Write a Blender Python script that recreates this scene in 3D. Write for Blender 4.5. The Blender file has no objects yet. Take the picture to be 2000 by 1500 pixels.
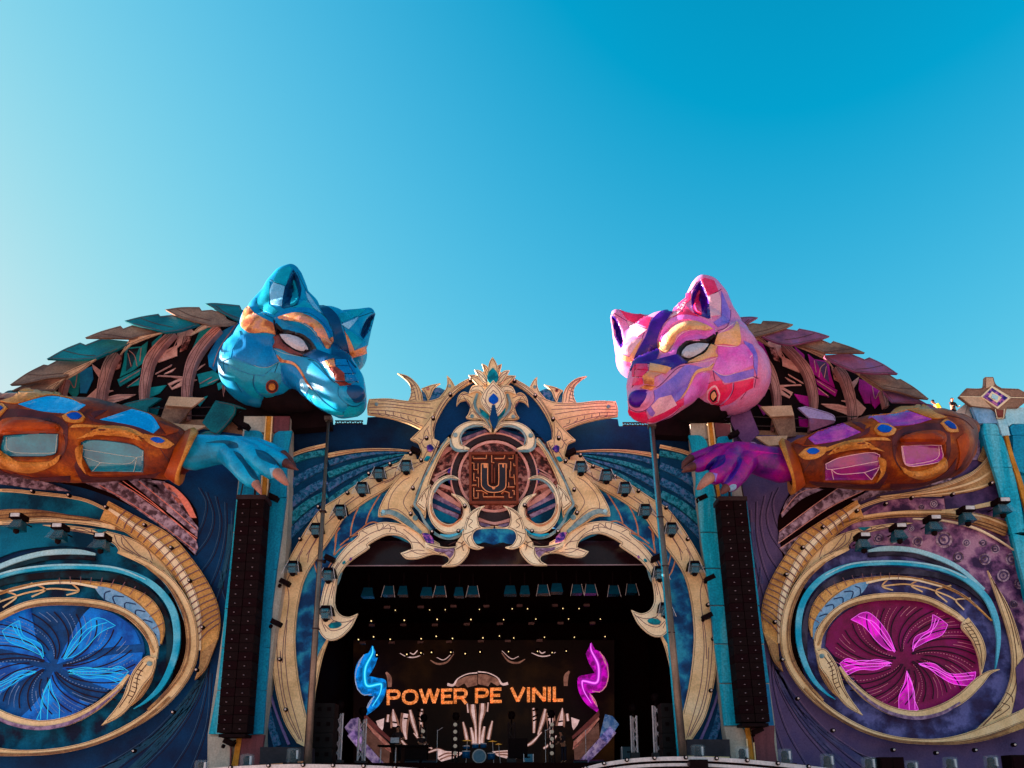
import bpy, bmesh, math, random
import numpy as np
from mathutils import Vector, Matrix
from mathutils.bvhtree import BVHTree
from mathutils.geometry import tessellate_polygon, delaunay_2d_cdt
R = math.radians
random.seed(7)
scn = bpy.context.scene
COL = scn.collection
# ---------------------------------------------------------------- camera
F, PITCH, CY = 1500.0, R(13.6), 1197.0
cam_d = bpy.data.cameras.new('camera')
cam = bpy.data.objects.new('camera', cam_d); COL.objects.link(cam)
cam.location = (0, 0, 1.7); cam.rotation_euler = (R(90) + PITCH, 0, 0)
cam_d.sensor_width = 36; cam_d.lens = 36 * F / 2000; cam_d.shift_y = (CY - 750) / 2000
cam_d.clip_start = .1; cam_d.clip_end = 5000
scn.camera = cam
# ---------------------------------------------------------------- sky, sun, exposure
SUN_EL, SUN_AZ = R(14), R(-76)          # azimuth measured from +Y towards +X
w = bpy.data.worlds.new('World'); scn.world = w; w.use_nodes = True
nt = w.node_tree; nt.nodes.clear()
sky = nt.nodes.new('ShaderNodeTexSky'); sky.sky_type = 'NISHITA'; sky.sun_disc = False
sky.sun_elevation = SUN_EL; sky.sun_rotation = SUN_AZ
sky.air_density = 1.0; sky.dust_density = 1.2; sky.ozone_density = 1.5; sky.altitude = 0
EXPO = 3.0
sep = nt.nodes.new('ShaderNodeSeparateColor'); cmb = nt.nodes.new('ShaderNodeCombineColor')
nt.links.new(sky.outputs[0], sep.inputs[0])
# film grade of the sky, the same everywhere on the dome: red lifts off late, green and blue roll off softly
def mnode(op, a, b=None):
    n = nt.nodes.new('ShaderNodeMath'); n.operation = op
    for i, v in enumerate((a, b)):
        if v is None: continue
        if isinstance(v, (int, float)): n.inputs[i].default_value = v
        else: nt.links.new(v, n.inputs[i])
    return n.outputs[0]
K = 1 / 2 ** EXPO / .05
r_ = mnode('MULTIPLY', mnode('MINIMUM', mnode('MAXIMUM', mnode('MULTIPLY', mnode('SUBTRACT', sep.outputs[0], .62), .35), .001), .95), K)
def roll(o, k, off, m):
    e = mnode('EXPONENT', mnode('MULTIPLY', mnode('MAXIMUM', mnode('SUBTRACT', mnode('MULTIPLY', o, k), off), .06), -1.0))
    return mnode('MULTIPLY', mnode('SUBTRACT', 1.0, e), m * K)
nt.links.new(r_, cmb.inputs[0]); nt.links.new(roll(sep.outputs[1], 1.12, .62, .86), cmb.inputs[1]); nt.links.new(roll(sep.outputs[2], 2.3, 2.65, .85), cmb.inputs[2])
bg = nt.nodes.new('ShaderNodeBackground'); bg.inputs['Strength'].default_value = .05
out = nt.nodes.new('ShaderNodeOutputWorld')
nt.links.new(cmb.outputs[0], bg.inputs[0]); nt.links.new(bg.outputs[0], out.inputs[0])
sd = bpy.data.lights.new('sun', 'SUN'); sd.energy = 5.0; sd.angle = R(.5); sd.color = (1, .86, .7)
sun = bpy.data.objects.new('sun', sd); COL.objects.link(sun)
SDIR = Vector((math.sin(SUN_AZ) * math.cos(SUN_EL), math.cos(SUN_AZ) * math.cos(SUN_EL), math.sin(SUN_EL)))
sun.rotation_euler = SDIR.to_track_quat('Z', 'Y').to_euler(); sun.location = SDIR * 80
scn.view_settings.view_transform = 'Standard'; scn.view_settings.look = 'None'
scn.view_settings.gamma = 1; scn.view_settings.use_curve_mapping = False
scn.view_settings.exposure = EXPO
scn.render.engine = 'CYCLES'
# ---------------------------------------------------------------- geometry helpers
CA, SA = math.cos(PITCH), math.sin(PITCH)
def ray(px, py):
    u = CY - py
    return Vector((px - 1000, F * CA - u * SA, F * SA + u * CA))
def P(px, py, Y):
    d = ray(px, py)
    return Vector((0, 0, 1.7)) + d * (Y / d.y)
def mpx(px, py, Y):                     # metres covered by one pixel of the photograph at that depth
    return Y / ray(px, py).y
class Fr:
    "a tracing frame: reads 'x,y x,y! x,y,w' measured in an enlarged crop (! = sharp corner)"
    def __init__(s, ox, oy, sc): s.ox, s.oy, s.sc = ox, oy, sc
    def __call__(s, t):
        o = []
        for k in t.split():
            sh = k.endswith('!'); v = [float(a) for a in k.rstrip('!').split(',')]
            o.append((s.ox + v[0] / s.sc, s.oy + v[1] / s.sc, sh, v[2] / s.sc if len(v) > 2 else 0))
        return o
PX = Fr(0, 0, 1)
C1 = Fr(400, 490, 4.1675); C2 = Fr(1150, 510, 4.1675); C3 = Fr(0, 570, 3.846); C4 = Fr(1400, 600, 3.3333)
C5 = Fr(700, 680, 3.4096); C6 = Fr(0, 920, 2.5862); C7 = Fr(1440, 900, 2.5); C8 = Fr(400, 800, 2.143)
D1 = Fr(600, 1050, 3.333); D2 = Fr(950, 1050, 3.333); D3 = Fr(1200, 820, 2.2059); D4 = Fr(700, 1230, 5.554)
D5 = Fr(940, 1230, 5.554); D6 = Fr(340, 820, 7.143); D7 = Fr(820, 820, 6.52); D8 = Fr(560, 1340, 9.375)
E1 = Fr(1840, 720, 3.947); E2 = Fr(340, 1380, 6.25); E3 = Fr(1300, 1380, 5.714); E4 = Fr(1640, 1380, 5.556)
E5 = Fr(1310, 840, 8); E6 = Fr(650, 1090, 6.452); E7 = Fr(0, 1340, 4.545); E8 = Fr(560, 800, 5.769)
def mapped(pts, f):
    if f is None: return pts
    o = []
    for p in pts:
        q = f(p[0], p[1]); o.append((q[0], q[1], p[2], p[3]))
    return o
def mirror(x, y):
    ax = 961 + min(max(.015 * (y - 730), -1), 5)
    k = min(abs(x - ax) / 200, 1)
    return 2 * ax - x, y + (6 - 13 * min(max((y - 730) / 470, 0), 1)) * k
def eye_left(x, y):                      # right wing -> left wing
    return 105 + (1765 - x) / .855, 1300 + (y - 1285) / .96
def tps(src, dst):
    a = np.array(src, float); b = np.array(dst, float); n = len(a)
    s = 300.0
    def U(r2): return np.where(r2 > 1e-12, r2 * np.log(r2 + 1e-12), 0)
    A = a / s
    K = U(((A[:, None] - A[None]) ** 2).sum(2)) + np.eye(n) * 1e-3
    Pm = np.hstack([np.ones((n, 1)), A])
    L = np.zeros((n + 3, n + 3)); L[:n, :n] = K; L[:n, n:] = Pm; L[n:, :n] = Pm.T
    W = np.linalg.solve(L, np.vstack([b, np.zeros((3, 2))]))
    def f(x, y):
        p = np.array([x, y]) / s
        u = U(((A - p) ** 2).sum(1))
        r = u @ W[:n] + W[n] + p[0] * W[n + 1] + p[1] * W[n + 2]
        return float(r[0]), float(r[1])
    return f
def pairs(fa, fb, t):
    s, d = [], []
    for k in t.split():
        a, b = k.split('>')
        p = fa(a)[0]; q = fb(b)[0]; s.append(p[:2]); d.append(q[:2])
    return s, d
def cr(p0, p1, p2, p3, t):
    return .5 * ((2 * p1) + (-p0 + p2) * t + (2 * p0 - 5 * p1 + 4 * p2 - p3) * t * t + (-p0 + 3 * p1 - 3 * p2 + p3) * t ** 3)
def smooth(pts, closed=True, n=5):
    "Catmull-Rom through the soft points; returns arrays (x, y, w)"
    m = len(pts); v = [np.array((p[0], p[1], p[3])) for p in pts]; sh = [p[2] for p in pts]
    o = []
    for i in range(m if closed else m - 1):
        j = (i + 1) % m
        if sh[i] and sh[j]: o.append(v[i]); continue
        a = v[i - 1] if (closed or i > 0) and not sh[i] else 2 * v[i] - v[j]
        b = v[(j + 1) % m] if (closed or j < m - 1) and not sh[j] else 2 * v[j] - v[i]
        if sh[i]: a = v[i] * 1.0 - (v[j] - v[i]) * .3
        if sh[j]: b = v[j] * 1.0 + (v[j] - v[i]) * .3
        for k in range(n): o.append(cr(a, v[i], v[j], b, k / n))
    if not closed: o.append(v[-1])
    return o
def dedupe(o, eps=.15):
    r = []
    for p in o:
        if not r or (abs(p[0] - r[-1][0]) + abs(p[1] - r[-1][1])) > eps: r.append(p)
    while len(r) > 3 and (abs(r[0][0] - r[-1][0]) + abs(r[0][1] - r[-1][1])) < eps: r.pop()
    return r
BASE = {}                                # object name -> world position of its thing's base
def tag(o, label=None, cat=None, group=None, kind=None):
    if label: o['label'] = label
    if cat: o['category'] = cat
    if group: o['group'] = group
    if kind: o['kind'] = kind
    return o
def thing(name, label, cat, loc=(0, 0, 0), group=None):
    o = bpy.data.objects.new(name, None); COL.objects.link(o); o.location = loc; o.empty_display_size = .3
    BASE[o.name] = Vector(loc)
    return tag(o, label, cat, group)
def link(name, me, parent=None, mats=None, smooth_shade=False):
    o = bpy.data.objects.new(name, me); COL.objects.link(o)
    if mats:
        for m_ in (mats if isinstance(mats, (list, tuple)) else [mats]): me.materials.append(m_)
    if parent is not None:
        o.parent = parent; BASE[o.name] = BASE[parent.name]
    else: BASE[o.name] = Vector((0, 0, 0))
    if smooth_shade: me.polygons.foreach_set('use_smooth', [True] * len(me.polygons))
    return o
def mk(name, verts, faces, mat, parent=None, sm=False):
    b = BASE[parent.name] if parent is not None else Vector((0, 0, 0))
    me = bpy.data.meshes.new(name); me.from_pydata([tuple(Vector(v) - b) for v in verts], [], faces); me.update()
    return link(name, me, parent, mat, sm)
OUTLINED = set()
def inset_lines(q, d):
    n = len(q); A = sum(q[i][0] * q[(i + 1) % n][1] - q[(i + 1) % n][0] * q[i][1] for i in range(n)); sg = 1 if A > 0 else -1
    px, py = [], []
    for i in range(n):
        a, b = q[i - 1], q[(i + 1) % n]; dx, dy = b[0] - a[0], b[1] - a[1]; l = math.hypot(dx, dy) or 1
        px.append(q[i][0] - dy / l * d * sg); py.append(q[i][1] + dx / l * d * sg)
    ok = soft_inside(np.array(px), np.array(py), q, d * .8) > .97
    runs, cur = [], []
    for i in list(range(n)) + [0]:
        if ok[i]: cur.append((px[i], py[i], True, 0))
        else:
            if len(cur) > 2: runs.append(cur)
            cur = []
    if len(cur) > 2: runs.append(cur)
    return runs
class Acc:
    def __init__(s): s.v, s.f = [], []
    def add(s, v, f):
        n = len(s.v); s.v += [Vector(a) for a in v]; s.f += [tuple(i + n for i in q) for q in f]; return s
    def box(s, c, h, rot=None):
        v = []
        for x in (-1, 1):
            for y in (-1, 1):
                for z in (-1, 1):
                    p = Vector((x * h[0], y * h[1], z * h[2]))
                    if rot: p = rot @ p
                    v.append(Vector(c) + p)
        return s.add(v, [(0, 1, 3, 2), (4, 6, 7, 5), (0, 4, 5, 1), (2, 3, 7, 6), (0, 2, 6, 4), (1, 5, 7, 3)])
    def tube(s, pts, r, n=6, r2=None, cap=True):
        pts = [Vector(p) for p in pts]; m = len(pts); v = []; f = []
        for i, p in enumerate(pts):
            t = (pts[min(i + 1, m - 1)] - pts[max(i - 1, 0)])
            t = t.normalized() if t.length > 1e-6 else Vector((0, 0, 1))
            u = t.cross(Vector((0, 1, 0)) if abs(t.y) < .9 else Vector((1, 0, 0))).normalized(); q = t.cross(u)
            rr = r + ((r2 - r) * i / (m - 1) if r2 is not None and m > 1 else 0)
            for k in range(n):
                a = 2 * math.pi * (k + .5) / n; v.append(p + (u * math.cos(a) + q * math.sin(a)) * rr)
        for i in range(m - 1):
            for k in range(n):
                f.append((i * n + k, i * n + (k + 1) % n, (i + 1) * n + (k + 1) % n, (i + 1) * n + k))
        if cap: f += [tuple(range(n))[::-1], tuple((m - 1) * n + k for k in range(n))]
        return s.add(v, f)
    def lathe(s, c, prof, n=16, axis='Z'):
        v = []; f = []
        for (rr, h) in prof:
            for k in range(n):
                a = 2 * math.pi * k / n; x, y = rr * math.cos(a), rr * math.sin(a)
                v.append(Vector(c) + (Vector((x, y, h)) if axis == 'Z' else Vector((x, h, y))))
        for i in range(len(prof) - 1):
            for k in range(n): f.append((i * n + k, i * n + (k + 1) % n, (i + 1) * n + (k + 1) % n, (i + 1) * n + k))
        return s.add(v, f)
    def build(s, name, mat, parent=None, sm=False): return mk(name, s.v, s.f, mat, parent, sm)
def yf(Y): return Y if callable(Y) else (lambda x, y: Y)
def plate(name, pts, Y, mat, parent=None, th=.07, holes=(), f=None, n=5, acc=None):
    "a cut-out board: traced outline, own distance, real thickness"
    Yf = yf(Y); loops = []
    for L in [pts] + list(holes):
        q = smooth(pts=L, n=n) if len(L[0]) > 3 else L
        q = dedupe([(a[0], a[1]) for a in q])
        if f: q = [f(a[0], a[1]) for a in q]
        loops.append(q)
    tris = tessellate_polygon([[Vector((a[0], a[1], 0)) for a in L] for L in loops])
    flat = [a for L in loops for a in L]; m = len(flat)
    fr = [P(a[0], a[1], Yf(a[0], a[1])) for a in flat]; bk = [p + Vector((0, th, 0)) for p in fr]
    faces = []
    for t in tris:
        a, b, c = (fr[i] for i in t)
        ny = ((b - a).cross(c - a)).y
        t = tuple(t) if ny < 0 else tuple(t)[::-1]
        faces.append(t); faces.append(tuple(i + m for i in t[::-1]))
    k = 0
    for L in loops:
        c = len(L)
        for i in range(c): faces.append((k + i, k + (i + 1) % c, m + k + (i + 1) % c, m + k + i))
        k += c
    if acc is not None: acc.add(fr + bk, faces); return
    o = mk(name, fr + bk, faces, mat, parent)
    if mat is not None and mat.name in OUTLINED and parent is not None:
        L = [r for lp in loops[:1] for r in inset_lines(lp, 1.9)]
        if L: lines('outline', L, lambda x, y: Yf(x, y) - .002, MATS['soft_line_ink'], o if parent.parent is None else parent, .95, n=1)
    return o
def ribbon_pts(pts, n=5):
    q = smooth(pts, False, n); L, Rr = [], []
    for i, p in enumerate(q):
        a = q[max(i - 1, 0)]; b = q[min(i + 1, len(q) - 1)]
        d = np.array((b[0] - a[0], b[1] - a[1])); l = math.hypot(*d) or 1; nx, ny = -d[1] / l, d[0] / l
        h = p[2] / 2
        L.append((p[0] + nx * h, p[1] + ny * h)); Rr.append((p[0] - nx * h, p[1] - ny * h))
    return L, Rr
def band(name, pts, Y, mat, parent=None, th=.07, f=None, n=5, acc=None):
    "a board that follows a centre line with changing width"
    Yf = yf(Y); L, Rr = ribbon_pts(pts, n)
    if f: L = [f(*a) for a in L]; Rr = [f(*a) for a in Rr]
    m = len(L); v = [P(a[0], a[1], Yf(*a)) for a in L] + [P(a[0], a[1], Yf(*a)) for a in Rr]
    v += [p + Vector((0, th, 0)) for p in v]; fa = []
    for i in range(m - 1):
        fa.append((i, i + 1, m + i + 1, m + i)); fa.append((2 * m + i, 3 * m + i, 3 * m + i + 1, 2 * m + i + 1))
        fa.append((i, 2 * m + i, 2 * m + i + 1, i + 1)); fa.append((m + i, m + i + 1, 3 * m + i + 1, 3 * m + i))
    fa += [(0, m, 3 * m, 2 * m), (m - 1, 3 * m - 1, 4 * m - 1, 2 * m - 1)]
    # make the front face the camera
    a, b, c = v[0], v[1], v[m + 1]
    if ((b - a).cross(c - a)).y > 0: fa = [q[::-1] for q in fa]
    if acc is not None: acc.add(v, fa); return
    o = mk(name, v, fa, mat, parent)
    if mat is not None and mat.name in OUTLINED and parent is not None and max(a[3] for a in pts) > 5:
        q = [(a[0], a[1]) for a in (L[2:-2] + Rr[2:-2][::-1])]
        if len(q) > 6:
            r = inset_lines(q, 1.6)
            if r: lines('outline', r, lambda x, y: Yf(x, y) - .002, MATS['soft_line_ink'], o if parent.parent is None else parent, .9, n=1)
    return o
def lines(name, strokes, Y, mat, parent, w=1.6, f=None, n=5):
    "drawn line-work: one mesh of thin strips lying 6 mm proud of a board"
    acc = Acc(); Yf = yf(Y)
    for s in strokes:
        s = [(a[0], a[1], a[2], a[3] or w) for a in s]
        L, Rr = ribbon_pts(s, n)
        if f: L = [f(*a) for a in L]; Rr = [f(*a) for a in Rr]
        m = len(L); v = [P(a[0], a[1], Yf(*a) - .006) for a in L + Rr]
        acc.add(v, [(i, i + 1, m + i + 1, m + i) for i in range(m - 1)])
    return tag(acc.build(name, mat, parent), kind='stuff')
def ell(cx, cy, rx, ry, a0=0, a1=360, n=40, rot=0, w=0):
    o = []
    for i in range(n + (0 if a1 - a0 == 360 else 1)):
        a = R(a0 + (a1 - a0) * i / n); x, y = rx * math.cos(a), ry * math.sin(a); c, s = math.cos(R(rot)), math.sin(R(rot))
        o.append((cx + x * c - y * s, cy + x * s + y * c, True, w))
    return o
def disc(name, cx, cy, rx, ry, Y, mat, parent=None, th=.05, rot=0, f=None, n=28, acc=None):
    return plate(name, ell(cx, cy, rx, ry, n=n, rot=rot), Y, mat, parent, th, f=f, acc=acc)
# ---- sculpted volumes
def blob(name, prims, mat, parent=None, voxel=.07, sm=8, f=None, k=1.0, relief=()):
    "union of (px,py,Y,r_px[,depth squash]) balls, strung along chains, remeshed into one smooth skin"
    bm = bmesh.new(); tmp = bmesh.new(); bmesh.ops.create_icosphere(tmp, subdivisions=3, radius=1)
    tv = [v.co.copy() for v in tmp.verts]; tf = [[v.index for v in q.verts] for q in tmp.faces]; tmp.free()
    V, Fc = [], []
    def ball(p, r, sq):
        n0 = len(V)
        for c in tv: V.append((p.x + c.x * r, p.y + c.y * r * sq, p.z + c.z * r))
        for q in tf: Fc.append([i + n0 for i in q])
    for ch in prims:
        pr = None
        for a in ch:
            x, y = (f(a[0], a[1]) if f else (a[0], a[1])); sq = a[4] if len(a) > 4 else 1
            c = P(x, y, a[2]), a[3] * k * mpx(x, y, a[2]), sq
            if pr is None: ball(*c)
            else:
                d = (c[0] - pr[0]).length; m = max(1, int(d / (.22 * max(min(c[1], pr[1]), .04))) + 1)
                for i in range(1, m + 1):
                    t = i / m; ball(pr[0].lerp(c[0], t), pr[1] + (c[1] - pr[1]) * t, pr[2] + (c[2] - pr[2]) * t)
            pr = c
    me = bpy.data.meshes.new('tmp'); me.from_pydata(V, [], Fc); bm.free()
    o = bpy.data.objects.new('tmp', me); COL.objects.link(o)
    r_ = o.modifiers.new('r', 'REMESH'); r_.mode = 'VOXEL'; r_.voxel_size = voxel
    if sm:
        s_ = o.modifiers.new('s', 'SMOOTH'); s_.factor = .5; s_.iterations = sm
    dg = bpy.context.evaluated_depsgraph_get(); e = o.evaluated_get(dg)
    m2 = bpy.data.meshes.new_from_object(e); bpy.data.objects.remove(o); bpy.data.meshes.remove(me)
    m2.name = name; m2.materials.clear()
    co = np.zeros(len(m2.vertices) * 3); m2.vertices.foreach_get('co', co); co = co.reshape(-1, 3)
    no = np.zeros(len(m2.vertices) * 3); m2.vertices.foreach_get('normal', no); no = no.reshape(-1, 3)
    if relief:
        rel = co - np.array((0, 0, 1.7)); u = rel[:, 1] * CA + rel[:, 2] * SA; up = -rel[:, 1] * SA + rel[:, 2] * CA
        px = 1000 + F * rel[:, 0] / u; py = CY - F * up / u
        vd = rel / np.linalg.norm(rel, axis=1)[:, None]; front = (no * vd).sum(1) < 0.05
        for (poly, dep, fall) in relief:
            q = [(a[0], a[1]) for a in smooth(mapped(poly, f), n=4)]
            w_ = soft_inside(px, py, q, fall) * front
            co += vd * (-dep * w_)[:, None]       # positive = bulges towards the viewer's side
    b = BASE[parent.name] if parent is not None else Vector((0, 0, 0))
    me3 = m2; bvh_co = [Vector(c) for c in co]; polys = [tuple(p.vertices) for p in me3.polygons]
    bvh = BVHTree.FromPolygons(bvh_co, polys)
    me3.vertices.foreach_set('co', (co - np.array(b)).ravel()); me3.update()
    ob = link(name, me3, parent, mat, True)
    return ob, bvh
def soft_inside(px, py, poly, fall):
    n = len(poly); ins = np.zeros(len(px), bool); dm = np.full(len(px), 1e9)
    for i in range(n):
        x1, y1 = poly[i]; x2, y2 = poly[(i + 1) % n]
        c = ((y1 > py) != (y2 > py)) & (px < (x2 - x1) * (py - y1) / ((y2 - y1) or 1e-9) + x1); ins ^= c
        dx, dy = x2 - x1, y2 - y1; L = dx * dx + dy * dy or 1e-9
        t = np.clip(((px - x1) * dx + (py - y1) * dy) / L, 0, 1)
        dm = np.minimum(dm, np.hypot(px - x1 - t * dx, py - y1 - t * dy))
    t = np.clip(dm / fall, 0, 1)
    return np.where(ins, t * t * (3 - 2 * t), 0)
CAMP = Vector((0, 0, 1.7))
def hit(bvh, x, y, Yd):
    d = ray(x, y).normalized(); h = bvh.ray_cast(CAMP, d)
    if h[0] is None or h[0].y > Yd[0] + 2.5:
        h = bvh.find_nearest(P(x, y, Yd[0]))
    else: Yd[0] = Yd[0] * .7 + h[0].y * .3
    nn = h[1]
    if nn.dot(d) > 0: nn = -nn
    return h[0], nn
def panel(name, pts, bvh, mat, parent, off=.025, f=None, step=3.2, Y=28.5, n=4):
    "a skin panel fitted to a sculpted surface, standing slightly proud with a turned-down edge"
    q = dedupe([(a[0], a[1]) for a in smooth(mapped(pts, f), n=n)], .5)
    # even out the outline
    o = []
    for i, a in enumerate(q):
        b = q[(i + 1) % len(q)]; m = max(1, int(math.hypot(b[0] - a[0], b[1] - a[1]) / step))
        for k in range(m): o.append((a[0] + (b[0] - a[0]) * k / m, a[1] + (b[1] - a[1]) * k / m))
    q = o; x0 = min(a[0] for a in q); x1 = max(a[0] for a in q); y0 = min(a[1] for a in q); y1 = max(a[1] for a in q)
    gx, gy = np.meshgrid(np.arange(x0, x1, step), np.arange(y0, y1, step)); gx = gx.ravel(); gy = gy.ravel()
    s = soft_inside(gx, gy, q, step * .7) > .99 if len(gx) else []
    pts2 = [Vector(a) for a in q] + [Vector((a, b)) for a, b, k in zip(gx, gy, s) if k]
    m = len(q)
    V, _, Fc, _, _, _ = delaunay_2d_cdt(pts2, [(i, (i + 1) % m) for i in range(m)], [], 1, 1e-4)
    ins = []; Yd = [Y]; V3 = []; N3 = []
    cx, cy = sum(a[0] for a in q) / m, sum(a[1] for a in q) / m
    h0 = bvh.ray_cast(CAMP, ray(cx, cy).normalized())
    if h0[0] is not None: Yd = [h0[0].y]
    for v in V:
        h, nn = hit(bvh, v[0], v[1], Yd); V3.append(h + nn * off); N3.append(nn)
    fa = []
    if len(Fc):
        cxs = np.array([sum(V[i][0] for i in t) / len(t) for t in Fc]); cys = np.array([sum(V[i][1] for i in t) / len(t) for t in Fc])
        ok = soft_inside(cxs, cys, q, 1e-3) > .5
        for t, k in zip(Fc, ok):
            if not k: continue
            a, b, c = (V3[i] for i in t[:3]); g = (b - a).cross(c - a)
            if (max((a - b).length, (b - c).length, (c - a).length)) > 1.4: continue
            fa.append(tuple(t) if g.dot(N3[t[0]]) > 0 else tuple(t)[::-1])
    # edge skirt
    cnt = {}
    for t in fa:
        for i in range(len(t)):
            e = (t[i], t[(i + 1) % len(t)]); cnt[e] = 1
    rim = [e for e in cnt if (e[1], e[0]) not in cnt]; base = len(V3); idx = {}
    for a, b in rim:
        for i in (a, b):
            if i not in idx: idx[i] = len(V3); V3.append(V3[i] - N3[i] * (off + .03))
    for a, b in rim: fa.append((b, a, idx[a], idx[b]))
    return mk(name, V3, fa, mat, parent)
def seams(name, strokes, bvh, mat, parent, r=.02, f=None, off=.004, n=5, Y=28.5):
    acc = Acc()
    for s in strokes:
        q = smooth(mapped(s, f), False, n); Yd = [Y]; pts = []
        for a in q:
            h, nn = hit(bvh, a[0], a[1], Yd); p = h + nn * off
            if pts and (p - pts[-1]).length > 1.0: break
            pts.append(p)
        if len(pts) > 1: acc.tube(pts, r, 4)
    return tag(acc.build(name, mat, parent), kind='stuff')
# ---------------------------------------------------------------- materials
MATS = {}
def M(name, c1, c2=None, c3=None, scale=2.0, rough=.6, kind='noise', bump=.15, metal=0, emit=0, spec=.16, grain=.12, stretch=None, coat=0):
    if name in MATS: return MATS[name]
    c2 = c2 or tuple(min(1, c * 1.22) for c in c1)
    def vivid(c):
        l = sum(c) / 3; return tuple(min(.92, max(.002, (l + (v - l) * 1.18) * g)) for v, g in zip(c, (1.05, .885, 1.0)))
    c1, c2, c3 = vivid(c1), vivid(c2), (vivid(c3) if c3 else None)
    m = bpy.data.materials.new(name); m.use_nodes = True; nt = m.node_tree; N = nt.nodes; L = nt.links
    b = N['Principled BSDF']; b.inputs['Roughness'].default_value = rough; b.inputs['Metallic'].default_value = metal
    b.inputs['Specular IOR Level'].default_value = spec; b.inputs['Coat Weight'].default_value = coat
    tc = N.new('ShaderNodeTexCoord'); mp = N.new('ShaderNodeMapping'); L.new(tc.outputs['Object'], mp.inputs[0])
    if stretch: mp.inputs['Scale'].default_value = stretch
    no = N.new('ShaderNodeTexNoise'); no.inputs['Scale'].default_value = scale; no.inputs['Detail'].default_value = 8
    no.inputs['Roughness'].default_value = .62; L.new(mp.outputs[0], no.inputs['Vector']); fac = no.outputs['Fac']
    if kind in ('mottle', 'cracks'):
        vo = N.new('ShaderNodeTexVoronoi'); vo.inputs['Scale'].default_value = scale * (1.6 if kind == 'mottle' else 1)
        vo.feature = 'F1' if kind == 'mottle' else 'DISTANCE_TO_EDGE'
        ad = N.new('ShaderNodeMix'); ad.data_type = 'VECTOR'; ad.inputs[0].default_value = .35
        L.new(mp.outputs[0], ad.inputs[4]); L.new(no.outputs['Color'], ad.inputs[5]); L.new(ad.outputs[1], vo.inputs['Vector'])
        mm = N.new('ShaderNodeMath'); mm.operation = 'ADD'; mm.use_clamp = True
        if kind == 'mottle':
            m2 = N.new('ShaderNodeMath'); m2.operation = 'MULTIPLY_ADD'; m2.inputs[1].default_value = .7; m2.inputs[2].default_value = -.22
            L.new(vo.outputs['Distance'], m2.inputs[0]); L.new(m2.outputs[0], mm.inputs[0])
            m3 = N.new('ShaderNodeMath'); m3.operation = 'MULTIPLY_ADD'; m3.inputs[1].default_value = 1.6; m3.inputs[2].default_value = -.45
            L.new(no.outputs['Fac'], m3.inputs[0]); L.new(m3.outputs[0], mm.inputs[1]); fac = mm.outputs[0]
        else:
            m2 = N.new('ShaderNodeMath'); m2.operation = 'MULTIPLY'; m2.use_clamp = True; m2.inputs[1].default_value = 9
            L.new(vo.outputs['Distance'], m2.inputs[0]); fac = m2.outputs[0]
    if kind == 'waves':
        wv = N.new('ShaderNodeTexWave'); wv.inputs['Scale'].default_value = scale; wv.inputs['Distortion'].default_value = 9
        wv.inputs['Detail'].default_value = 3; wv.inputs['Detail Scale'].default_value = 1.2; L.new(mp.outputs[0], wv.inputs[0]); fac = wv.outputs['Fac']
    rp = N.new('ShaderNodeValToRGB'); e = rp.color_ramp.elements
    if c3:
        e[0].position = .3; e[1].position = .72; k = e.new(.5); k.color = (*c2, 1); e[0].color = (*c1, 1); e[-1].color = (*c3, 1)
    else:
        e[0].position = .34; e[1].position = .68; e[0].color = (*c1, 1); e[1].color = (*c2, 1)
    L.new(fac, rp.inputs[0]); col = rp.outputs[0]
    if grain:
        g = N.new('ShaderNodeTexNoise'); g.inputs['Scale'].default_value = 14; g.inputs['Detail'].default_value = 6; L.new(tc.outputs['Object'], g.inputs['Vector'])
        mr = N.new('ShaderNodeMapRange'); mr.inputs[1].default_value = .3; mr.inputs[2].default_value = .7
        mr.inputs[3].default_value = 1 - grain * 1.6; mr.inputs[4].default_value = 1 + grain; L.new(g.outputs['Fac'], mr.inputs[0])
        mx = N.new('ShaderNodeVectorMath'); mx.operation = 'SCALE'; L.new(col, mx.inputs[0]); L.new(mr.outputs[0], mx.inputs['Scale']); col = mx.outputs[0]
    L.new(col, b.inputs['Base Color'])
    if emit: L.new(col, b.inputs['Emission Color']); b.inputs['Emission Strength'].default_value = emit * 2 ** (1.5 - EXPO)
    if bump:
        bp = N.new('ShaderNodeBump'); bp.inputs['Strength'].default_value = bump; bp.inputs['Distance'].default_value = .08
        L.new(no.outputs['Fac'], bp.inputs['Height']); L.new(bp.outputs[0], b.inputs['Normal'])
    MATS[name] = m; return m
def glow(name, c, s):
    if name in MATS: return MATS[name]
    m = bpy.data.materials.new(name); m.use_nodes = True; b = m.node_tree.nodes['Principled BSDF']
    b.inputs['Base Color'].default_value = (*[x * .3 for x in c], 1); b.inputs['Emission Color'].default_value = (*c, 1); b.inputs['Emission Strength'].default_value = s * 2 ** (1.5 - EXPO)
    MATS[name] = m; return m
def glassy(name, c, a=.35):
    m = bpy.data.materials.new(name); m.use_nodes = True; N = m.node_tree.nodes; L = m.node_tree.links
    b = N['Principled BSDF']; b.inputs['Base Color'].default_value = (*c, 1); b.inputs['Roughness'].default_value = .12
    b.inputs['Alpha'].default_value = a; MATS[name] = m; return m
def grp(fn, lab): return fn, lab
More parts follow.
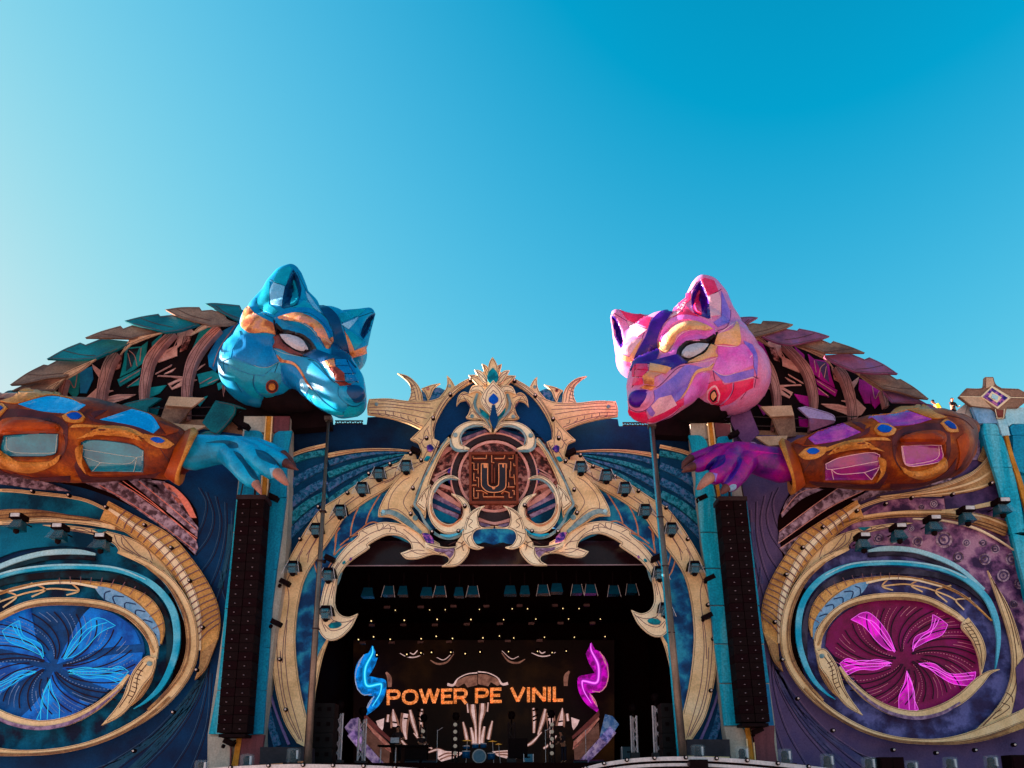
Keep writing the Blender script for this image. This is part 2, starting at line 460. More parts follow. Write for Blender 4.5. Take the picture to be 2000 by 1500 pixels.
# ---------------------------------------------------------------- palette
GOLD = M('gold_cream_paint', (0.502, 0.363, 0.185), (0.743, 0.585, 0.330), (0.804, 0.702, 0.449), scale=.7, rough=.55, bump=.1, grain=.11)
GOLD2 = M('gold_pale_paint', (0.693, 0.576, 0.351), (0.840, 0.744, 0.499), (0.920, 0.864, 0.621), scale=.9, rough=.55, grain=.09)
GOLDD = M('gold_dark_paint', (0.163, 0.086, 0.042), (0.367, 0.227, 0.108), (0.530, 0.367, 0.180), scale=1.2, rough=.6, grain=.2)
TILE = M('orange_tile_paint', (0.337, 0.181, 0.072), (0.561, 0.341, 0.132), (0.673, 0.469, 0.216), scale=1.3, rough=.6, grain=.2)
INK = M('brown_line_ink', (.07, .03, .025), scale=4, rough=.7, bump=0)
INK2 = M('mauve_line_ink', (.16, .09, .10), scale=4, rough=.7, bump=0)
NAVY = M('navy_paint', (0.0088, 0.0136, 0.0336), (0.0040, 0.0480, 0.1200), scale=.3, rough=.6, bump=.05, spec=.05)
NAVY2 = M('dome_navy_paint', (0.0026, 0.0298, 0.0850), (0.0034, 0.0553, 0.1530), scale=.4, rough=.6, bump=.05, spec=.08)
BLACK = M('stage_black', (.007, .001, .002), scale=1, rough=.9, bump=0, spec=.02)
DARKM = M('dark_metal', (.022, .012, .014), (.035, .022, .024), scale=5, rough=.5, bump=0)
FANB = M('fan_navy_paint', (0.0056, 0.0296, 0.0720), (0.0088, 0.0680, 0.1440), scale=.7, rough=.6, spec=.08)
FANM = M('fan_mottled_blue', (.012, .05, .12), (.03, .15, .27), (.11, .17, .32), scale=6.5, kind='mottle', rough=.6)
FANT = M('fan_mottled_teal', (.01, .08, .12), (.02, .24, .30), (.08, .28, .38), scale=6.5, kind='mottle', rough=.6)
MARB = M('blue_marble_paint', (0.0034, 0.0374, 0.1173), (0.0085, 0.1062, 0.2541), (0.0510, 0.2762, 0.4105), scale=1.5, kind='mottle', rough=.5)
COPPER = M('copper_line_paint', (.45, .20, .10), (.62, .32, .18), scale=3, rough=.5)
WALLL = M('wall_left_paint', (0.011, 0.020, 0.052), (0.014, 0.058, 0.147), scale=.5, rough=.7, stretch=(0.920, 0.782, 0.920), spec=.06)
WALLR = M('wall_right_paint', (0.057, 0.048, 0.107), (0.113, 0.086, 0.168), (0.048, 0.051, 0.153), scale=.4, rough=.7, spec=.06)
FIELDL = M('eye_field_left', (0.011, 0.017, 0.038), (0.011, 0.058, 0.103), (0.022, 0.130, 0.224), scale=1.1, kind='mottle', rough=.7, spec=.06)
FIELDR = M('eye_field_right', (0.038, 0.034, 0.085), (0.057, 0.067, 0.170), (0.133, 0.152, 0.340), scale=1.4, kind='mottle', rough=.7, spec=.06)
CYAN = M('light_cyan_paint', (0.031, 0.360, 0.528), (0.156, 0.520, 0.660), scale=.9, rough=.5, kind='mottle')
CYANP = M('pale_cyan_paint', (0.240, 0.562, 0.667), (0.480, 0.750, 0.782), scale=1.0, rough=.5)
TEALD = M('dark_teal_paint', (0.012, 0.010, 0.014), (0.015, 0.048, 0.065), scale=1.2, kind='mottle', rough=.7, spec=.06)
TEALD2 = M('grey_slate_paint', (.018, .018, .03), (.06, .06, .09), scale=1.2, kind='mottle', rough=.7, spec=.06)
BLADE = M('blade_blue_paint', (.12, .30, .48), (.30, .50, .68), scale=2, rough=.5)
TEALW = M('teal_texture_paint', (0.007, 0.033, 0.066), (0.015, 0.094, 0.163), (0.018, 0.169, 0.273), scale=.6, kind='mottle', rough=.7, spec=.08, bump=.3)
PURP = M('purple_scroll_paint', (0.034, 0.017, 0.056), (0.176, 0.086, 0.180), (0.391, 0.245, 0.338), scale=1.5, kind='mottle', rough=.6, bump=.5)
PURPD = M('purple_dark_paint', (0.036, 0.022, 0.072), (0.090, 0.055, 0.135), scale=1.6, kind='mottle', rough=.6)
ROCK = M('mauve_rock_paint', (0.078, 0.049, 0.064), (0.254, 0.184, 0.234), (0.439, 0.356, 0.425), scale=3.5, kind='mottle', rough=.7, bump=.4)
SALMON = M('salmon_paint', (.75, .26, .20), (.85, .36, .28), scale=2, rough=.6)
ROSE = M('rose_paint', (.52, .26, .22), (.70, .42, .36), scale=2, rough=.6)
MAROON = M('maroon_ornament_paint', (.03, .012, .012), (.16, .05, .045), (.42, .22, .18), scale=4.5, kind='mottle', rough=.6)
LILAC = M('lilac_stone_paint', (.16, .11, .19), (.34, .26, .36), scale=4, kind='mottle', rough=.7)
MAZE = M('maze_wood', (.13, .035, .02), (.22, .06, .035), scale=2, rough=.5)
MAZEL = M('maze_copper_edge', (.62, .25, .12), (.8, .38, .2), scale=2, rough=.45)
MAZED = M('maze_dark_groove', (.045, .014, .012), (.07, .022, .016), scale=2, rough=.6)
GEM = M('blue_gem_paint', (.006, .05, .3), (.01, .12, .5), scale=1.5, rough=.25)
GEMT = M('teal_gem_paint', (.01, .12, .17), (.03, .28, .34), scale=3, rough=.3, kind='mottle')
GEMP = M('violet_gem_paint', (.02, .02, .14), (.10, .05, .28), (.5, .2, .4), scale=5, rough=.3, kind='mottle')
SHADE = M('teal_edge_paint', (.12, .24, .26), (.26, .38, .38), scale=2.4, rough=.6, kind='mottle')
STEEL = M('worn_steel', (.10, .085, .07), (.22, .19, .15), scale=3, rough=.35, metal=.5, stretch=(1, 1, .2))
WHITEP = M('off_white_paint', (.55, .54, .52), (.68, .66, .63), scale=1.5, rough=.5)
SCALET = M('scale_teal', (0.004, 0.075, 0.098), (0.007, 0.213, 0.230), scale=.6, rough=.5, bump=.1, grain=.18)
SCALEB = M('scale_brown', (0.081, 0.042, 0.035), (0.230, 0.138, 0.094), (0.322, 0.216, 0.150), scale=.9, rough=.6, bump=.2, grain=.2)
SCALEC = M('scale_brown_light', (0.414, 0.288, 0.188), (0.598, 0.456, 0.312), scale=1.0, rough=.55)
SCALEV = M('scale_violet', (0.088, 0.040, 0.080), (0.256, 0.096, 0.160), (0.160, 0.120, 0.288), scale=.8, rough=.55)
SCALEVL = M('scale_lavender', (.30, .26, .50), (.48, .40, .60), scale=1.0, rough=.55)
RIB = M('rib_rose_paint', (.24, .12, .11), (.44, .25, .22), scale=1.5, rough=.6)
BODYD = M('body_dark_print', (.005, .003, .004), (.010, .005, .006), scale=2, rough=.8, spec=.05)
LINEG = M('rose_shard_paint', (.45, .24, .20), (.65, .42, .36), scale=3, rough=.6)
TEALS = M('teal_shard_paint', (.006, .13, .15), (.012, .28, .28), scale=1.5, rough=.5)
BLUES = M('blue_shard_paint', (.01, .10, .24), (.02, .24, .42), scale=1.5, rough=.5)
MAGS = M('magenta_shard_paint', (.22, .015, .14), (.46, .04, .30), scale=1.5, rough=.5)
HB = M('fox_blue_skin', (0.0053, 0.1672, 0.3520), (0.0176, 0.3344, 0.5280), scale=.55, rough=.3, bump=.08, coat=.15, grain=.08)
HB2 = M('fox_blue_panel', (0.004, 0.145, 0.357), (0.012, 0.246, 0.493), scale=.8, rough=.3, bump=.08, coat=.15)
HBT = M('fox_teal_panel', (0.005, 0.213, 0.322), (0.012, 0.362, 0.483), scale=.8, rough=.3, bump=.08, coat=.15)
HBD = M('fox_navy_panel', (.004, .035, .10), (.006, .06, .16), scale=1, rough=.3, coat=.2)
HBL = M('fox_pale_blue_panel', (.14, .42, .60), (.26, .52, .68), scale=1.5, rough=.35)
ORNG = M('fox_orange_panel', (0.324, 0.108, 0.055), (0.648, 0.306, 0.132), (0.540, 0.270, 0.198), scale=1.8, rough=.4, kind='mottle')
BROWNP = M('fox_brown_panel', (.10, .02, .018), (.22, .06, .045), scale=2, rough=.4)
EYEW = M('fox_eye_white', (.42, .42, .46), (.55, .55, .58), scale=2, rough=.3)
EYEK = M('fox_eye_black', (.012, .006, .008), scale=2, rough=.3)
HP = M('fox_pink_skin', (0.5700, 0.1235, 0.2470), (0.6080, 0.2565, 0.4370), (0.3990, 0.2280, 0.5510), scale=1.0, rough=.32, bump=.08, coat=.15)
HP2 = M('fox_lilac_panel', (.62, .13, .46), (.64, .27, .62), scale=1.1, rough=.3, coat=.15)
HPR = M('fox_crimson_panel', (.58, .03, .09), (.68, .09, .20), scale=1.2, rough=.3, coat=.15)
HPD = M('fox_indigo_panel', (.02, .012, .14), (.07, .02, .26), scale=1.2, rough=.3, coat=.2)
HPL = M('fox_pale_pink_panel', (.68, .36, .45), (.75, .50, .55), scale=1.5, rough=.35)
HPV = M('fox_violet_panel', (.15, .12, .52), (.35, .22, .62), scale=1.4, rough=.3, coat=.2)
HPO = M('fox_amber_panel', (.55, .24, .12), (.70, .40, .20), (.66, .40, .30), scale=1.6, rough=.38)
SEAMB = M('fox_blue_seam', (.004, .05, .09), scale=3, rough=.5, bump=0)
SEAMBL = M('fox_blue_light_seam', (.35, .45, .42), scale=3, rough=.5, bump=0)
SEAMP = M('fox_pink_seam', (.72, .5, .56), scale=3, rough=.5, bump=0)
SEAMPD = M('fox_plum_seam', (.08, .01, .06), scale=3, rough=.5, bump=0)
ARM = M('arm_bronze_paint', (.018, .004, .008), (.16, .032, .010), (.42, .14, .035), scale=.8, rough=.42, bump=.25, grain=.2)
ARMD = M('arm_dark_paint', (.035, .01, .015), (.09, .025, .03), scale=1.4, rough=.45)
ARML = M('arm_gold_paint', (0.255, 0.093, 0.025), (0.468, 0.221, 0.068), (0.561, 0.323, 0.136), scale=1.4, rough=.45, grain=.2)
ARMR = M('arm_red_paint', (0.192, 0.032, 0.012), (0.360, 0.080, 0.024), scale=1.6, rough=.42)
PANEB = M('arm_blue_pane', (0.002, 0.250, 0.598), (0.010, 0.400, 0.782), scale=1.0, rough=.18, bump=.15, coat=.8, spec=.5)
PANET = M('arm_teal_pane', (0.002, 0.112, 0.184), (0.005, 0.250, 0.345), scale=1.0, rough=.2, bump=.2, coat=.8, spec=.5)
PANEP = M('arm_magenta_pane', (.20, .02, .10), (.30, .04, .34), (.58, .14, .38), scale=1.1, rough=.2, bump=.2, coat=.8, spec=.5)
PANEV = M('arm_violet_pane', (.04, .02, .16), (.22, .02, .18), (.36, .04, .14), scale=.9, rough=.2, bump=.2, coat=.8, spec=.5)
HANDB = M('paw_blue_skin', (0.002, 0.144, 0.251), (0.004, 0.324, 0.538), (0.010, 0.414, 0.628), scale=.8, rough=.32, bump=.2, coat=.15)
HANDP = M('paw_violet_skin', (0.016, 0.010, 0.080), (0.176, 0.012, 0.208), (0.416, 0.024, 0.160), scale=.9, rough=.3, bump=.25, coat=.2)
CLAW = M('claw_horn', (.26, .13, .10), (.44, .26, .20), scale=2, rough=.4)
CLAWD = M('claw_dark', (.05, .018, .02), (.14, .06, .05), scale=2, rough=.4)
PILL = M('pillar_teal_paint', (0.008, 0.115, 0.211), (0.017, 0.243, 0.397), (0.031, 0.333, 0.446), scale=.8, rough=.55, stretch=(2.4, 1, .2), grain=.2)
PILLR = M('pillar_cyan_paint', (0.010, 0.196, 0.304), (0.024, 0.392, 0.521), (0.192, 0.553, 0.629), scale=.8, rough=.55, stretch=(2.4, 1, .2), grain=.2)
PILC = M('pillar_stone_paint', (0.253, 0.288, 0.250), (0.529, 0.504, 0.413), scale=1.2, rough=.6, stretch=(0.920, 0.920, 0.312))
PILM = M('pillar_mauve_paint', (.09, .035, .045), (.18, .07, .08), scale=1.2, rough=.6, stretch=(2, 1, .25))
PILY = M('pillar_ochre_paint', (.35, .15, .03), (.58, .30, .08), scale=2, rough=.6)
HOUS = M('lamp_blue_housing', (.008, .06, .09), (.015, .10, .14), scale=3, rough=.25)
FABRIC = M('white_canvas', (.55, .52, .45), (.66, .62, .55), scale=3, rough=.8)
TRUSSM = M('truss_aluminium', (.70, .64, .64), (.85, .80, .80), scale=5, rough=.4, metal=0, bump=0, spec=.5)
GLASS = glassy('clear_cover', (.42, .47, .54), .13)
GROUND = M('ground_warm_bounce', (.38, .32, .25), (.48, .41, .33), scale=.4, rough=.95)  # unseen ground, kept pale and warm to bounce sunlight onto the facade

M('soft_line_ink', (.10, .055, .05), scale=4, rough=.8, bump=0)
OUTLINED.update(('gold_cream_paint', 'gold_pale_paint', 'gold_dark_paint', 'orange_tile_paint', 'scale_brown', 'scale_teal', 'scale_brown_light', 'scale_violet', 'scale_lavender'))
# ---------------------------------------------------------------- ground, stage shell
g = Acc(); g.add([(-900, -600, 0), (900, -600, 0), (900, 1500, 0), (-900, 1500, 0)], [(0, 1, 2, 3)])
tag(g.build('ground', GROUND), kind='structure')
YW = 30.8
DECK = 3.1
house = thing('stage_house', 'black stage roof and walls behind the golden arch', 'stage', (-.7, 38, 0))
a = Acc()
zt = P(960, 1054, 31.3).z
a.box((-.7, 39.5, zt + .25), (9.5, 8.2, .25)); a.build('roof', BLACK, house)
for sx in (-1, 1):
    a = Acc(); a.box((-.7 + sx * 9.4, 39.4, zt / 2), (.15, 8, zt / 2)); a.build('side_wall', BLACK, house)
a = Acc(); a.box((-.7, 47.5, zt / 2), (9.5, .15, zt / 2)); a.build('back_wall', BLACK, house)
a = Acc(); a.box((-.7, 39.4, DECK / 2), (9.3, 8, DECK / 2)); a.build('deck', BLACK, house)
# glossy fascia under the roof and its pale edge line
plate('fascia', PX('640,1056! 1290,1056! 1290,1103! 640,1103!'), 31.2, M('fascia_black', (.012, .004, .006), (.02, .012, .014), scale=.6, rough=.22, bump=.05), house, .1)
lines('edge_trim', [PX('648,1105,2 960,1104,2 1285,1103,2')], 31.15, M('trim_grey', (.25, .2, .22), rough=.4), house)
# ---------------------------------------------------------------- proscenium arch
def both(fn): fn(None); fn(mirror)
arch = thing('stage_arch', 'wide golden arch framing the dark stage opening, blue marbling inside its bands', 'arch', (-.7, YW, 0))
NOCRK = lambda x, y: True
navy_wall = thing('backing_wall', 'dark navy wall strip behind the crest between the two fox heads', 'wall', (-.7, YW + .5, 0))
for s, f in ((0, None), (1, mirror)):
    plate('wall_panel', PX('545,800! 640,815! 642,829! 716,829! 718,815! 962,800! 962,960! 820,965! 700,985! 640,1010! 545,1000!'), YW + .45, NAVY, navy_wall, .12, f=f)
    acc = Acc()
    T = [E8('545,128! 860,128!'), E8('545,160! 860,160!')]
    for t in T:
        q = [f(a[0], a[1]) if f else a[:2] for a in t]; acc.tube([P(*a, YW + .7) for a in q], .035, 5)
    for i in range(11):
        x0, x1 = 545 + i * 28.6, 545 + (i + 1) * 28.6
        y0, y1 = (128, 160) if i % 2 else (160, 128)
        q = [(C[0], C[1]) for C in E8(f'{x0},{y0}! {x1},{y1}!')]; q = [f(*a) if f else a for a in q]
        acc.tube([P(*a, YW + .7) for a in q], .025, 4)
    acc.build('roof_lattice', DARKM, navy_wall)
# fans -------------------------------------------------------------
LEFTFAN = {}
for s, f, lab in ((0, None, 'blue striped fan wall left of the stage arch'), (1, mirror, 'blue striped fan wall right of the stage arch')):
    t = thing('fan_wall', lab, 'wall', tuple(Vector((P(600 if not s else 1330, 1400, YW).x, YW, 0))))
    plate('wall_panel', E8('460,515! 600,485 800,457 1000,450 1200,452 1420,466! 1440,600!') + PX('800,960! 640,1120! 632,1120!'), YW + .12, FANB, t, .15, f=f)
    plate('wall_panel', E8('-40,550! 100,492 240,450 445,405! 470,1400!') + PX('600,1466! 500,1466! 515,1300! 540,1100! 552,940!'), YW, FANB, t, .1, f=f)
    band('gold_edge', E8('-40,560,24 100,492,34 240,445,38 445,398,38'), YW - .06, COPPER if 0 else GOLD, t, f=f)
    band('gold_edge', E8('462,515,46 600,487,42 800,460,34 1000,448,26 1200,450,22 1420,466,14'), YW + .05, GOLD, t, f=f)
    lines('edge_lines', [E8('462,520 600,492 800,464 1000,451 1200,453 1420,467'), ], YW + .05, COPPER, t, 1.6, f=f)
    lines('edge_lines', [E8('-40,565 100,497 240,450 445,403')], YW - .06, COPPER, t, 1.8, f=f)
    for i, q in enumerate(('475,600,60 640,550,50 800,513,40 1000,490,28 1200,482,18 1360,486,8',
              '465,735,68 640,668,60 800,612,50 1000,560,36 1200,520,22 1350,500,8',
              '450,890,80 600,792,72 760,715,58 900,655,48 1100,590,30 1330,525,10',
              '440,1090,84 560,980,78 700,880,62 860,765,50 1000,690,40 1150,615,24 1320,545,8')):
        band('stripe', E8(q), YW + .03, (FANM, FANT)[i % 2] if i < 3 else FANT, t, .09, f=f)
    for i, q in enumerate(('-30,610,56 70,572,58 250,512,60 450,478,60', '-60,915,92 130,782,88 280,695,80 450,622,70',
              '-100,1165,100 100,1012,100 250,905,90 450,800,80', '-120,1380,104 100,1182,100 260,1055,92 450,950,84',
              '-60,1620,70 0,1450,84 150,1292,88 290,1165,80 440,1060,60')):
        band('stripe', E8(q), YW - .09, (FANT, FANM, FANM)[i % 3], t, .09, f=f)
    band('stripe', C8('245,1090,6 258,1190,20 270,1290,26 304,1408,34'), YW - .09, FANM, t, .09, f=f)
    band('stripe', C8('262,1060,4 276,1190,8 310,1300,10 352,1402,12'), YW - .08, M('lavender_paint', (.14, .12, .3), (.2, .18, .36)), t, .09, f=f)
# arch bands ---------------------------------------------------------
OUTER = ('385,1395! 330,1300 292,1150 277,1000 280,880 300,760 345,640', '160,1440 240,1310 380,1120 560,1000 700,900 860,790 1000,710 1130,640 1260,590 1330,505! 1450,500! 1500,700! 1260,810 1100,910 920,1010 780,1110 640,1220 540,1380 460,1500', '430,680 395,790 378,930 382,1050 400,1180 425,1290! 415,1410!')
for f in (None, mirror):
    plate('marbled_panel', PX('590,1095 562,1200 556,1300 572,1400 597,1465! 603,1465! 610,1350 622,1280! 650,1240! 640,1180 650,1130 690,1080 735,1040 805,1062! 880,1010! 830,890! 780,930 700,985 640,1040'), YW - .12, MARB, arch, .1, f=f)
    plate('outer_gold_band', C8(OUTER[0]) + E8(OUTER[1]) + C8(OUTER[2]), YW - .3, GOLD, arch, .12, f=f)
    lines('engraved_lines', [C8('395,1380 340,1270 312,1130 302,1000 308,880 326,770 372,655 430,545 500,455'),
        C8('402,1385 352,1270 325,1150 316,1010'), C8('410,1390 380,1290 352,1180 340,1080 336,1000 345,880'), C8('325,1060 330,960 345,860 352,780 340,720'),
        C8('410,590 395,620 400,660'), C8('440,500 470,520 455,560 425,610'), C8('430,640 440,590 470,540'),
        E8('430,1300 560,1180 700,1060 860,950 1010,850 1180,780 1300,700'), E8('600,1010 560,1110 480,1230'), E8('760,980 650,1060'), E8('900,770 1010,770 1130,690 1250,640'),
        E8('1230,700 1200,780 1100,830'), E8('1130,640 1240,660 1280,690'), E8('330,1170 350,1260 400,1330')],
        YW - .3, INK2, arch, 1.5, f=f)
    lines('copper_veins', [E8('545,1500 555,1400 600,1330'), E8('720,1430 728,1330 760,1210 812,1095'), E8('890,1290 925,1180 985,1065 1065,935'),
        E8('700,1450 820,1360 900,1295 970,1268 1045,1282'), E8('600,1530 700,1450 790,1410 880,1395'), C8('540,610 546,570 552,520'), C8('540,610 580,572 640,545'),
        C8('448,600 465,670 485,705 515,665 538,625'), C8('470,590 480,640 492,680')], YW - .12, COPPER, arch, 2.6, f=f)
    plate('inner_gold_band', C8('640,853! 600,868 565,855 545,820 545,770 560,700 600,640 686,578') + C5('60,1310 130,1265 200,1240 280,1250 340,1290 357,1335! 280,1365! 320,1400 400,1398 480,1372 560,1370! 540,1300! 430,1236! 330,1185 230,1162 150,1160 60,1190 0,1225') + C8('640,530 590,575 540,640 505,720 485,800 470,870 478,925 512,963 560,957 610,912'), YW - .42, GOLD2, arch, .14, f=f)
    band('lower_gold_band', C8('515,960,8 484,1030,20 462,1120,24 448,1220,22 438,1440,18'), YW - .2, GOLD, arch, f=f)
    lines('engraved_lines', [C8('508,930 490,880 500,800 520,730 560,650 620,580 686,535'), C8('545,700 525,770 515,830 535,880 580,890 620,880'), C8('500,900 530,925 575,915 612,885 628,872'),
        C8('530,690 560,640'), C8('540,740 530,790'), C8('515,905 540,885 560,892 550,910 520,915'), C5('0,1290 60,1245 130,1215 210,1200 300,1240 350,1290'),
        C5('120,1165 135,1215 165,1190 160,1165'), C5('165,1200 200,1175 215,1200 205,1225'), C5('210,1190 240,1190 255,1225'), C5('300,1205 370,1260 440,1330'), C5('300,1370 380,1345 440,1350'),
        C5('20,1215 60,1235'), C5('350,1290 410,1300 440,1330'), C5('340,1340 400,1370 460,1365')], YW - .42, INK2, arch, 1.3, f=f)
    disc('inlay', *[C8('582,640')[0][i] for i in (0, 1)], 4, 2.4, YW - .46, GEMT, arch, .05, -55, f=f)
    disc('inlay', *[C8('610,625')[0][i] for i in (0, 1)], 3.4, 2, YW - .46, GEMP, arch, .05, -60, f=f)
    disc('inlay', *[C8('545,902')[0][i] for i in (0, 1)], 13, 6, YW - .46, GEMT, arch, .05, -10, f=f)
    plate('inlay', C8('575,680! 560,700 555,735! 565,715'), YW - .46, SHADE, arch, .05, f=f)
# ---------------------------------------------------------------- crest over the arch
YC = 30.2
cb = P(962, 1100, YC); crest = thing('stage_crest', 'ornate golden crest with a square maze emblem and leaf crown above the stage opening', 'ornament', (cb.x, YC, cb.z))
for f in (None, mirror):
    plate('dome_panel', C5('900,150! 780,190 640,270 560,370 510,480 480,620! 540,640! 700,560! 900,560!'), YC + .3, NAVY2, crest, .1, f=f)
    plate('wing_beam', C5('70,338! 200,334 330,350 480,348 590,305! 520,420 425,545! 330,500 200,462 60,440! 58,390'), YC + .24, GOLD, crest, .12, f=f)
    lines('engraved_lines', [C5('75,372 200,372 330,388 500,400'), C5('70,395 200,392 330,405 480,432'), C5('66,412 200,418 330,440 455,470'), C5('130,350 200,352 330,366 480,372'), C5('62,432 180,440 300,470 430,520')]
          + [C5(f'{x},{y} {x+4},{y+22} {x+26},{y+32}') for x, y in ((130, 415), (180, 418), (232, 426), (282, 438), (330, 452), (380, 466))], YC + .24, INK2, crest, 1.3, f=f)
    disc('rivet', *C5('120,372')[0][:2], 3.4, 3.4, YC + .2, SHADE, crest, .05, f=f)
    # spikes on the roofline
    plate('roof_spike', C5('258,165! 330,185 390,235 420,290 430,352! 470,370! 330,356! 350,300 340,240 300,195'), YC + .3, GOLD, crest, .12, f=f)
    lines('engraved_lines', [C5('275,175 340,205 385,260 405,345'), C5('300,195 350,235 375,300 385,350')] + [C5(f'345,{y} 380,{y-12}') for y in (350, 330, 305, 280, 255)], YC + .3, INK2, crest, 1.2, f=f)
    plate('blue_fin', C5('425,352! 420,265! 470,262 540,262! 600,290! 560,340! 470,352!'), YC + .42, FANM, crest, .1, f=f)
    plate('roof_spike', C5('420,268! 480,245 545,232! 500,270 480,320 462,350! 445,300'), YC + .34, GOLD, crest, .1, f=f)
    disc('stud', *C5('463,268')[0][:2], 3, 3, YC + .3, MAROON, crest, .05, f=f)
    plate('roof_spike', C5('588,180! 615,205 642,250! 560,345! 520,345! 570,290 590,240'), YC + .3, GOLD, crest, .12, f=f)
    disc('rivet', *C5('607,250')[0][:2], 3, 3, YC + .26, SHADE, crest, .05, f=f)
    # dome rim
    band('dome_rim', C5('900,150,20 840,168,24 760,205,30 660,262,34 580,340,36 520,440,34 490,520,34 478,600,50'), YC + .14, GOLD, crest, .14, f=f)
    lines('engraved_lines', [C5('890,168 800,190 700,245 600,330 535,430 505,520 500,590'), C5('760,205 660,258 570,345 510,450 470,560')], YC + .14, INK2, crest, 1.2, f=f)
# medallion behind the golden scrolls ------------------------------
plate('medallion_board', C5('905,530! 800,500 680,520 600,580 530,680 480,800 450,950 460,1080 540,1180 700,1215 905,1215! 1105,1215 1270,1180 1350,1080 1355,950 1325,800 1275,680 1205,580 1125,520 1005,500'), YC + .3, MAROON, crest, .08)
MC = D7('945,720')[0]
def rays(a0, a1, r0, r1, mat, name='ray', wdg=3.0, dY=.24):
    for a in np.arange(a0, a1, 1): pass
for f in (None, mirror):
    for (q, m) in (('500,640! 850,460! 850,500! 520,700!', ROSE), ('530,700! 860,540! 700,660! 540,800!', LILAC), ):
        pass
    for q, m in (('128,835! 150,830 400,980! 520,1080! 520,1120! 300,1000!', ROSE), ('135,900! 520,1130! 520,1165! 135,980!', LILAC), ('130,980! 520,1165! 520,1200! 130,1050!', FANB),
                 ('140,1050! 500,1210! 480,1260! 160,1110!', LILAC), ('160,1120! 480,1260! 440,1330! 220,1280!', TEALW), ('200,620! 430,380! 560,380! 470,540! 180,720!', MAROON),
                 ('180,700! 480,560! 470,600! 200,730!', ROSE), ('440,400! 560,330! 600,360! 470,500!', ROSE), ('510,230! 830,120! 860,150! 520,280!', LILAC), ('520,290! 860,155! 900,175! 540,330!', ROSE),
                 ('270,480! 420,360! 400,350! 330,340! 260,450!', ROSE), ('520,190! 820,100! 820,125! 520,235!', FANB), ('150,760! 470,560! 470,920! 220,840!', ROSE), ('230,740! 440,620! 440,870! 250,800!', MAROON)):
        plate('medallion_ray', D7(q), YC + .22, m, crest, .05, f=f)
    disc('blue_gem', *D7('390,640')[0][:2], 7, 3.6, YC + .15, GEMP, crest, .05, -45, f=f)
    disc('blue_gem', *D7('400,800')[0][:2], 8, 3.4, YC + .15, GEMP, crest, .05, 38, f=f)
def ring(name, cx, cy, r, wd, Y, mat, parent, th=.05, sy=1.0, f=None):
    return band(name, ell(cx, cy, r, r * sy, 0, 360, 48, 0, wd) + [ell(cx, cy, r, r * sy, 0, 360, 48, 0, wd)[0]], Y, mat, parent, th, f=f, n=1)
mx, my = MC[0], MC[1]
disc('medallion_disc', mx, my, 70, 70, YC + .12, MAROON, crest, .05)
ring('medallion_ring', mx, my, 78, 10, YC + .1, DARKM, crest); ring('medallion_ring', mx, my, 68, 5, YC + .08, ROSE, crest); ring('medallion_ring', mx, my, 84.5, 3, YC + .08, ROSE, crest)
for q, m in (('745,1180! 1165,1180! 1170,1240 960,1290 745,1240!', DARKM), ('745,1245! 950,1300 1170,1245! 1165,1290! 960,1340! 750,1290!', ROSE), ('760,1300! 900,1340! 890,1370! 770,1350!', LILAC), ('1160,1300! 1000,1340! 1010,1370! 1150,1350!', LILAC)):
    plate('medallion_ray', D7(q), YC + .06, m, crest, .05)
# maze emblem --------------------------------------------------------
plate('maze_panel', D7('625,408! 1245,405! 1262,1065! 628,1068!'), YC - .02, MAZED, crest, .12)
for q in ('625,423,32 1245,420,32', '632,1052,34 1262,1049,34', '641,410,32 644,1066,32', '1230,408,30 1246,1062,32'):
    band('maze_frame', D7(q), YC - .14, MAZE, crest, .14)
MZ = ('680,465,18 680,495,18 850,495,18', '850,450,18 850,500,18', '918,455,18 918,545,18 950,548,18', '955,495,18 1075,495,18', '1075,495,18 1085,455,18', '1130,495,18 1190,495,18 1190,450,18', '660,552,18 692,552,18 692,635,18 745,635,18',
      '745,560,18 745,690,18', '690,680,18 690,775,18 720,775,18', '720,738,18 750,738,18 750,860,18', '665,835,18 725,835,18', '690,870,18 690,985,18', '720,905,18 790,905,18 865,945,18', '745,930,18 745,1000,18 690,1000,18', '810,940,18 810,985,18 1075,985,18',
      '950,925,18 950,980,18', '1140,930,18 1080,910,18 1040,945,18', '1140,925,18 1140,990,18 1180,990,18', '1160,535,18 1160,650,18', '1200,560,18 1200,585,18 1240,585,18', '1150,640,18 1150,735,18 1200,735,18', '1200,700,18 1215,830,18', '1120,858,18 1210,858,18', '1135,800,18 1135,850,18 ',
      '1180,905,18 1205,905,18 1205,960,18', '1110,560,18 1110,620,18')
for q in MZ:
    s_ = [(a[0], a[1], True, a[3]) for a in D7(q)]
    band('maze_wall', s_, YC - .1, MAZE, crest, .1, n=1)
    band('maze_edge', [(a[0] - .6, a[1] - .8, True, 1.2) for a in s_], YC - .112, MAZEL, crest, .02, n=1)
plate('letter_u', D7('780,555! 865,555! 865,790! 880,830 940,850! 990,830 1005,790! 1005,555! 1095,555! 1095,800! 1085,870 1020,915 945,920! 860,910 800,860 785,800!'), YC - .2, M('letter_dark', (.018, .016, .022), (.03, .026, .034), scale=2, rough=.4), crest, .2, n=4)
lines('letter_outline', [D7('783,556! 783,800 800,862 860,912 945,924 1030,912 1085,870 1097,800 1097,556!'), D7('865,556! 865,790 885,838 940,856 990,838 1005,790 1005,556!'), D7('780,558! 866,558!'), D7('1004,558! 1096,558!')], YC - .2, MAZEL, crest, 1.8)
plate('letter_serif', D7('808,560! 855,560! 855,610! 815,610!'), YC - .215, MAZEL, crest, .02); plate('letter_serif', D7('1050,560! 1072,560! 1072,610! 1050,600!'), YC - .215, MAZEL, crest, .02)
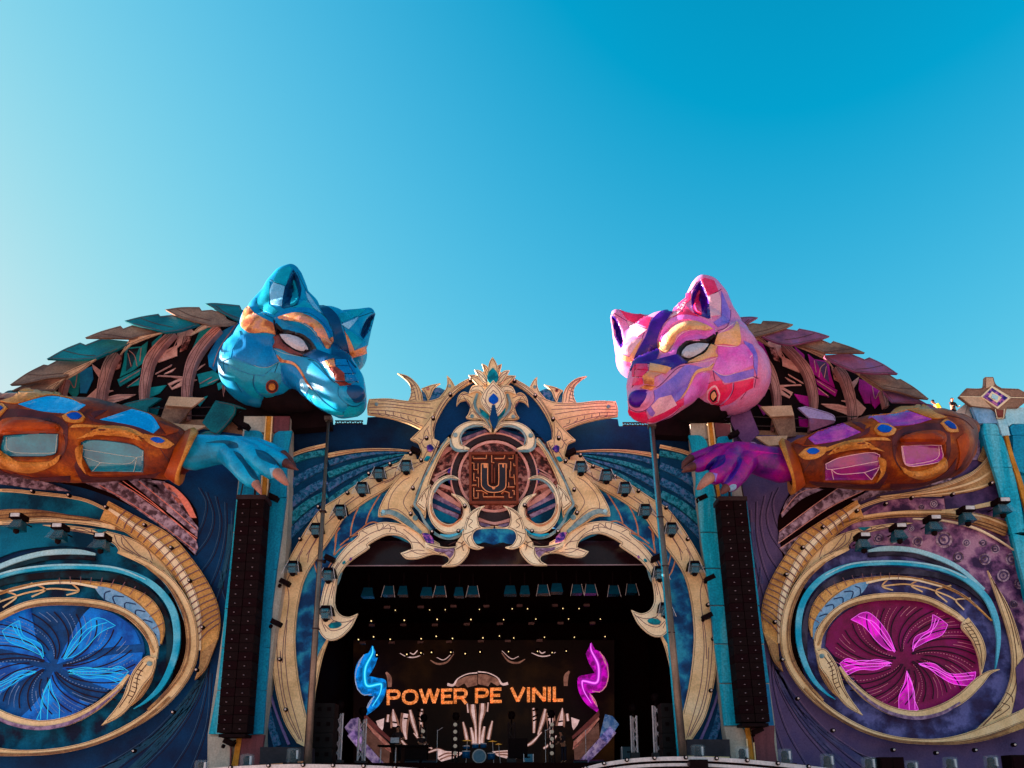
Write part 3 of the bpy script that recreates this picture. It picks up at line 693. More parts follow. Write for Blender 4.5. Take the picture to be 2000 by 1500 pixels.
plate('letter_drop', D7('915,850! 965,850! 955,880! 930,885!'), YC - .22, MAZEL, crest, .03)
band('maze_wall', [(a[0], a[1], True, a[3]) for a in D7('918,560,16 918,800,16')], YC - .16, MAZE, crest, .1, n=1)
band('maze_wall', [(a[0], a[1], True, a[3]) for a in D7('950,610,16 950,800,16')], YC - .16, MAZE, crest, .1, n=1)
# golden scrolls -------------------------------------------------------
BOLT = M('bolt_dark', (.01, .006, .008), rough=.3, bump=0); LENS = M('bulb_lens', (.6, .55, .5), rough=.1, bump=0)
for f in (None, mirror):
    plate('shoulder_plate', C5('345,605! 430,520 500,420! 490,540 500,600! 540,620! 500,720 460,800 420,900 380,1040! 350,1060! 400,1140 470,1210 470,1290! 440,1300! 400,1235 330,1190 250,1140 200,1120 130,1118! 140,1060 190,960 250,880 300,830! 290,800 310,742! 400,740! 415,700 405,650 390,625'), YC + .02, GOLD, crest, .16, f=f)
    band('grey_trim', C5('150,1105,26 200,1090,30 260,1110,34 330,1160,36 420,1230,20'), YC - .02, TEALD2 if 0 else SHADE, crest, .05, f=f)
    lines('engraved_lines', [C5('160,1080 240,1070 300,1100 380,1180 440,1260'), C5('210,1100 200,1040 230,960 290,890 340,860'), C5('400,860 330,960 300,1030 340,1100'), C5('410,640 440,600 470,590 460,540'), C5('420,620 440,660 470,660 500,690'),
        C5('470,520 440,560 430,610 400,600'), C5('480,580 490,640 450,700 430,740 400,770'), C5('440,760 400,780 370,800'), C5('530,620 480,740 430,860 380,980'), C5('300,840 350,780 400,760'), C5('500,640 520,660 560,640')], YC + .02, INK2, crest, 1.3, f=f)
    plate('side_blade', C5('600,590! 555,640 500,740 440,850 400,960 365,1045! 385,1060! 440,1130 450,1090! 455,1010 470,900 510,790 570,670 620,620!'), YC - .1, GOLD, crest, .1, f=f)
    band('blade_trim', C5('590,600,8 530,690,10 470,800,12 420,900,12 385,1000,14 375,1045,16 410,1090,14 450,1170,18 520,1240,18 600,1265,20 670,1250,14 700,1210,6'), YC - .14, SHADE, crest, .05, f=f)
    plate('cheek_wedge', C5('480,905! 470,980 445,1085! 385,1035! 420,960'), YC - .16, GOLD2, crest, .06, f=f)
    lines('engraved_lines', [C5('475,915! 385,1035! 440,1085!'), C5('440,960 455,1010'), C5('430,970 420,1020'), C5('395,1030 440,1065')], YC - .16, INK, crest, 1.1, f=f)
    band('upper_hook', C5('885,556,4 850,512,22 790,498,26 720,512,38 665,555,52 645,610,60 665,655,50 740,668,4'), YC - .2, GOLD2, crest, .14, f=f)
    band('hook_trim', C5('830,520,3 770,518,12 710,540,14 680,590,10 690,640,6'), YC - .24, SHADE, crest, .05, f=f)
    band('hook_trim', C5('612,600,4 620,650,14 660,680,18 730,682,6'), YC - .24, SHADE, crest, .05, f=f)
    disc('rivet', *C5('645,577')[0][:2], 4.2, 4.2, YC - .26, SHADE, crest, .05, f=f)
    band('lower_hook', C5('672,872,3 630,856,14 570,866,24 515,910,28 480,985,28 478,1070,34 510,1150,46 580,1200,60 660,1190,62 715,1130,52 718,1060,46 685,1005,30 620,968,3'), YC - .26, GOLD2, crest, .14, f=f)
    band('hook_trim', C5('660,876,3 600,872,10 545,900,12 505,960,10'), YC - .3, SHADE, crest, .05, f=f)
    band('hook_trim', C5('480,1040,4 490,1100,8 540,1160,10 610,1182,10 690,1130,6'), YC - .3, COPPER, crest, .05, f=f)
    band('hook_trim', C5('545,1240,6 600,1250,18 660,1235,14 700,1205,4'), YC - .36, CYAN, crest, .05, f=f)
    plate('claw_plate', C5('440,1290! 500,1310 580,1325 650,1320! 650,1300! 720,1200! 760,1260! 738,1320! 735,1360 690,1420 640,1448 555,1451! 600,1420 592,1385 540,1370! 450,1330!'), YC - .16, GOLD2, crest, .16, f=f)
    plate('claw_shadow', C5('500,1330! 580,1338 638,1332! 632,1370 610,1400! 575,1365! 510,1350!'), YC - .2, ROSE if 0 else LILAC, crest, .03, f=f)
    lines('engraved_lines', [C5('470,1310 560,1332 640,1330'), C5('640,1335 640,1380 600,1435'), C5('700,1350 690,1300 720,1270'), C5('650,1340 700,1310 735,1290'), C5('540,1370 600,1350 630,1360'), C5('600,1310 650,1290 690,1300')], YC - .2, INK, crest, 1.3, f=f)
    plate('centre_fork', C5('842,1048! 790,1064 745,1095 715,1140 700,1190 690,1235! 700,1280! 735,1320 790,1338 836,1325! 790,1312 762,1270! 765,1230 800,1203 900,1196! 900,1185! 820,1190 800,1160 798,1120 812,1075'), YC - .32, GOLD2, crest, .12, f=f)
    lines('engraved_lines', [C5('800,1070 750,1110 725,1160 715,1210'), C5('795,1090 800,1150 825,1190 900,1192'), C5('700,1240 745,1225 790,1200'), C5('740,1310 725,1270 750,1240'), C5('720,1130 760,1150 735,1180 760,1200')], YC - .32, INK, crest, 1.2, f=f)
    plate('eye_inlay', C5('425,1232! 460,1232 495,1262 503,1300! 460,1295 435,1265'), YC - .12, GEMP, crest, .06, f=f)
    plate('eye_inlay', C5('455,650! 480,640 505,665! 480,690! 460,680'), YC - .06, GEMP, crest, .06, f=f)
    plate('eye_inlay', C5('435,745! 455,718 480,722! 460,750'), YC - .06, GEMT, crest, .06, f=f)
    disc('rivet', *C5('378,1130')[0][:2], 5, 5, YC - .04, SHADE, crest, .05, f=f)
    disc('rivet', *C5('165,1088')[0][:2], 3.6, 3.6, YC - .06, CYANP, crest, .05, f=f)
plate('blue_inlay', C5('757,1262! 780,1215 830,1203 900,1200! 1000,1203 1045,1220 1068,1262 1050,1298 1000,1300 960,1292 900,1308! 840,1292 800,1302 770,1290'), YC - .22, MARB, crest, .06)
# crown of leaves ------------------------------------------------------
for f in (None, mirror):
    plate('crown_side', C5('900,255! 820,245 760,250 735,300! 700,290 665,320 652,380! 680,350 720,345 745,380 735,430 716,460! 760,474 810,470! 850,510 880,560! 902,560!'), YC - .08, GOLD, crest, .14, f=f)
    plate('crown_leaf', C5('732,178! 790,180 840,215! 850,260! 800,250 765,215'), YC - .1, GOLD, crest, .1, f=f)
    plate('crown_leaf', C5('772,142! 815,150 850,190 870,240! 830,230 800,190'), YC - .16, GOLD2, crest, .1, f=f)
    plate('crown_leaf', C5('822,102! 858,120 875,165 880,230! 850,190'), YC - .22, GOLD, crest, .1, f=f)
    plate('crown_hook', C5('733,302! 760,255 820,248 850,290! 830,310 810,290 780,285'), YC - .2, GOLD2, crest, .1, f=f)
    band('crown_trim', C5('792,300,14 775,370,18 800,430,16 850,470,12 880,530,4'), YC - .16, SHADE, crest, .05, f=f)
    plate('crown_gem', C5('805,395! 850,430 872,450! 868,475! 820,440'), YC - .2, GEMT, crest, .05, f=f)
    lines('engraved_lines', [C5('660,365 700,310 760,330'), C5('700,320 730,370 750,400'), C5('740,445 760,420 800,460'), C5('770,350 760,400 810,460 870,540'), C5('790,300 770,350'), C5('680,310 740,300')], YC - .08, INK2, crest, 1.2, f=f)
    lines('engraved_lines', [C5('740,182 800,205 845,250')], YC - .1, INK2, crest, 1.2, f=f)
    lines('engraved_lines', [C5('780,150 830,190 862,235')], YC - .16, INK2, crest, 1.2, f=f)
    lines('engraved_lines', [C5('830,110 860,160 876,220')], YC - .22, INK2, crest, 1.2, f=f)
    disc('rivet', *C5('757,452')[0][:2], 3.6, 3.6, YC - .12, SHADE, crest, .05, f=f)
plate('crown_leaf', C5('893,58! 915,90 930,140 928,240! 858,240! 862,140 873,90'), YC - .3, GOLD, crest, .1)
plate('crown_gem', C5('896,128! 925,165 932,205 895,250! 858,205 868,160'), YC - .36, GEMT, crest, .06)
plate('crown_heart', C5('898,212! 930,250 968,290 985,350 960,410 905,470! 850,410 815,350 835,290 865,250'), YC - .42, GOLD2, crest, .12)
lines('engraved_lines', [C5('898,245 860,290 848,350 870,400 900,440'), C5('898,245 940,290 952,350 930,400 905,440'), C5('830,330 870,395 900,400'), C5('970,330 930,395 905,400'), C5('840,370 880,425'), C5('960,370 925,425'), C5('898,280 875,305'), C5('898,280 925,305')], YC - .42, INK2, crest, 1.2)
plate('crown_gem', C5('900,300! 925,325 930,350 900,373! 868,350 875,325'), YC - .48, GEM, crest, .06)
plate('crown_stem', C5('890,378! 910,378! 920,430 930,475 905,545! 875,475 882,430'), YC - .48, NAVY2, crest, .05)
# ---------------------------------------------------------------- the two eye walls beside the arch
YE = 30.6
PETAL = {}
def petalmat(name, c1, c2, e): return M(name, c1, c2, scale=1.4, rough=.4, emit=e, kind='mottle')
for side in ('L', 'R'):
    Lf = side == 'L'; f = eye_left if Lf else None
    mat_wall = WALLL if Lf else WALLR; field = FIELDL if Lf else FIELDR
    t = thing('eye_wall', 'dark blue wall with a huge glowing blue eye ringed in gold bands' if Lf else 'violet grey wall with a huge magenta eye ringed in gold bands', 'wall',
              (P(120 if Lf else 1760, 1400, YE).x, YE, 0))
    if Lf: plate('wall_panel', PX('-420,600! 60,790! 482,850! 480,1000! 470,1200 440,1400! 425,1660! -420,1660!'), YE, mat_wall, t, 1.2)
    else: plate('wall_panel', PX('1405,850! 1430,1000 1480,1200 1490,1320! 1515,1660! 2300,1660! 2300,846! 1904,846! 1800,850!'), YE, mat_wall, t, 1.2)
    gr = ['150,880 190,1080 300,1290 460,1480', '155,920 220,1130 360,1340 520,1500', '165,960 260,1180 430,1390 600,1540', '180,1000 320,1240 520,1430 700,1560', '200,1050 400,1290 620,1450 820,1580', '160,900 175,1100 230,1300 340,1500', '150,1000 170,1250 250,1500', '240,1150 480,1370 760,1500']
    gu = ['60,240 70,400 100,560 130,680', '90,200 90,350 120,500 165,620', '130,170 110,300 140,440 200,540', '170,150 140,260 160,360 220,450', '200,130 170,200 180,280 205,350', '70,700 100,620 110,520']
    lines('wall_grooves', [C7(q) for q in gr + gu], YE, M('groove_line', (.012, .008, .018), rough=.8, bump=0), t, 1.5, f=f)
    lines('wall_highlights', [C7(' '.join(f"{float(a.split(',')[0])+9},{float(a.split(',')[1])-3}" for a in q.split())) for q in gr + gu], YE, M('groove_edge_left', (.05, .10, .16), rough=.8, bump=0) if Lf else M('groove_edge_right', (.2, .14, .22), rough=.8, bump=0), t, .8, f=f)
    lines('wall_bands', [C7(q) for q in ('165,930,26 250,1150,30 400,1360,36 560,1530,40', '190,1010,20 350,1255,26 560,1430,30 760,1560,30', '75,300,20 85,450,24 120,600,20')], YE, M('wall_band_left', (.012, .045, .09), (.02, .09, .15), scale=1.2) if Lf else M('wall_band_right', (.06, .06, .15), (.10, .10, .2), scale=1.2, kind='mottle'), t, f=f)
    # striped rock fan behind the arm
    ff = None if not Lf else None
    if Lf:
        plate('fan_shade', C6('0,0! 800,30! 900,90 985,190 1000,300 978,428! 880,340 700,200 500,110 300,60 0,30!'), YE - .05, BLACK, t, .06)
        for q, m in (('430,60! 600,50! 760,170 860,240 990,345! 1000,385! 985,420! 880,330 700,200 560,110!', ROCK), ('640,40! 760,40! 870,150 960,240 998,290! 996,335! 900,250 760,140!', ROCK), ('700,40! 830,52! 900,130 960,230 1000,285! 1000,300! 860,170!', ROCK), ('815,52! 880,80 950,150 992,235! 960,235! 880,140!', SALMON),
                     ('-20,10! 120,30 250,62 355,102! 200,92 60,72 -20,62!', ROCK)):
            plate('rock_stripe', C6(q), YE - .11, m, t, .05)
        lines('rock_stripe_edges', [C6('500,70 640,150 800,260 985,400'), C6('620,50 760,150 900,270 996,340'), C6('700,50 860,180 990,295'), C6('600,60 700,120 880,250 990,350')], YE - .11, SALMON, t, 1.4)
        plate('texture_field', C6('-60,100! 100,98 260,115 420,150 560,200 720,300! 800,400 860,520! 700,480! 500,400 300,380 100,400 -60,460!'), YE - .14, TEALW, t, .05)
    else:
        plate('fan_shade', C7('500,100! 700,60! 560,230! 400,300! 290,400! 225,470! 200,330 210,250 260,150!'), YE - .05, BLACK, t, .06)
        for q in ('215,260! 250,180 330,130! 420,138! 310,190 220,275!', '205,350! 350,240 500,130! 640,135! 440,230 200,400!', '210,430! 400,300! 480,255! 500,260! 420,330 240,460!', '560,190! 700,120! 900,90! 1050,85! 1000,110 740,150 600,200!'):
            plate('rock_stripe', C7(q), YE - .11, ROCK, t, .05)
        lines('rock_stripe_edges', [C7('205,345 350,235 500,128'), C7('200,403 440,235 640,135'), C7('208,428 400,300 500,240'), C7('215,258 300,160 400,130')], YE - .11, ROSE, t, 1.6)
        plate('texture_field', C7('500,350! 620,250 760,190 1000,185! 1260,110! 1320,60! 1500,60! 1500,1200! 1380,1100! 1340,900 1240,700 1100,560 900,450 700,410 560,430!'), YE - .14, PURP, t, .05)
        plate('texture_field', C7('1010,175! 1150,130 1290,100! 1330,210! 1200,240 1020,240!'), YE - .17, PURPD, t, .05)
        plate('rock_stripe', E1('255,530! 290,560 288,700! 168,706! 215,610!'), YE - .1, LILAC, t, .05); plate('shade_panel', E1('165,712! 285,706! 250,800 150,850 -20,880! -20,800!'), YE - .08, PURPD, t, .05)
        plate('gold_drape', E1('330,560! 350,640 330,720! 280,700 305,640!'), YE - .2, GOLDD, t, .06)
        for cx, cy, r in ((1010, 385, 40), (1080, 470, 26), (1210, 480, 28), (1260, 430, 22), (1340, 480, 30), (690, 380, 24), (760, 385, 22), (880, 395, 26), (1300, 560, 30), (1380, 600, 26), (1200, 400, 20), (1120, 400, 20), (960, 210, 18), (900, 225, 14), (1380, 420, 20), (1140, 590, 20), (1350, 700, 20), (850, 330, 14)):
            for k, (rr, mm) in enumerate(((r, ROCK), (r * .72, PURPD), (r * .5, ROCK), (r * .2, PURPD))):
                disc('scroll_boss', *C7(f'{cx},{cy}')[0][:2], rr / 2.5, rr / 2.5, YE - .16 - .012 * k, mm, t, .03)
    # wing bands
    if Lf:
        band('upper_gold_band', C6('-60,96,10 60,98,14 200,112,16 340,128,14 440,150,14 540,195,14 640,240,12 720,290,10'), YE - .22, GOLD, t)
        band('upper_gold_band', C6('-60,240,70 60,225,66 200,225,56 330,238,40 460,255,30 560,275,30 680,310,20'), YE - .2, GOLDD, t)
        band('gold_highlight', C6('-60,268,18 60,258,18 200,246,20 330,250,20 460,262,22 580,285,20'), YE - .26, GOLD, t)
        lines('engraved_lines', [C6('-20,225 200,210 330,220 450,235'), C6('-20,240 200,228 330,240 460,250'), C6('-20,275 200,262 330,268')], YE - .27, INK, t, 1.3)
    else:
        band('upper_gold_band', C7('430,340,6 520,270,12 640,210,16 760,178,16 900,168,12 1000,170,4'), YE - .22, GOLD, t)
        plate('gold_drape', C7('680,176! 850,150 1000,110 1150,50 1220,-20 1250,-100! 1300,-100! 1290,20 1275,100! 1180,140 1050,165 900,172!'), YE - .24, GOLDD, t, .08)
        for q in ('700,174,4 860,155,10 1010,120,14 1150,60,14 1240,-30,12 1262,-90,10', '800,170,3 1000,145,8 1160,100,10 1270,30,10', '900,170,3 1060,155,6 1180,130,8 1272,95,8'):
            band('gold_fold', C7(q), YE - .29, GOLD, t, .05)
        band('upper_gold_band', C7('470,330,10 600,285,22 760,262,28 900,256,34 1050,262,44 1200,292,60 1320,335,66'), YE - .26, GOLDD, t)
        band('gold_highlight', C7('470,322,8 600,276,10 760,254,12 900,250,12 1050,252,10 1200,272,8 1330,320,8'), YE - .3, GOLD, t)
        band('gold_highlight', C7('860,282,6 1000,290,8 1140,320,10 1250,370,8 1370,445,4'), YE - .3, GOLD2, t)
        band('gold_strip', C7('1000,242,6 1100,236,16 1260,205,22'), YE - .3, GOLD, t)
        lines('engraved_lines', [C7('600,290 760,268 900,264 1050,272 1200,300 1320,345'), C7('900,275 1050,282 1200,315 1330,365'), C7('1000,290 1150,318 1320,390')], YE - .29, INK, t, 1.3)
    plate('eye_field', C7('225,880! 230,740 290,610 400,490 540,430! 700,405 900,430 1080,510 1230,660 1330,830 1400,1000! 1400,1240! 1200,1320 1000,1365 800,1362 600,1300 400,1180 280,1030'), YE - .12, field, t, .06, f=f)
    # outer tile band
    plate('ornament_plate', C7('290,590! 340,500 400,430 480,370 600,330 760,305 860,303! 760,325 640,350 560,395 540,430! 420,485 330,560!'), YE - .2, GOLD, t, .06, f=f)
    lines('engraved_lines', [C7('400,470 420,420 470,370'), C7('420,465 460,440 500,390 530,350'), C7('450,455 520,400 530,360'), C7('350,520 390,500 410,470'), C7('560,390 610,345 700,335 780,318'), C7('640,345 700,320 730,325'), C7('480,440 540,400 560,350'), C7('590,330 610,345 650,340 655,325')], YE - .2, INK2, t, 1.5, f=f)
    plate('ornament_gem', C7('590,326! 620,340 655,322!'), YE - .23, GEMT, t, .04, f=f)
    plate('tile_band', C7('585,190! 480,255 330,345 240,455 170,570 130,670 118,760 128,838! 200,900! 205,800 220,740 250,650 300,560 370,470 450,390 540,320 620,280!'), YE - .3, TILE, t, .09, f=f)
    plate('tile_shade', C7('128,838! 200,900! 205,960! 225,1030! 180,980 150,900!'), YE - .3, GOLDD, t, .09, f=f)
    band('cream_strip', C7('600,215,10 500,290,22 400,370,32 320,460,36 265,560,36 230,650,34 212,750,30 203,890,8'), YE - .36, GOLD2, t, .05, f=f)
    # tile joints: thin bars standing on the band
    acc = Acc()
    oe = smooth(C7('540,215 480,255 405,300 330,345 285,398 240,455 204,512 170,570 148,620 130,670 122,715 118,760'), False, 2)
    ie = smooth(C7('585,272 520,320 465,362 415,410 365,465 322,520 288,570 262,622 240,675 225,730 213,785 205,845'), False, 2)
    for a_, b_ in zip(oe[1::1], ie[1::1]):
        s_ = [(a_[0], a_[1], True, 1.5), ((a_[0] + b_[0]) / 2 + 3, (a_[1] + b_[1]) / 2 - 1, False, 1.5), (b_[0], b_[1], True, 1.5)]
        band('tile_joint', s_, YE - .4, INK, None, .03, f=f, acc=acc, n=2)
    acc.build('tile_joints', INK2, t)
    # thick ring
    band('ring_band', C7('545,428,14 430,482,26 335,562,34 275,655,38 240,760,38 232,880,38 258,985,40 320,1090,36 410,1185,30 530,1265,24 660,1325,20 800,1358,18 950,1368,20 1080,1355,30 1200,1322,44 1330,1272,54 1480,1205,60'), YE - .5, GOLD, t, .16, f=f)
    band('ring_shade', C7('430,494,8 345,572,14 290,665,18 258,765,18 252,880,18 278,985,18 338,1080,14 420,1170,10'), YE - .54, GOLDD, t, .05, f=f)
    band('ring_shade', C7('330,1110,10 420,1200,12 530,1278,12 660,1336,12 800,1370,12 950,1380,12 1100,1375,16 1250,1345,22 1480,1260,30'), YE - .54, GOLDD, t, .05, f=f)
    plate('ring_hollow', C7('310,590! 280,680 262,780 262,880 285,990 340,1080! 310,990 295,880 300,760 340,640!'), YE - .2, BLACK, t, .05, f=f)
    band('teal_strip', C7('390,520,8 320,610,16 285,690,14 262,770,4'), YE - .24, CYAN if Lf else TEALW, t, .05, f=f)
    band('shading_strip', C7('640,462,14 760,450,24 880,462,26 1000,505,24 1100,560,14 1190,640,6'), YE - .26, TEALD if Lf else TEALD2, t, .06, f=f)  # dark strips: shading of the cyan bands put into the colour
    band('shading_strip', C7('345,1020,10 330,900,24 335,790,30 375,680,34 450,600,34 560,550,36 700,535,34 850,540,30 1000,565,28 1120,615,24 1220,700,22 1262,800,16 1280,900,6'), YE - .3, TEALD if Lf else TEALD2, t, .06, f=f)
    band('cyan_strip', C7('640,440,10 700,430,22 780,428,24 880,440,22 1000,480,22 1100,535,20 1205,630,18'), YE - .34, CYANP, t, .07, f=f)
    band('cyan_strip', C7('480,1165,2 430,1130,12 370,1065,22 325,970,26 300,860,28 308,735,30 350,640,30 430,562,28 550,512,24 700,498,22 850,502,22 1000,528,22 1120,580,24 1215,665,28 1262,765,28 1278,860,20 1272,950,12 1262,1015,3'), YE - .44, CYAN, t, .08, f=f)
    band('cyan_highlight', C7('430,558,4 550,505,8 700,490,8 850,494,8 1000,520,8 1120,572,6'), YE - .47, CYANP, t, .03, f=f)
    band('tile_strip', C7('375,860,22 372,790,44 395,715,56 440,655,54 520,610,42 620,585,28 740,570,18 860,575,14 1000,608,12 1120,668,9 1245,780,4'), YE - .38, TILE, t, .07, f=f)
    band('cream_strip', C7('630,596,10 740,575,10 860,580,8 1000,614,6'), YE - .41, GOLD2, t, .04, f=f)
    lines('tile_joints', [C7(q) for q in ('352,760 400,790', '370,700 415,735', '398,655 430,690', '430,620 462,655', '470,590 495,630', '515,570 535,610', '560,558 575,595', '610,550 618,585', '655,548 660,580', '700,545 700,575', '745,545 742,575', '790,550 786,578')], YE - .42, INK2, t, 1.3, f=f)
    band('blade_strip', C7('375,870,10 395,800,44 440,730,50 510,668,52 590,625,56 645,590,4'), YE - .4, BLADE, t, .06, f=f)
    lines('blade_lines', [C7(q) for q in ('385,820 410,800 420,830', '400,760 440,750 440,800', '430,710 470,705 465,760', '470,675 515,670 510,725', '520,640 565,640 550,690', '575,612 600,625 600,670')], YE - .4, M('blade_ink', (.02, .04, .10), rough=.6, bump=0), t, 2.4, f=f)
    lines('chevrons', [C7(q) for q in ('740,575 708,612 760,632', '708,612 800,602 850,605', '908,575 848,606 905,640', '848,606 920,620 970,636', '1045,608 968,636 1025,690', '968,636 1030,660 1068,680', '1140,672 1068,680 1108,728', '700,575 730,575')], YE - .18, GOLD, t, 3.0, f=f)
    # the eye itself
    disc_t = YE - .22
    ep = C7('432,905! 445,830 500,760 600,700 720,672 830,668 950,690 1060,745 1140,820 1190,920 1200,1010 1170,1090 1090,1160 980,1210 860,1222 740,1195 640,1130 560,1050 500,980')
    iris = plate('iris', ep, disc_t, M('iris_left', (.004, .012, .03), (.003, .045, .14), (.003, .09, .26), scale=.8, rough=.5, emit=.12) if Lf else M('iris_right', (.06, .006, .025), (.12, .010, .05), (.16, .015, .09), scale=1.1, rough=.5, emit=.1), t, .05, f=f)
    ecx, ecy = C7('818,968')[0][:2]
    base_m = petalmat('petal_blue', (.002, .05, .20), (.003, .13, .40), .2) if Lf else petalmat('petal_magenta', (.20, .003, .16), (.46, .012, .38), .34)
    line_m = glow('petal_glow_blue', (.0, .36, .60), .42) if Lf else glow('petal_glow_magenta', (.75, .10, .72), .40)
    PT = ('772,930! 740,850 690,780 640,740 600,745! 555,775! 620,810 680,880 730,920', '855,920! 870,860 940,820 955,750! 990,770 1028,800! 1000,850 930,880', '750,985! 680,970 600,985 540,965 500,990! 540,1045! 600,1020 680,1020', '885,990! 960,990 1040,1040 1165,1030! 1160,1060 1145,1100! 1060,1090 1000,1060 930,1010', '828,1025! 855,1090 860,1150 885,1215! 840,1225 790,1218! 790,1150 815,1090')
    wide = ('800,955! 760,860 700,740 660,690! 560,720 480,790 450,860! 600,880 700,920', '830,950! 880,860 900,760 910,690! 1040,730 1130,820 1170,900! 1060,880 940,910', '780,975! 680,940 560,910 440,900! 470,1000 560,1080! 640,1050 720,1010', '850,975! 980,950 1100,950 1200,980! 1180,1070 1110,1150! 1020,1080 930,1020', '815,990! 850,1070 900,1150 960,1212! 860,1225 740,1195 660,1140! 740,1100 790,1050')
    if Lf:
        for q in wide: plate('petal_field', C7(q), disc_t - .05, base_m, t, .04, f=f)
        for q in PT: plate('petal_core', C7(q), disc_t - .056, petalmat('petal_core_blue', (.003, .10, .32), (.005, .22, .52), .22), t, .03, f=f)
        lines('petal_lines', [C7(q + ' ' + q.split()[0].rstrip('!')) for q in PT], disc_t - .064, line_m, t, 1.1, f=f)
    else:
        for q in PT: plate('petal_field', C7(q), disc_t - .05, base_m, t, .04, f=f)
        lines('petal_lines', [C7(q + ' ' + q.split()[0].rstrip('!')) for q in PT], disc_t - .06, line_m, t, .9, f=f)
    lines('petal_lines', [C7(q) for q in ('765,920 720,850 670,790 620,770', '862,910 900,860 960,820 985,775', '745,992 660,990 560,995 520,1005', '900,1000 980,1030 1060,1070 1150,1065', '830,1040 835,1120 840,1215', '768,935 700,850 640,780 590,760', '857,930 885,880 940,850 970,770', '750,1000 660,1005 580,1010 530,1030', '890,996 960,1010 1050,1052 1155,1048', '828,1035 862,1120 868,1215', '755,988 640,975 520,980')], disc_t - .064, line_m, t, 1.3, f=f)
    # spiralling dashed relief lines between the petals
    dm = M('iris_line_left', (.12, .20, .36), (.22, .32, .5), rough=.5, bump=0) if Lf else M('iris_line_right', (.42, .12, .18), (.62, .26, .32), rough=.5, bump=0)
    dk = M('iris_groove', (.012, .004, .012), rough=.7, bump=0)
    st, sk = [], []
    rnd = random.Random(5)
    for k in range(5):
        for j in range(13):
            a0 = k * 72 + 2 + j * 5.2; sk_ = j % 3 == 0
            pts = []
            r0, r1 = .12 + .05 * (j % 4), .96
            for i in range(9):
                r = r0 + (r1 - r0) * i / 8; a = R(a0 + 46 * r - 40)
                x, y = 818 + 360 * r * math.cos(a), 962 + 262 * r * math.sin(a)
                pts.append((x, y))
            ci = [p for p in pts if ((p[0] - 818) / 365) ** 2 + ((p[1] - 945) / 268) ** 2 < .97 and p[0] > 470]
            if len(ci) < 3: continue
            if sk_: sk.append(C7(' '.join(f'{x:.1f},{y:.1f}' for x, y in ci)))
            elif j in (1, 7):
                q = smooth(C7(' '.join(f'{x:.1f},{y:.1f}' for x, y in ci)), False, 5)
                for i in range(0, len(q) - 1, 2): st.append([(q[i][0], q[i][1], True, 1.5), (q[i + 1][0], q[i + 1][1], True, 1.5)])
            else:
                q = ci[-(3 + rnd.randrange(3)):]; st.append(C7(' '.join(f'{x:.1f},{y:.1f},{3.2 - .4*i:.1f}' for i, (x, y) in enumerate(q))))
    lines('iris_grooves', sk, disc_t - .053, dk, t, 2.4, f=f); lines('iris_relief', st, disc_t - .054, dm, t, 1.3, f=f, n=2)
    # rim
    band('eye_rim', C7('395,930,24 400,850,40 450,770,38 530,705,32 640,668,28 800,656,26 930,676,26 1050,738,26 1120,790,16'), YE - .46, GOLD, t, .1, f=f)
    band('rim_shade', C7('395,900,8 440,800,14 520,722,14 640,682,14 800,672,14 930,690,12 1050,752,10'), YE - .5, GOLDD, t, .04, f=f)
    band('eye_rim', C7('500,1005,10 560,1085,22 650,1165,32 760,1222,40 880,1240,42 1000,1210,44 1100,1155,48 1180,1080,44 1230,1035,20 1282,1018,3'), YE - .48, GOLD, t, .1, f=f)
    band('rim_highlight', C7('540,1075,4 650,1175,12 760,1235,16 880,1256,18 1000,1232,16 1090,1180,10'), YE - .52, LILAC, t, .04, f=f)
    plate('tear_blade', C7('385,925! 430,920 480,985 505,1050 525,1110 560,1170 615,1243! 540,1200 480,1130 440,1060 400,1000'), YE - .56, GOLD, t, .1, f=f)
    lines('engraved_lines', [C7('420,950 460,1010 470,1080 500,1140'), C7('440,945 480,1010 500,1090 540,1160')] + [C7(f'{x},{y} {x+22},{y-10}') for x, y in ((440, 990), (446, 1010), (452, 1030), (458, 1050), (464, 1070), (472, 1090), (482, 1110))], YE - .56, INK, t, 1.6, f=f)
    disc('rivet', *C7('414,953')[0][:2], 4.5, 4.5, YE - .6, SHADE, t, .05, f=f)
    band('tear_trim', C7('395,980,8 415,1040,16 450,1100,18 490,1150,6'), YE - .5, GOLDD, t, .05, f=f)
    if not Lf:
        plate('tear_blade', C7('1100,790! 1130,765! 1190,850 1215,930 1205,1000 1192,1045! 1180,960 1150,880 1100,820'), YE - .56, GOLD, t, .1)
        lines('engraved_lines', [C7('1115,790 1165,850 1190,930 1195,1000'), C7('1110,810 1150,870 1180,940')] + [C7(f'{1105+i*10},{800+i*16} {1140+i*8},{790+i*18}') for i in range(7)], YE - .56, INK, t, 1.4)
        plate('side_spike', C7('1225,535! 1260,600 1320,700 1370,830 1400,960! 1400,1240! 1170,1310! 1260,1220 1320,1120 1345,1000 1330,860 1280,700'), YE - .4, GOLD, t, .1)
        plate('spike_hollow', C7('1360,1010! 1400,960! 1400,1240! 1340,1240! 1365,1120'), YE - .44, PURPD, t, .03)
        lines('engraved_lines', [C7('1240,570 1300,690 1345,830 1365,1000 1340,1140 1200,1295'), C7('1260,600 1330,740 1375,900'), C7('1290,1180 1330,1200 1300,1230 1250,1260'), C7('1310,1130 1340,1150 1345,1180'), C7('1260,1230 1290,1215')], YE - .4, INK, t, 1.6)
    else:
        band('tear_blade', C6('-60,700,30 -10,640,10'), YE - .56, GOLD, t, .1)
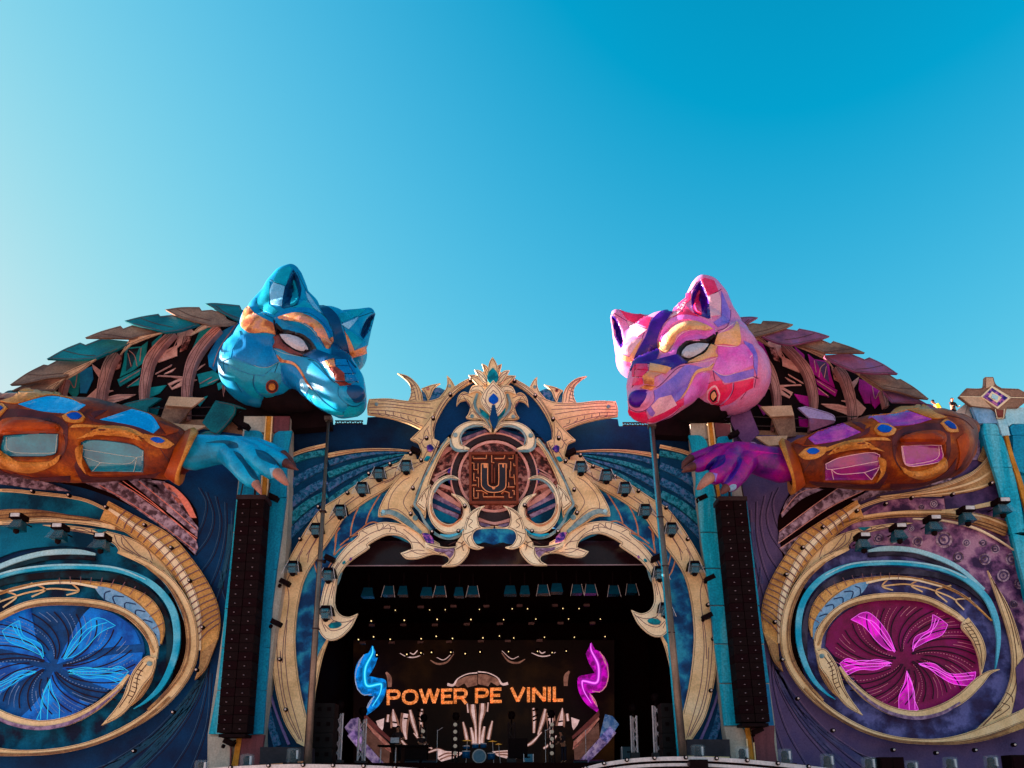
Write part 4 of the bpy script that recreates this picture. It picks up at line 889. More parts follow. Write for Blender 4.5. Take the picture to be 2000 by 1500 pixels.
# ---------------------------------------------------------------- pillars
def pillar(lab, parts, x):
    t = thing('stage_pillar', lab, 'pillar', (P(x, 1400, 29.9).x, 29.9, 0), 'painted pillars')
    return t
t = pillar('teal painted pillar behind the left speaker column, blue paw resting over it', None, 500)
YP = 30.0
plate('pillar_core', C8('165,28! 355,28! 350,400! 330,700 285,1000 240,1360! 245,1560! 10,1560! 12,1360! 80,880 120,500 140,300!'), YP + .1, PILC, t, .7)
for q, m in (('170,28! 252,28! 250,95! 168,95!', PILC), ('285,28! 356,28! 350,95! 285,95!', PILM)): plate('stone_block', C8(q), YP, m, t, .1)
plate('slab', C8('166,88! 222,88 242,105 250,140 248,360! 135,372! 150,250!'), YP - .04, PILL, t, .14)
plate('slab', C8('284,135! 290,105 310,90! 364,88! 345,200 340,365! 265,372! 275,250!'), YP - .04, PILL, t, .14)
ys = [372, 515, 672, 835, 1000, 1178, 1362]
rx = [340, 322, 300, 280, 270, 256, 244]; mx_ = [262, 245, 232, 215, 200, 188, 176]; lx = [132, 119, 103, 84, 70, 52, 16]
for i in range(6):
    a, b, c, d = ys[i], ys[i + 1], i, i + 1
    plate('slab', C8(f'{mx_[c]},{a+6}! {mx_[c]+22},{a-4} {rx[c]},{a-2}! {rx[d]},{b-5}! {mx_[d]},{b}!'), YP - .04 - .006 * i, PILL, t, .14)
    plate('slab', C8(f'{lx[c]},{a}! {mx_[c]-14},{a}! {mx_[d]-14},{b-4}! {lx[d]},{b-4}!'), YP - .04 - .006 * i, PILLR, t, .14)
plate('stone_block', E2('415,365! 640,365! 690,560 690,900! 410,900! 430,700'), YP - .1, PILC, t, .2)
plate('stone_block', E2('800,350! 1100,345! 1075,500 1040,700 1030,900! 780,900! 790,600'), YP - .1, PILM, t, .2)
band('gold_strip', C8('268,28,26 256,200,26 245,400,24 200,900,22 150,1330,20 112,1560,30'), YP - .12, PILY, t, .1)
band('strip_edge', C8('256,28,5 244,200,5 232,400,5'), YP - .16, GOLD, t, .05); band('strip_edge', C8('282,28,5 270,200,5 258,400,5'), YP - .16, GOLD, t, .05)
band('strip_edge', E2('690,500,14 680,900,14'), YP - .2, PILM, t, .05)
t = pillar('bright cyan painted pillar beside the right speaker column, violet paw resting over it', None, 1410)
plate('pillar_core', D3('330,15! 500,15! 560,350! 690,1300! 715,1560! 520,1560! 480,1330 440,960 400,640 352,230!'), YP + .1, PILC, t, .7)
for q, m in (('326,18! 395,14! 408,80! 334,80!', PILC), ('430,12! 500,18! 500,75! 440,75!', PILM)): plate('stone_block', D3(q), YP, m, t, .1)
plate('slab', D3('320,66! 370,68 395,90 405,130 410,230! 440,330! 350,330! 352,230 335,130'), YP - .04, PILLR, t, .14)
plate('slab', D3('440,110! 445,78 470,70! 508,72! 506,330! 452,330!'), YP - .04, PILL, t, .14)
ys = [330, 487, 642, 802, 968, 1138, 1322]; lx = [360, 372, 394, 414, 432, 455, 474]; rx = [448, 466, 484, 504, 524, 546, 566]
for i in range(6):
    plate('slab', D3(f'{lx[i]},{ys[i]}! {rx[i]-24},{ys[i]+2} {rx[i]},{ys[i]+22}! {rx[i+1]},{ys[i+1]+16}! {rx[i+1]-26},{ys[i+1]-4} {lx[i+1]},{ys[i+1]-5}!'), YP - .04 - .006 * i, PILLR, t, .14)
    plate('slab', D3(f'{rx[i]+20},{ys[i]}! {rx[i]+120},{ys[i]}! {rx[i+1]+122},{ys[i+1]-5}! {rx[i+1]+20},{ys[i+1]-5}!'), YP - .03 - .006 * i, PILL if i < 5 else BLUES, t, .12)
plate('stone_block', E3('650,225! 800,225 870,260 905,360! 945,600! 960,900! 730,900! 735,600 690,400'), YP - .1, PILC, t, .2)
plate('stone_block', E3('970,210! 1218,212! 1215,400 1250,640! 1260,900! 1050,900! 1020,600!'), YP - .1, PILM, t, .2)
band('gold_strip', D3('412,12,24 430,200,20 470,480,16 520,900,16 572,1320,20 605,1560,34'), YP - .12, PILY, t, .1)
band('strip_edge', D3('402,12,5 420,200,5'), YP - .16, GOLD, t, .05); band('strip_edge', D3('424,12,5 446,200,5'), YP - .16, GOLD, t, .05)
band('strip_edge', E3('905,360,14 955,900,16'), YP - .2, GOLD, t, .05); band('strip_edge', E3('985,400,12 1030,900,12'), YP - .2, GOLD, t, .05)
# far right tower
t = thing('corner_tower', 'light blue tower at the right edge topped by a brown star with diamond emblem', 'tower', (P(1960, 1400, 30.1).x, 30.2, 0))
YT = 30.0
plate('tower_core', E1('230,300! 640,300! 905,300! 1150,1100! 1650,3000! 900,3000! 760,2200! 600,1500! 530,1200! 440,860! 330,530!'), YT + .15, PILL, t, .9)
plate('slab', E1('228,292! 340,296 395,330 430,380 440,420! 280,420!'), YT - .05, BLADE, t, .14)
plate('slab', E1('490,320! 510,300! 640,298! 900,298! 900,425! 540,425! 515,445! 490,380'), YT - .05, CYANP, t, .14)
plate('slab', E1('425,390! 495,385! 525,515! 465,515!'), YT - .1, CYANP, t, .1)
seg = [('318,422! 400,425 430,450 445,510! 320,510!'), ('325,512! 430,515 470,540 560,800! 545,770 390,755! 350,620'), ('392,758! 500,760 548,790 605,1040! 590,1015 462,1005! 430,880'), ('465,1010! 560,1012 605,1035 640,1290! 540,1272!'), ('542,1276! 700,1285 900,1900! 700,1900!')]
for q in seg: plate('slab', E1(q), YT - .05, PILLR, t, .14)
for q in ('525,450! 545,428! 900,428! 900,510! 540,510!', '545,515! 900,515! 900,790! 590,790 ', '600,900! 900,900! 900,1100! 640,1100!'): plate('slab', E1(q), YT - .04, PILL, t, .14)
band('gold_strip', E1('498,515,26 540,680,30 600,860,34 650,1050,36 760,1500,40'), YT - .1, PILY, t, .1)
plate('star_plate', E1('332,64! 395,64! 415,120 460,150! 590,155! 700,215! 590,300! 500,300! 480,385! 430,385! 420,320 370,300! 230,285! 132,212! 188,150! 290,152 325,130'), YT - .16, SCALEB, t, .16)
plate('star_face', E1('136,212! 300,215! 380,300! 370,300! 230,285!'), YT - .2, SCALEC, t, .05)
plate('star_face', E1('342,70! 390,70! 405,128! 385,135! 340,150!'), YT - .2, SCALEC, t, .05)
plate('star_face', E1('412,318! 474,318! 472,368! 420,368!'), YT - .2, BROWNP, t, .05)
lines('star_edges', [E1('136,214! 300,218! 430,308! 530,222! 640,225!'), E1('385,135! 300,218!'), E1('388,135! 530,222!'), E1('410,312! 425,382! 475,382! 480,312!')], YT - .21, GOLD2, t, 1.3)
plate('diamond', E1('385,132! 525,225! 430,305! 298,215!'), YT - .24, GOLD2, t, .06)
plate('diamond_field', E1('385,148! 508,225! 430,290! 318,216!'), YT - .28, GEMP, t, .04)
plate('diamond_ring', E1('385,175! 460,222! 425,262! 358,214!'), YT - .31, GOLD2, t, .04)
plate('diamond_centre', E1('390,193! 435,213! 425,243! 382,223!'), YT - .34, CYANP, t, .04)
# ---------------------------------------------------------------- fox sculptures
s_, d_ = pairs(C1, C2, '710,108>920,118 1390,490>182,410 1330,455>235,368 120,900>1378,950 290,600>1235,610 155,1080>1340,1100 330,1250>1200,1210 680,1150>900,1140 1180,1370>440,1335 1205,1170>430,1120 1312,1150>286,1130 620,690>968,685 845,815>750,782 560,550>1050,570 1000,795>625,745 940,440>665,400 1050,490>555,430 1325,800>240,770 1238,950>335,890 965,908>665,868 1060,890>475,845 548,1100>1022,1095 555,590>1050,595 355,450>1205,490 400,668>1205,690 640,470>975,470 530,230>1078,225 400,380>1165,390 240,800>1335,760 885,1130>740,1120 1000,1330>560,1320 600,900>1010,880 1255,700>290,700')
HEADMAP = tps(s_, d_)
s_, d_ = pairs(C3, C4, '400,350>0,0 1540,90>270,65') if 0 else ([], [])
for a, b in (((400, 593), (1481, 620)), ((322, 604), (1550, 633)), ((243, 626), (1620.5, 656)), ((166, 659), (1689.5, 688.5)), ((91, 701), (1754, 730)), ((19.5, 751), (1814, 778.5)),
             ((426, 640), (1460, 663)), ((338, 648), (1532, 672)), ((224, 687), (1637, 714)), ((127, 739), (1724, 762)), ((361, 775), (1520, 792)), ((278, 778), (1592, 796)), ((195, 794), (1667, 813)), ((440, 850), (1440, 870)), ((300, 850), (1560, 880)), ((0, 900), (1840, 920))):
    s_.append(a); d_.append(b)
BODYMAP = tps(s_, d_)
s_, d_ = pairs(C4, C3, '1085,800>575,940 625,943>1190,1120 595,855>1200,1020 820,755>1000,880 640,895>1150,1065 990,700>640,850 1400,730>135,845 705,1020>1080,1190 705,1125>1080,1350 1060,960>610,1130 1010,1125>690,1350 1200,905>440,1068 1460,895>25,1075 1280,1040>345,1235 1330,635>200,732 1100,1200>560,1450 450,870>1420,1040 540,1200>1275,1430 1700,790>-230,900 1500,1120>-20,1400 880,730>780,870 700,1165>1060,1420')
ARMMAP = tps(s_, d_)
s_, d_ = pairs(D6, E5, '250,245>1720,320 150,670>1810,750 160,450>1840,540 1080,940>930,955 1220,1040>790,990 1590,905>415,925 1480,655>545,650 1420,830>650,820 1740,705>170,660 900,245>800,245 600,245>1250,250 1480,430>350,390 1050,560>990,520 850,780>1220,700 750,620>1290,600 1200,830>800,850 1560,660>350,640 1140,360>800,330 700,650>1330,730')
PAWMAP = tps(s_, d_)
def recol(base, table): return lambda k: table.get(k, base)
HEADCOL = {'B': dict(skin=HB, brow=ORNG, brow2=HB, dark=HBD, lid=BROWNP, band=ORNG, cheek=HB2, jaw=HBT, snoutA=ORNG, snoutB=BROWNP, scale=HB2, strip=ORNG, fin=HBT, pale=HBL, earin=HBD, v=ORNG, seam=SEAMB, seam2=SEAMBL, jaw2=HBT, lip=HBT, cheek2=HB, top=HBT),
           'P': dict(skin=HP, brow=HPO, brow2=HP2, dark=HPD, lid=HPO, band=HPO, cheek=HP2, jaw=HPV, snoutA=HPO, snoutB=ORNG, scale=HPR, strip=HPO, fin=HPR, pale=HPL, earin=HPD, v=HPO, seam=SEAMPD, seam2=SEAMP, jaw2=HPR, lip=HPR, cheek2=HPV, top=HPR)}
def head(parent, key):
    f = None if key == 'B' else HEADMAP; c = HEADCOL[key]
    def cv(ch): return [(C1.ox + a[0] / C1.sc, C1.oy + a[1] / C1.sc, a[2], a[3] / C1.sc) + tuple(a[4:]) for a in ch]
    pr = [[(435, 960, 29.5, 312)], [(520, 810, 29.4, 290)], [(560, 1000, 29.3, 250)], [(720, 700, 29.7, 300), (830, 725, 29.5, 285)], [(1010, 700, 29.5, 240), (1080, 725, 29.4, 222)],
          [(1150, 830, 29.2, 172)], [(440, 600, 29.5, 150)], [(700, 640, 28.7, 110), (830, 640, 28.4, 110), (950, 720, 28.3, 95)], [(1210, 800, 28.8, 100), (1140, 700, 28.9, 90)],
          [(800, 880, 28.9, 250), (900, 950, 28.5, 232), (1010, 1030, 28.0, 205), (1120, 1120, 27.6, 190), (1160, 1190, 27.5, 158)],
          [(960, 860, 28.4, 130), (1090, 960, 27.9, 145), (1150, 1070, 27.6, 150)],
          [(880, 1060, 28.4, 150), (1000, 1180, 27.9, 130), (1120, 1240, 27.7, 125), (1200, 1235, 27.6, 118)],
          [(640, 520, 29.5, 250, .6), (655, 330, 29.5, 183, .5), (672, 235, 29.5, 132, .5), (696, 172, 29.5, 74, .6), (708, 150, 29.5, 42)], [(780, 480, 29.5, 160, .6), (720, 380, 29.5, 130, .5)],
          [(470, 500, 29.6, 120), (540, 340, 29.6, 70)],
          [(1090, 590, 29.5, 115, .6), (1240, 540, 29.5, 75, .6), (1335, 508, 29.5, 53, .7)], [(1180, 680, 29.4, 130, .6), (1270, 610, 29.4, 95, .5), (1335, 520, 29.4, 55, .6)], [(1240, 740, 29.3, 95, .7), (1300, 610, 29.4, 66, .6)]]
    rel = [(C1('620,470! 640,300! 700,190 722,140! 765,210 795,330 760,430! 700,455'), -.75, 16), (C1('1395,505! 1345,640! 1290,725! 1255,680 1290,590 1340,530'), -.35, 7),
           (C1('555,570! 620,640 700,650 800,680 880,740 910,815! 850,860 760,850 650,790 590,720'), -.30, 9), (C1('620,690! 700,690 790,725 848,815! 760,812 680,770'), .2, 8),
           (C1('570,545! 680,505 800,500 920,570 1010,660 1040,740 1000,805! 900,720 800,640 700,610'), .32, 13), (C1('920,880! 1000,850 1110,880! 1200,980 1240,1070! 1150,1090 1050,1060 980,960'), .22, 12),
           (C1('1090,1110! 1150,1085 1260,1090 1310,1130! 1300,1240! 1210,1245 1130,1210'), .14, 8),
           (C1('640,900! 760,960 850,1090 900,1160! 860,1230! 760,1160 690,1120 640,1020'), .15, 12),
           (C1('180,640! 330,690 340,800 220,870! 130,860'), -.12, 12), (C1('430,1150! 700,1155! 820,1215! 940,1300! 800,1330 500,1300'), -.35, 14)]
    ob, bvh = blob('head', [cv(p) for p in pr], c['skin'], parent, .065, 9, f, relief=rel)
    def pn(nm, q, m, off=.03, **k): return panel(nm, C1(q), bvh, m, ob, off, f, **k)
    pn('cheek_panel', '235,800! 300,690 420,685 550,695! 562,800 608,898! 510,945 400,930 230,868!', c['cheek'])
    pn('cheek_panel', '190,690! 285,650! 295,690! 230,800! 215,870! 145,900! 150,780', c['cheek2'])
    pn('jaw_panel', '205,880! 400,938 510,952 606,905! 510,985 470,1008 350,992 195,925!', c['jaw'])
    pn('jaw_panel', '190,940! 350,1000 400,1010! 390,1080 430,1160 500,1210! 380,1180 270,1080 180,1010!', c['jaw2'], .02)
    pn('jaw_panel', '415,1010! 480,1020 520,985! 620,1010 600,1130 560,1180 510,1200! 440,1140 405,1080', c['jaw2'], .025)
    pn('mouth_panel', '620,930! 720,935 790,1010 850,1110! 830,1180! 760,1150 690,1120 630,1060', c['cheek'], .02)
    pn('lip_panel', '845,1125! 900,1150 960,1220 1060,1290 1150,1330! 1060,1330 940,1270 840,1175!', c['lip'], .03)
    pn('muzzle_panel', '620,905! 740,875 830,880 930,960 1040,1070 1085,1100! 1090,1180 1160,1250! 1080,1290 960,1200 880,1130! 830,1050 780,960 720,905 640,885!', c['cheek2'], .02)
    pn('chin_panel', '1170,1262! 1240,1270 1300,1230! 1285,1300 1240,1345! 1130,1345! 1140,1300', c['top'], .03)
    pn('brow_panel', '570,600! 700,520 830,505 930,560 1010,660 1040,740! 1030,640 960,540 850,470 700,475 590,520!', c['cheek'], .04)
    pn('lower_brow_panel', '572,560! 660,565 780,588 870,645 930,735 965,790 1010,810 1018,848! 930,820 880,742 800,682 700,652 640,640! 590,598', c['brow2'], .04)
    pn('brow_stripe', '600,548! 740,512 850,545 950,620 1000,725! 1030,700! 1037,740 1020,785 990,797 955,740 900,650 820,592 700,562!', c['brow'], .07)
    pn('forehead_stripe', '925,442! 1010,465 1085,540 1120,650 1170,800 1190,900! 1030,850! 1032,790 1048,700 1022,600 960,508!', c['dark'], .045)
    pn('nose_bridge', '905,805! 1020,850! 1190,900! 1232,955! 1160,905 1060,888 965,905! 960,925! 880,880 800,858!', c['dark'], .05)
    pn('eye_surround', '556,560! 600,602 640,645 720,652 800,682 870,738 905,790 912,812! 860,862 790,862! 700,832 620,740 570,690!', EYEK, .035)
    pn('lower_lid', '556,702! 598,690! 640,765 720,818 800,857! 700,838 620,802 560,790! 580,745', c['lid'], .07)
    ey = pn('eye', '622,692! 700,700 780,733 838,790 846,813! 775,802 708,768 658,730', EYEW, .10)
    pn('ear_band', '357,452! 420,520 555,592! 575,685! 500,666 400,670 350,660 300,618 300,560! 322,490', c['band'], .04)
    pn('far_ear_band', '1135,655! 1180,722 1218,812! 1322,770! 1328,830! 1192,872! 1165,760', c['v'], .04)
    pn('snout_plate', '965,908! 1050,884! 1065,946! 990,955!', c['snoutA'], .06); pn('snout_plate', '1010,962! 1070,953! 1133,1000! 1140,1052! 1072,1048! 1050,992!', c['snoutB'], .06); pn('snout_plate', '1060,1060! 1143,1060! 1192,1090! 1100,1100!', c['snoutB'], .06)
    for q in ('1062,892! 1148,892! 1168,938! 1068,940!', '1078,950! 1168,948! 1200,1002! 1130,1000!', '1142,1012! 1208,1014! 1240,1064! 1152,1050!', '1160,892! 1205,945! 1225,1000! 1208,1000! 1176,940!'):
        pn('snout_scale', q, c['scale'], .06)
    pn('cheek_stripe', '590,847! 640,885 720,903 782,960 832,1050 885,1130! 842,1092 790,1000 730,930 622,907!', c['strip'], .06)
    pn('inner_ear', '650,300! 720,150! 765,225 785,330 755,440! 710,455! 640,470! 622,458!', c['earin'], .02)
    pn('ear_fin', '735,240! 765,350 750,425 702,455! 722,350', c['fin'], .12)
    pn('ear_panel', '560,260! 648,292! 625,450! 538,430! 530,330', c['pale'], .03)
    pn('ear_panel', '600,160! 690,130! 710,150! 655,285! 560,250!', c['top'], .03)
    pn('ear_panel', '425,400! 530,250! 525,440! 600,490! 560,520! 440,470!', c['jaw'], .03)
    pn('ear_stripe', '820,332! 862,380 930,480 950,508! 890,470 840,400', c['pale'], .03)
    pn('ear_panel', '770,440! 820,390! 880,470! 920,495! 850,480 720,460!', c['top'], .03)
    pn('inner_ear', '1388,505! 1350,640! 1288,718! 1268,682! 1292,600 1340,532', c['earin'], .02)
    pn('ear_panel', '1112,600! 1250,542! 1232,570! 1170,640!', c['pale'], .03); pn('ear_panel', '1140,660! 1190,660! 1300,735! 1220,800!', c['pale'] if key == 'P' else c['jaw'], .03)
    pn('ear_panel', '1090,520! 1220,478! 1310,475! 1250,530! 1110,585!', c['top'] if key == 'P' else c['jaw'], .03)
    if key == 'P':
        pn('ear_panel', '830,200! 800,330! 870,440! 930,470! 880,340!', HPR, .03)
        for q, m in (('500,1090! 560,1020 620,1060 610,1130! 560,1180! 500,1160!', HPL), ('512,1095! 560,1035 605,1070 598,1125! 555,1165 515,1150!', HPR), ('522,1098! 556,1050 590,1075 585,1118! 552,1148 525,1138!', EYEK), ('530,1100! 556,1065 578,1085 573,1112! 550,1135!', HPO)):
            pn('jaw_ring', q, m, .03 + .015 * (HPL, HPR, EYEK, HPO).index(m))
        pn('muzzle_panel', '900,1180! 980,1240! 1080,1290! 1060,1260! 1120,1220! 1050,1150! 960,1110!', HPL, .05)
    else:
        for r, m, o_ in ((50, BROWNP, .05), (40, EYEK, .065), (33, BROWNP, .08), (24, ARML, .095)):
            panel('jaw_medallion', [(C1.ox + (548 + r * math.cos(a)) / C1.sc, C1.oy + (1100 + r * 1.05 * math.sin(a)) / C1.sc, False, 0) for a in np.linspace(0, 6.283, 14)[:-1]], bvh, m, ob, o_, f, step=1.6)
        pn('muzzle_glint', '775,1070! 790,1040 830,1060 850,1110 830,1160! 790,1130', HBL, .05)
    nb = [[(C1.ox + 1180 / C1.sc, C1.oy + 1160 / C1.sc, 26.95, 66 / C1.sc), (C1.ox + 1235 / C1.sc, C1.oy + 1165 / C1.sc, 26.95, 72 / C1.sc)]]
    blob('nose', nb, c['dark'] if key == 'P' else HBD, ob, .05, 4, f)
    seams('panel_seams', [C1(q) for q in ('1085,1105 1090,1180 1165,1252 1240,1262 1300,1215', '1165,1252 1160,1285 1110,1335', '260,980 250,1060 300,1150', '400,1010 395,1090 440,1180 510,1205', '600,905 560,1000 510,990', '120,905 200,930', '150,900 160,1000', '340,700 380,760 400,820', '720,340 700,450', '530,235 600,270 650,295',
        '415,385 430,440 480,510 560,550', '840,590 850,560', '760,880 900,900 1010,1030 1060,1075', '940,500 1000,560 1030,640', '1110,545 1125,600 1140,660', '850,1190 900,1260 1000,1320', '560,1000 640,1010', '1070,950 1175,945', '1120,880 1130,900 1175,1010 1250,1075', '1250,540 1390,490', '320,860 230,800', '750,170 830,330 950,505')],
        bvh, c['seam'], ob, .016, f)
    seams('light_seams', [C1(q) for q in ('570,548 700,500 850,495 960,560 1030,660', '572,556 660,562 780,584 872,642 935,735 970,795', '620,690 700,692 790,727 848,815', '556,795 650,835 800,862', '1062,888 1172,945 1208,1008 1250,1068', '1065,945 1205,1005', '600,845 640,885 725,905 785,962', '240,800 400,930 510,948 608,902', '855,1195 1060,1330 1150,1340')]
        + ([C1(q) for q in ('720,145 650,300 620,470', '1185,890 1110,905 1010,900', '965,908 1060,888', '820,330 950,505', '357,452 555,592', '300,560 400,670 575,685', '190,930 350,995 500,1000', '640,905 780,1000 880,1130')] if key == 'P' else []), bvh, c['seam2'], ob, .011 if key == 'B' else .02, f)
    # dark open throat and neck going back under the head
    return ob
def body(parent, key):
    f = None if key == 'B' else BODYMAP; YB = 31.0
    T, B = (SCALET, SCALEB) if key == 'B' else (SCALEV, SCALEB); TL = TEALS if key == 'B' else MAGS; TS = SCALET if key == 'B' else SCALEVL
    bd = plate('body_shell', C3('-120,830! 60,790 130,730 480,600 720,480 970,375 1240,280 1500,190 1840,170! 1900,700! 1880,1110! 1200,1100 700,1000 300,900 -120,1000!'), YB, BODYD, parent, 1.2, f=f)
    sh = [('500,650! 590,590! 610,560! 590,760! 560,800! 500,740!', TL), ('600,590! 690,560! 700,650! 650,760! 600,760!', BLUES if key == 'B' else MAGS), ('690,540! 770,600! 740,640! 700,580!', LINEG), ('940,420! 1060,410! 1110,370! 1090,520! 1000,590! 900,640! 930,520!', TL), ('960,430! 1045,420! 990,560! 945,600!', TEALD if key == 'B' else PURPD),
          ('1140,380! 1220,310! 1180,400! 1140,440!', TL), ('1330,300! 1440,280! 1470,310! 1430,330! 1330,420!', LINEG), ('1240,440! 1330,400! 1330,480! 1190,530! 1180,500!', LINEG), ('1500,290! 1600,265! 1520,390! 1440,470! 1420,490!', TL), ('1560,480! 1660,300! 1840,200! 1760,380! 1640,520! 1620,600! 1570,560!', BLUES if key == 'B' else MAGS),
          ('880,660! 1060,570! 1050,620! 900,710!', TL), ('960,720! 1050,640! 1045,700! 950,715!', TL), ('1120,720! 1250,700! 1200,760! 1110,800!', TL), ('1100,560! 1170,520!  1120,640!', TL), ('1170,610! 1290,545! 1280,560! 1165,620!', LINEG), ('1240,610! 1320,570! 1290,600! 1230,620!', LINEG), ('1190,625! 1370,635! 1370,655! 1280,640! 1180,635!', LINEG),
          ('1260,690! 1370,640! 1480,660! 1380,700! 1290,735!', LINEG), ('1280,700! 1360,665! 1350,680! 1290,720!', BODYD), ('1480,620! 1600,590! 1670,640! 1640,660! 1500,700!', TL), ('1500,700! 1660,650! 1600,690! 1500,720!', TL), ('1500,560! 1540,540! 1530,550! 1480,590!', LINEG),
          ('800,790! 880,770! 1020,770! 960,800! 800,850!', LINEG), ('790,740! 850,740! 830,750! 780,770!', LINEG), ('640,800! 730,720! 740,760! 720,860! 680,850!', LINEG), ('820,840! 900,810! 980,800! 880,850!', BODYD), ('850,500! 920,460! 900,570! 860,590!', MAROON), ('1380,330! 1440,330! 1400,430! 1350,450!', MAROON),
          ('1630,690! 1700,660! 1700,700! 1640,740!', TL), ('1460,820! 1560,780! 1500,860!', TL), ('1100,880! 1200,860! 1180,920! 1100,930!', TL)]
    for i, (q, m) in enumerate(sh): plate('shard', C3(q), YB - .05 - .004 * (i % 5), m, bd, .04, f=f)
    lines('shard_lines', [C3(q) for q in ('970,440 1010,480 1030,560', '960,460 985,560', '1060,420 1050,520', '1345,330 1300,420 1250,460', '1400,300 1370,400', '1600,280 1500,420', '520,660 560,720 580,620', '900,680 1050,590', '960,710 1045,650', '1190,630 1370,645', '1180,612 1290,550', '810,750 850,745', '790,800 900,780 1010,775', '800,820 930,800', '1590,640 1500,690', '1640,655 1560,690', '1270,710 1350,670 1470,662', '1380,380 1400,350', '1770,250 1650,420 1600,560')], YB - .1, ROSE if key == 'P' else RIB, bd, 1.5, f=f)
    for q in ('492,645,24 465,720,36 452,775,40', '862,450,60 810,540,70 775,650,70 755,760,64 742,880,60', '1300,295,46 1200,395,60 1120,505,72 1088,640,64 1072,760,58 1080,960,20', '1640,262,54 1535,370,66 1445,500,74 1405,650,66 1392,790,60 1405,960,22', '1690,700,46 1712,850,56'):
        rb = band('rib', C3(q), YB - .35, RIB, bd, .3, f=f)
        c = C3(q); lines('rib_lines', [[(a[0] - a[3] * .36, a[1], False, 0) for a in c], [(a[0] + a[3] * .36, a[1], False, 0) for a in c], [(a[0] + a[3] * .16 * (-1) ** i, a[1], False, 0) for i, a in enumerate(c)]], YB - .35, INK, rb, 1.1, f=f)
    # scale plates: each leans back, its lower lip turned under
    def Yt(y0, k, base): return lambda x, y: base + (y0 - y) * k
    SC = [('1540,88! 1620,83 1800,100! 1815,135! 1900,150! 1860,240! 1780,215 1680,165', T, None), ('1240,132! 1360,115 1498,114! 1515,140! 1590,134! 1680,165 1705,205 1782,233! 1700,248 1580,250! 1440,215 1330,180', B, '1428,326! 1488,268 1580,213! 1782,234! 1700,250 1560,262!'),
          ('934,217! 1060,185 1190,164! 1205,182! 1290,172! 1370,192 1500,243! 1360,290 1240,306! 1110,272 1000,243!', T, '1110,268! 1240,285! 1500,244! 1350,300 1240,308!'), ('638,343! 760,295 905,254! 925,275! 1010,244! 1110,270! 1240,298! 1100,320 980,350! 800,345', B, '900,470! 940,410 975,350! 1240,299! 1110,345 985,395!'),
          ('350,503! 480,430 602,380! 642,397! 760,350! 970,372! 975,386! 860,440 720,500! 560,512', T, '560,512! 720,470! 972,385! 860,445 722,508!'), ('74,697! 200,610 328,545! 360,550! 440,508! 560,512! 722,500! 620,560 480,640! 360,650 180,690', B, '470,650! 490,605 720,502! 620,585 500,655!'),
          ('85,742! 180,698 300,660! 482,640! 470,668! 400,740! 200,735', B if key == 'B' else T, '330,735! 400,690 482,650! 430,700 400,740!'), ('-20,800! 60,742 150,745! 140,790! 60,800 -10,812!', T, None)]
    LIP = {0: SCALET if key == 'B' else SCALEVL, 1: SCALEC}
    for i, (q, m, lip) in enumerate(SC):
        base = YB - .75 - .05 * i; pl = C3(q); y0 = sum(a[1] for a in pl) / len(pl)
        sc = plate('scale_plate', pl, Yt(y0, .02, base), m, bd, .12, f=f)
        if lip:
            plate('scale_lip', C3(lip), Yt(y0, -.012, base - .25), LIP[1] if m is SCALEB else (SCALET if key == 'B' else SCALEVL), sc, .06, f=f)
        c = [(a[0], a[1]) for a in pl]; cx = sum(a[0] for a in c) / len(c)
    RID = ['1620,105 1700,160 1840,215', '1330,130 1440,180 1580,215', '1060,200 1180,240 1300,265', '760,315 880,330 980,350', '480,440 600,470 720,480', '210,620 330,625 480,610']
    for i, q in enumerate(RID):
        A = Acc(); b0 = YB - .75 - .05 * (i + (i > 2)) - .05
        c = C3(q); y0 = [sum(a[1] for a in C3(S_[0])) / len(C3(S_[0])) for S_ in SC][(0, 1, 2, 3, 4, 5)[i]]
        lines('scale_crease', [c], lambda x, y, y0=y0, i=i: YB - .75 - .05 * i + (y0 - (y if f is None else y)) * .02 - .01, INK, bd, 1.2, f=f)
    LP = [('893,890! 930,842 1150,790! 1212,800! 1110,868!', TS), ('893,892! 1110,868! 1090,950! 1060,950! 900,905!', SCALET if key == 'B' else SCALEV), ('1272,785! 1535,796! 1440,866! 1240,852!', SCALEC), ('1240,852! 1440,866! 1372,960 1330,1002! 1195,985!', SCALEB),
          ('1620,815! 1760,845 1850,880! 1600,850!', TS), ('1618,818! 1760,850 1765,915! 1700,1000 1620,1082! 1518,982!', SCALET if key == 'B' else M('chest_violet', (.07, .03, .11), (.17, .09, .20), scale=1)), ('1765,915! 1852,882! 1800,905! 1700,1000! 1640,1070!', TS), ('1270,985! 1552,1006! 1420,1062! 1280,1040!', SCALEC), ('1480,1080! 1560,1045 1640,1068! 1600,1092! 1500,1100!', TS), ('1100,965! 1900,955! 1900,1110! 1100,1040!', SCALEB)]
    for i, (q, m) in enumerate(LP): plate('chest_plate', C3(q), YB - (.6 if i < 9 else .2) - .06 * (i % 3), m, bd, .1, f=f)
    acc = Acc()
    for q in ('720,862 1000,868 1250,875 1850,860', '1060,935 1400,930 1850,935'):
        pts = [P(*(f(a[0], a[1]) if f else a[:2]), YB - .5) for a in C3(q)]; acc.tube(pts, .025, 5)
    for x in (765, 1090, 1410, 1700):
        q = C3(f'{x},860 {x},935'); acc.tube([P(*(f(a[0], a[1]) if f else a[:2]), YB - .5) for a in q], .02, 5)
    acc.build('scaffold_tube', DARKM, bd)
    return bd
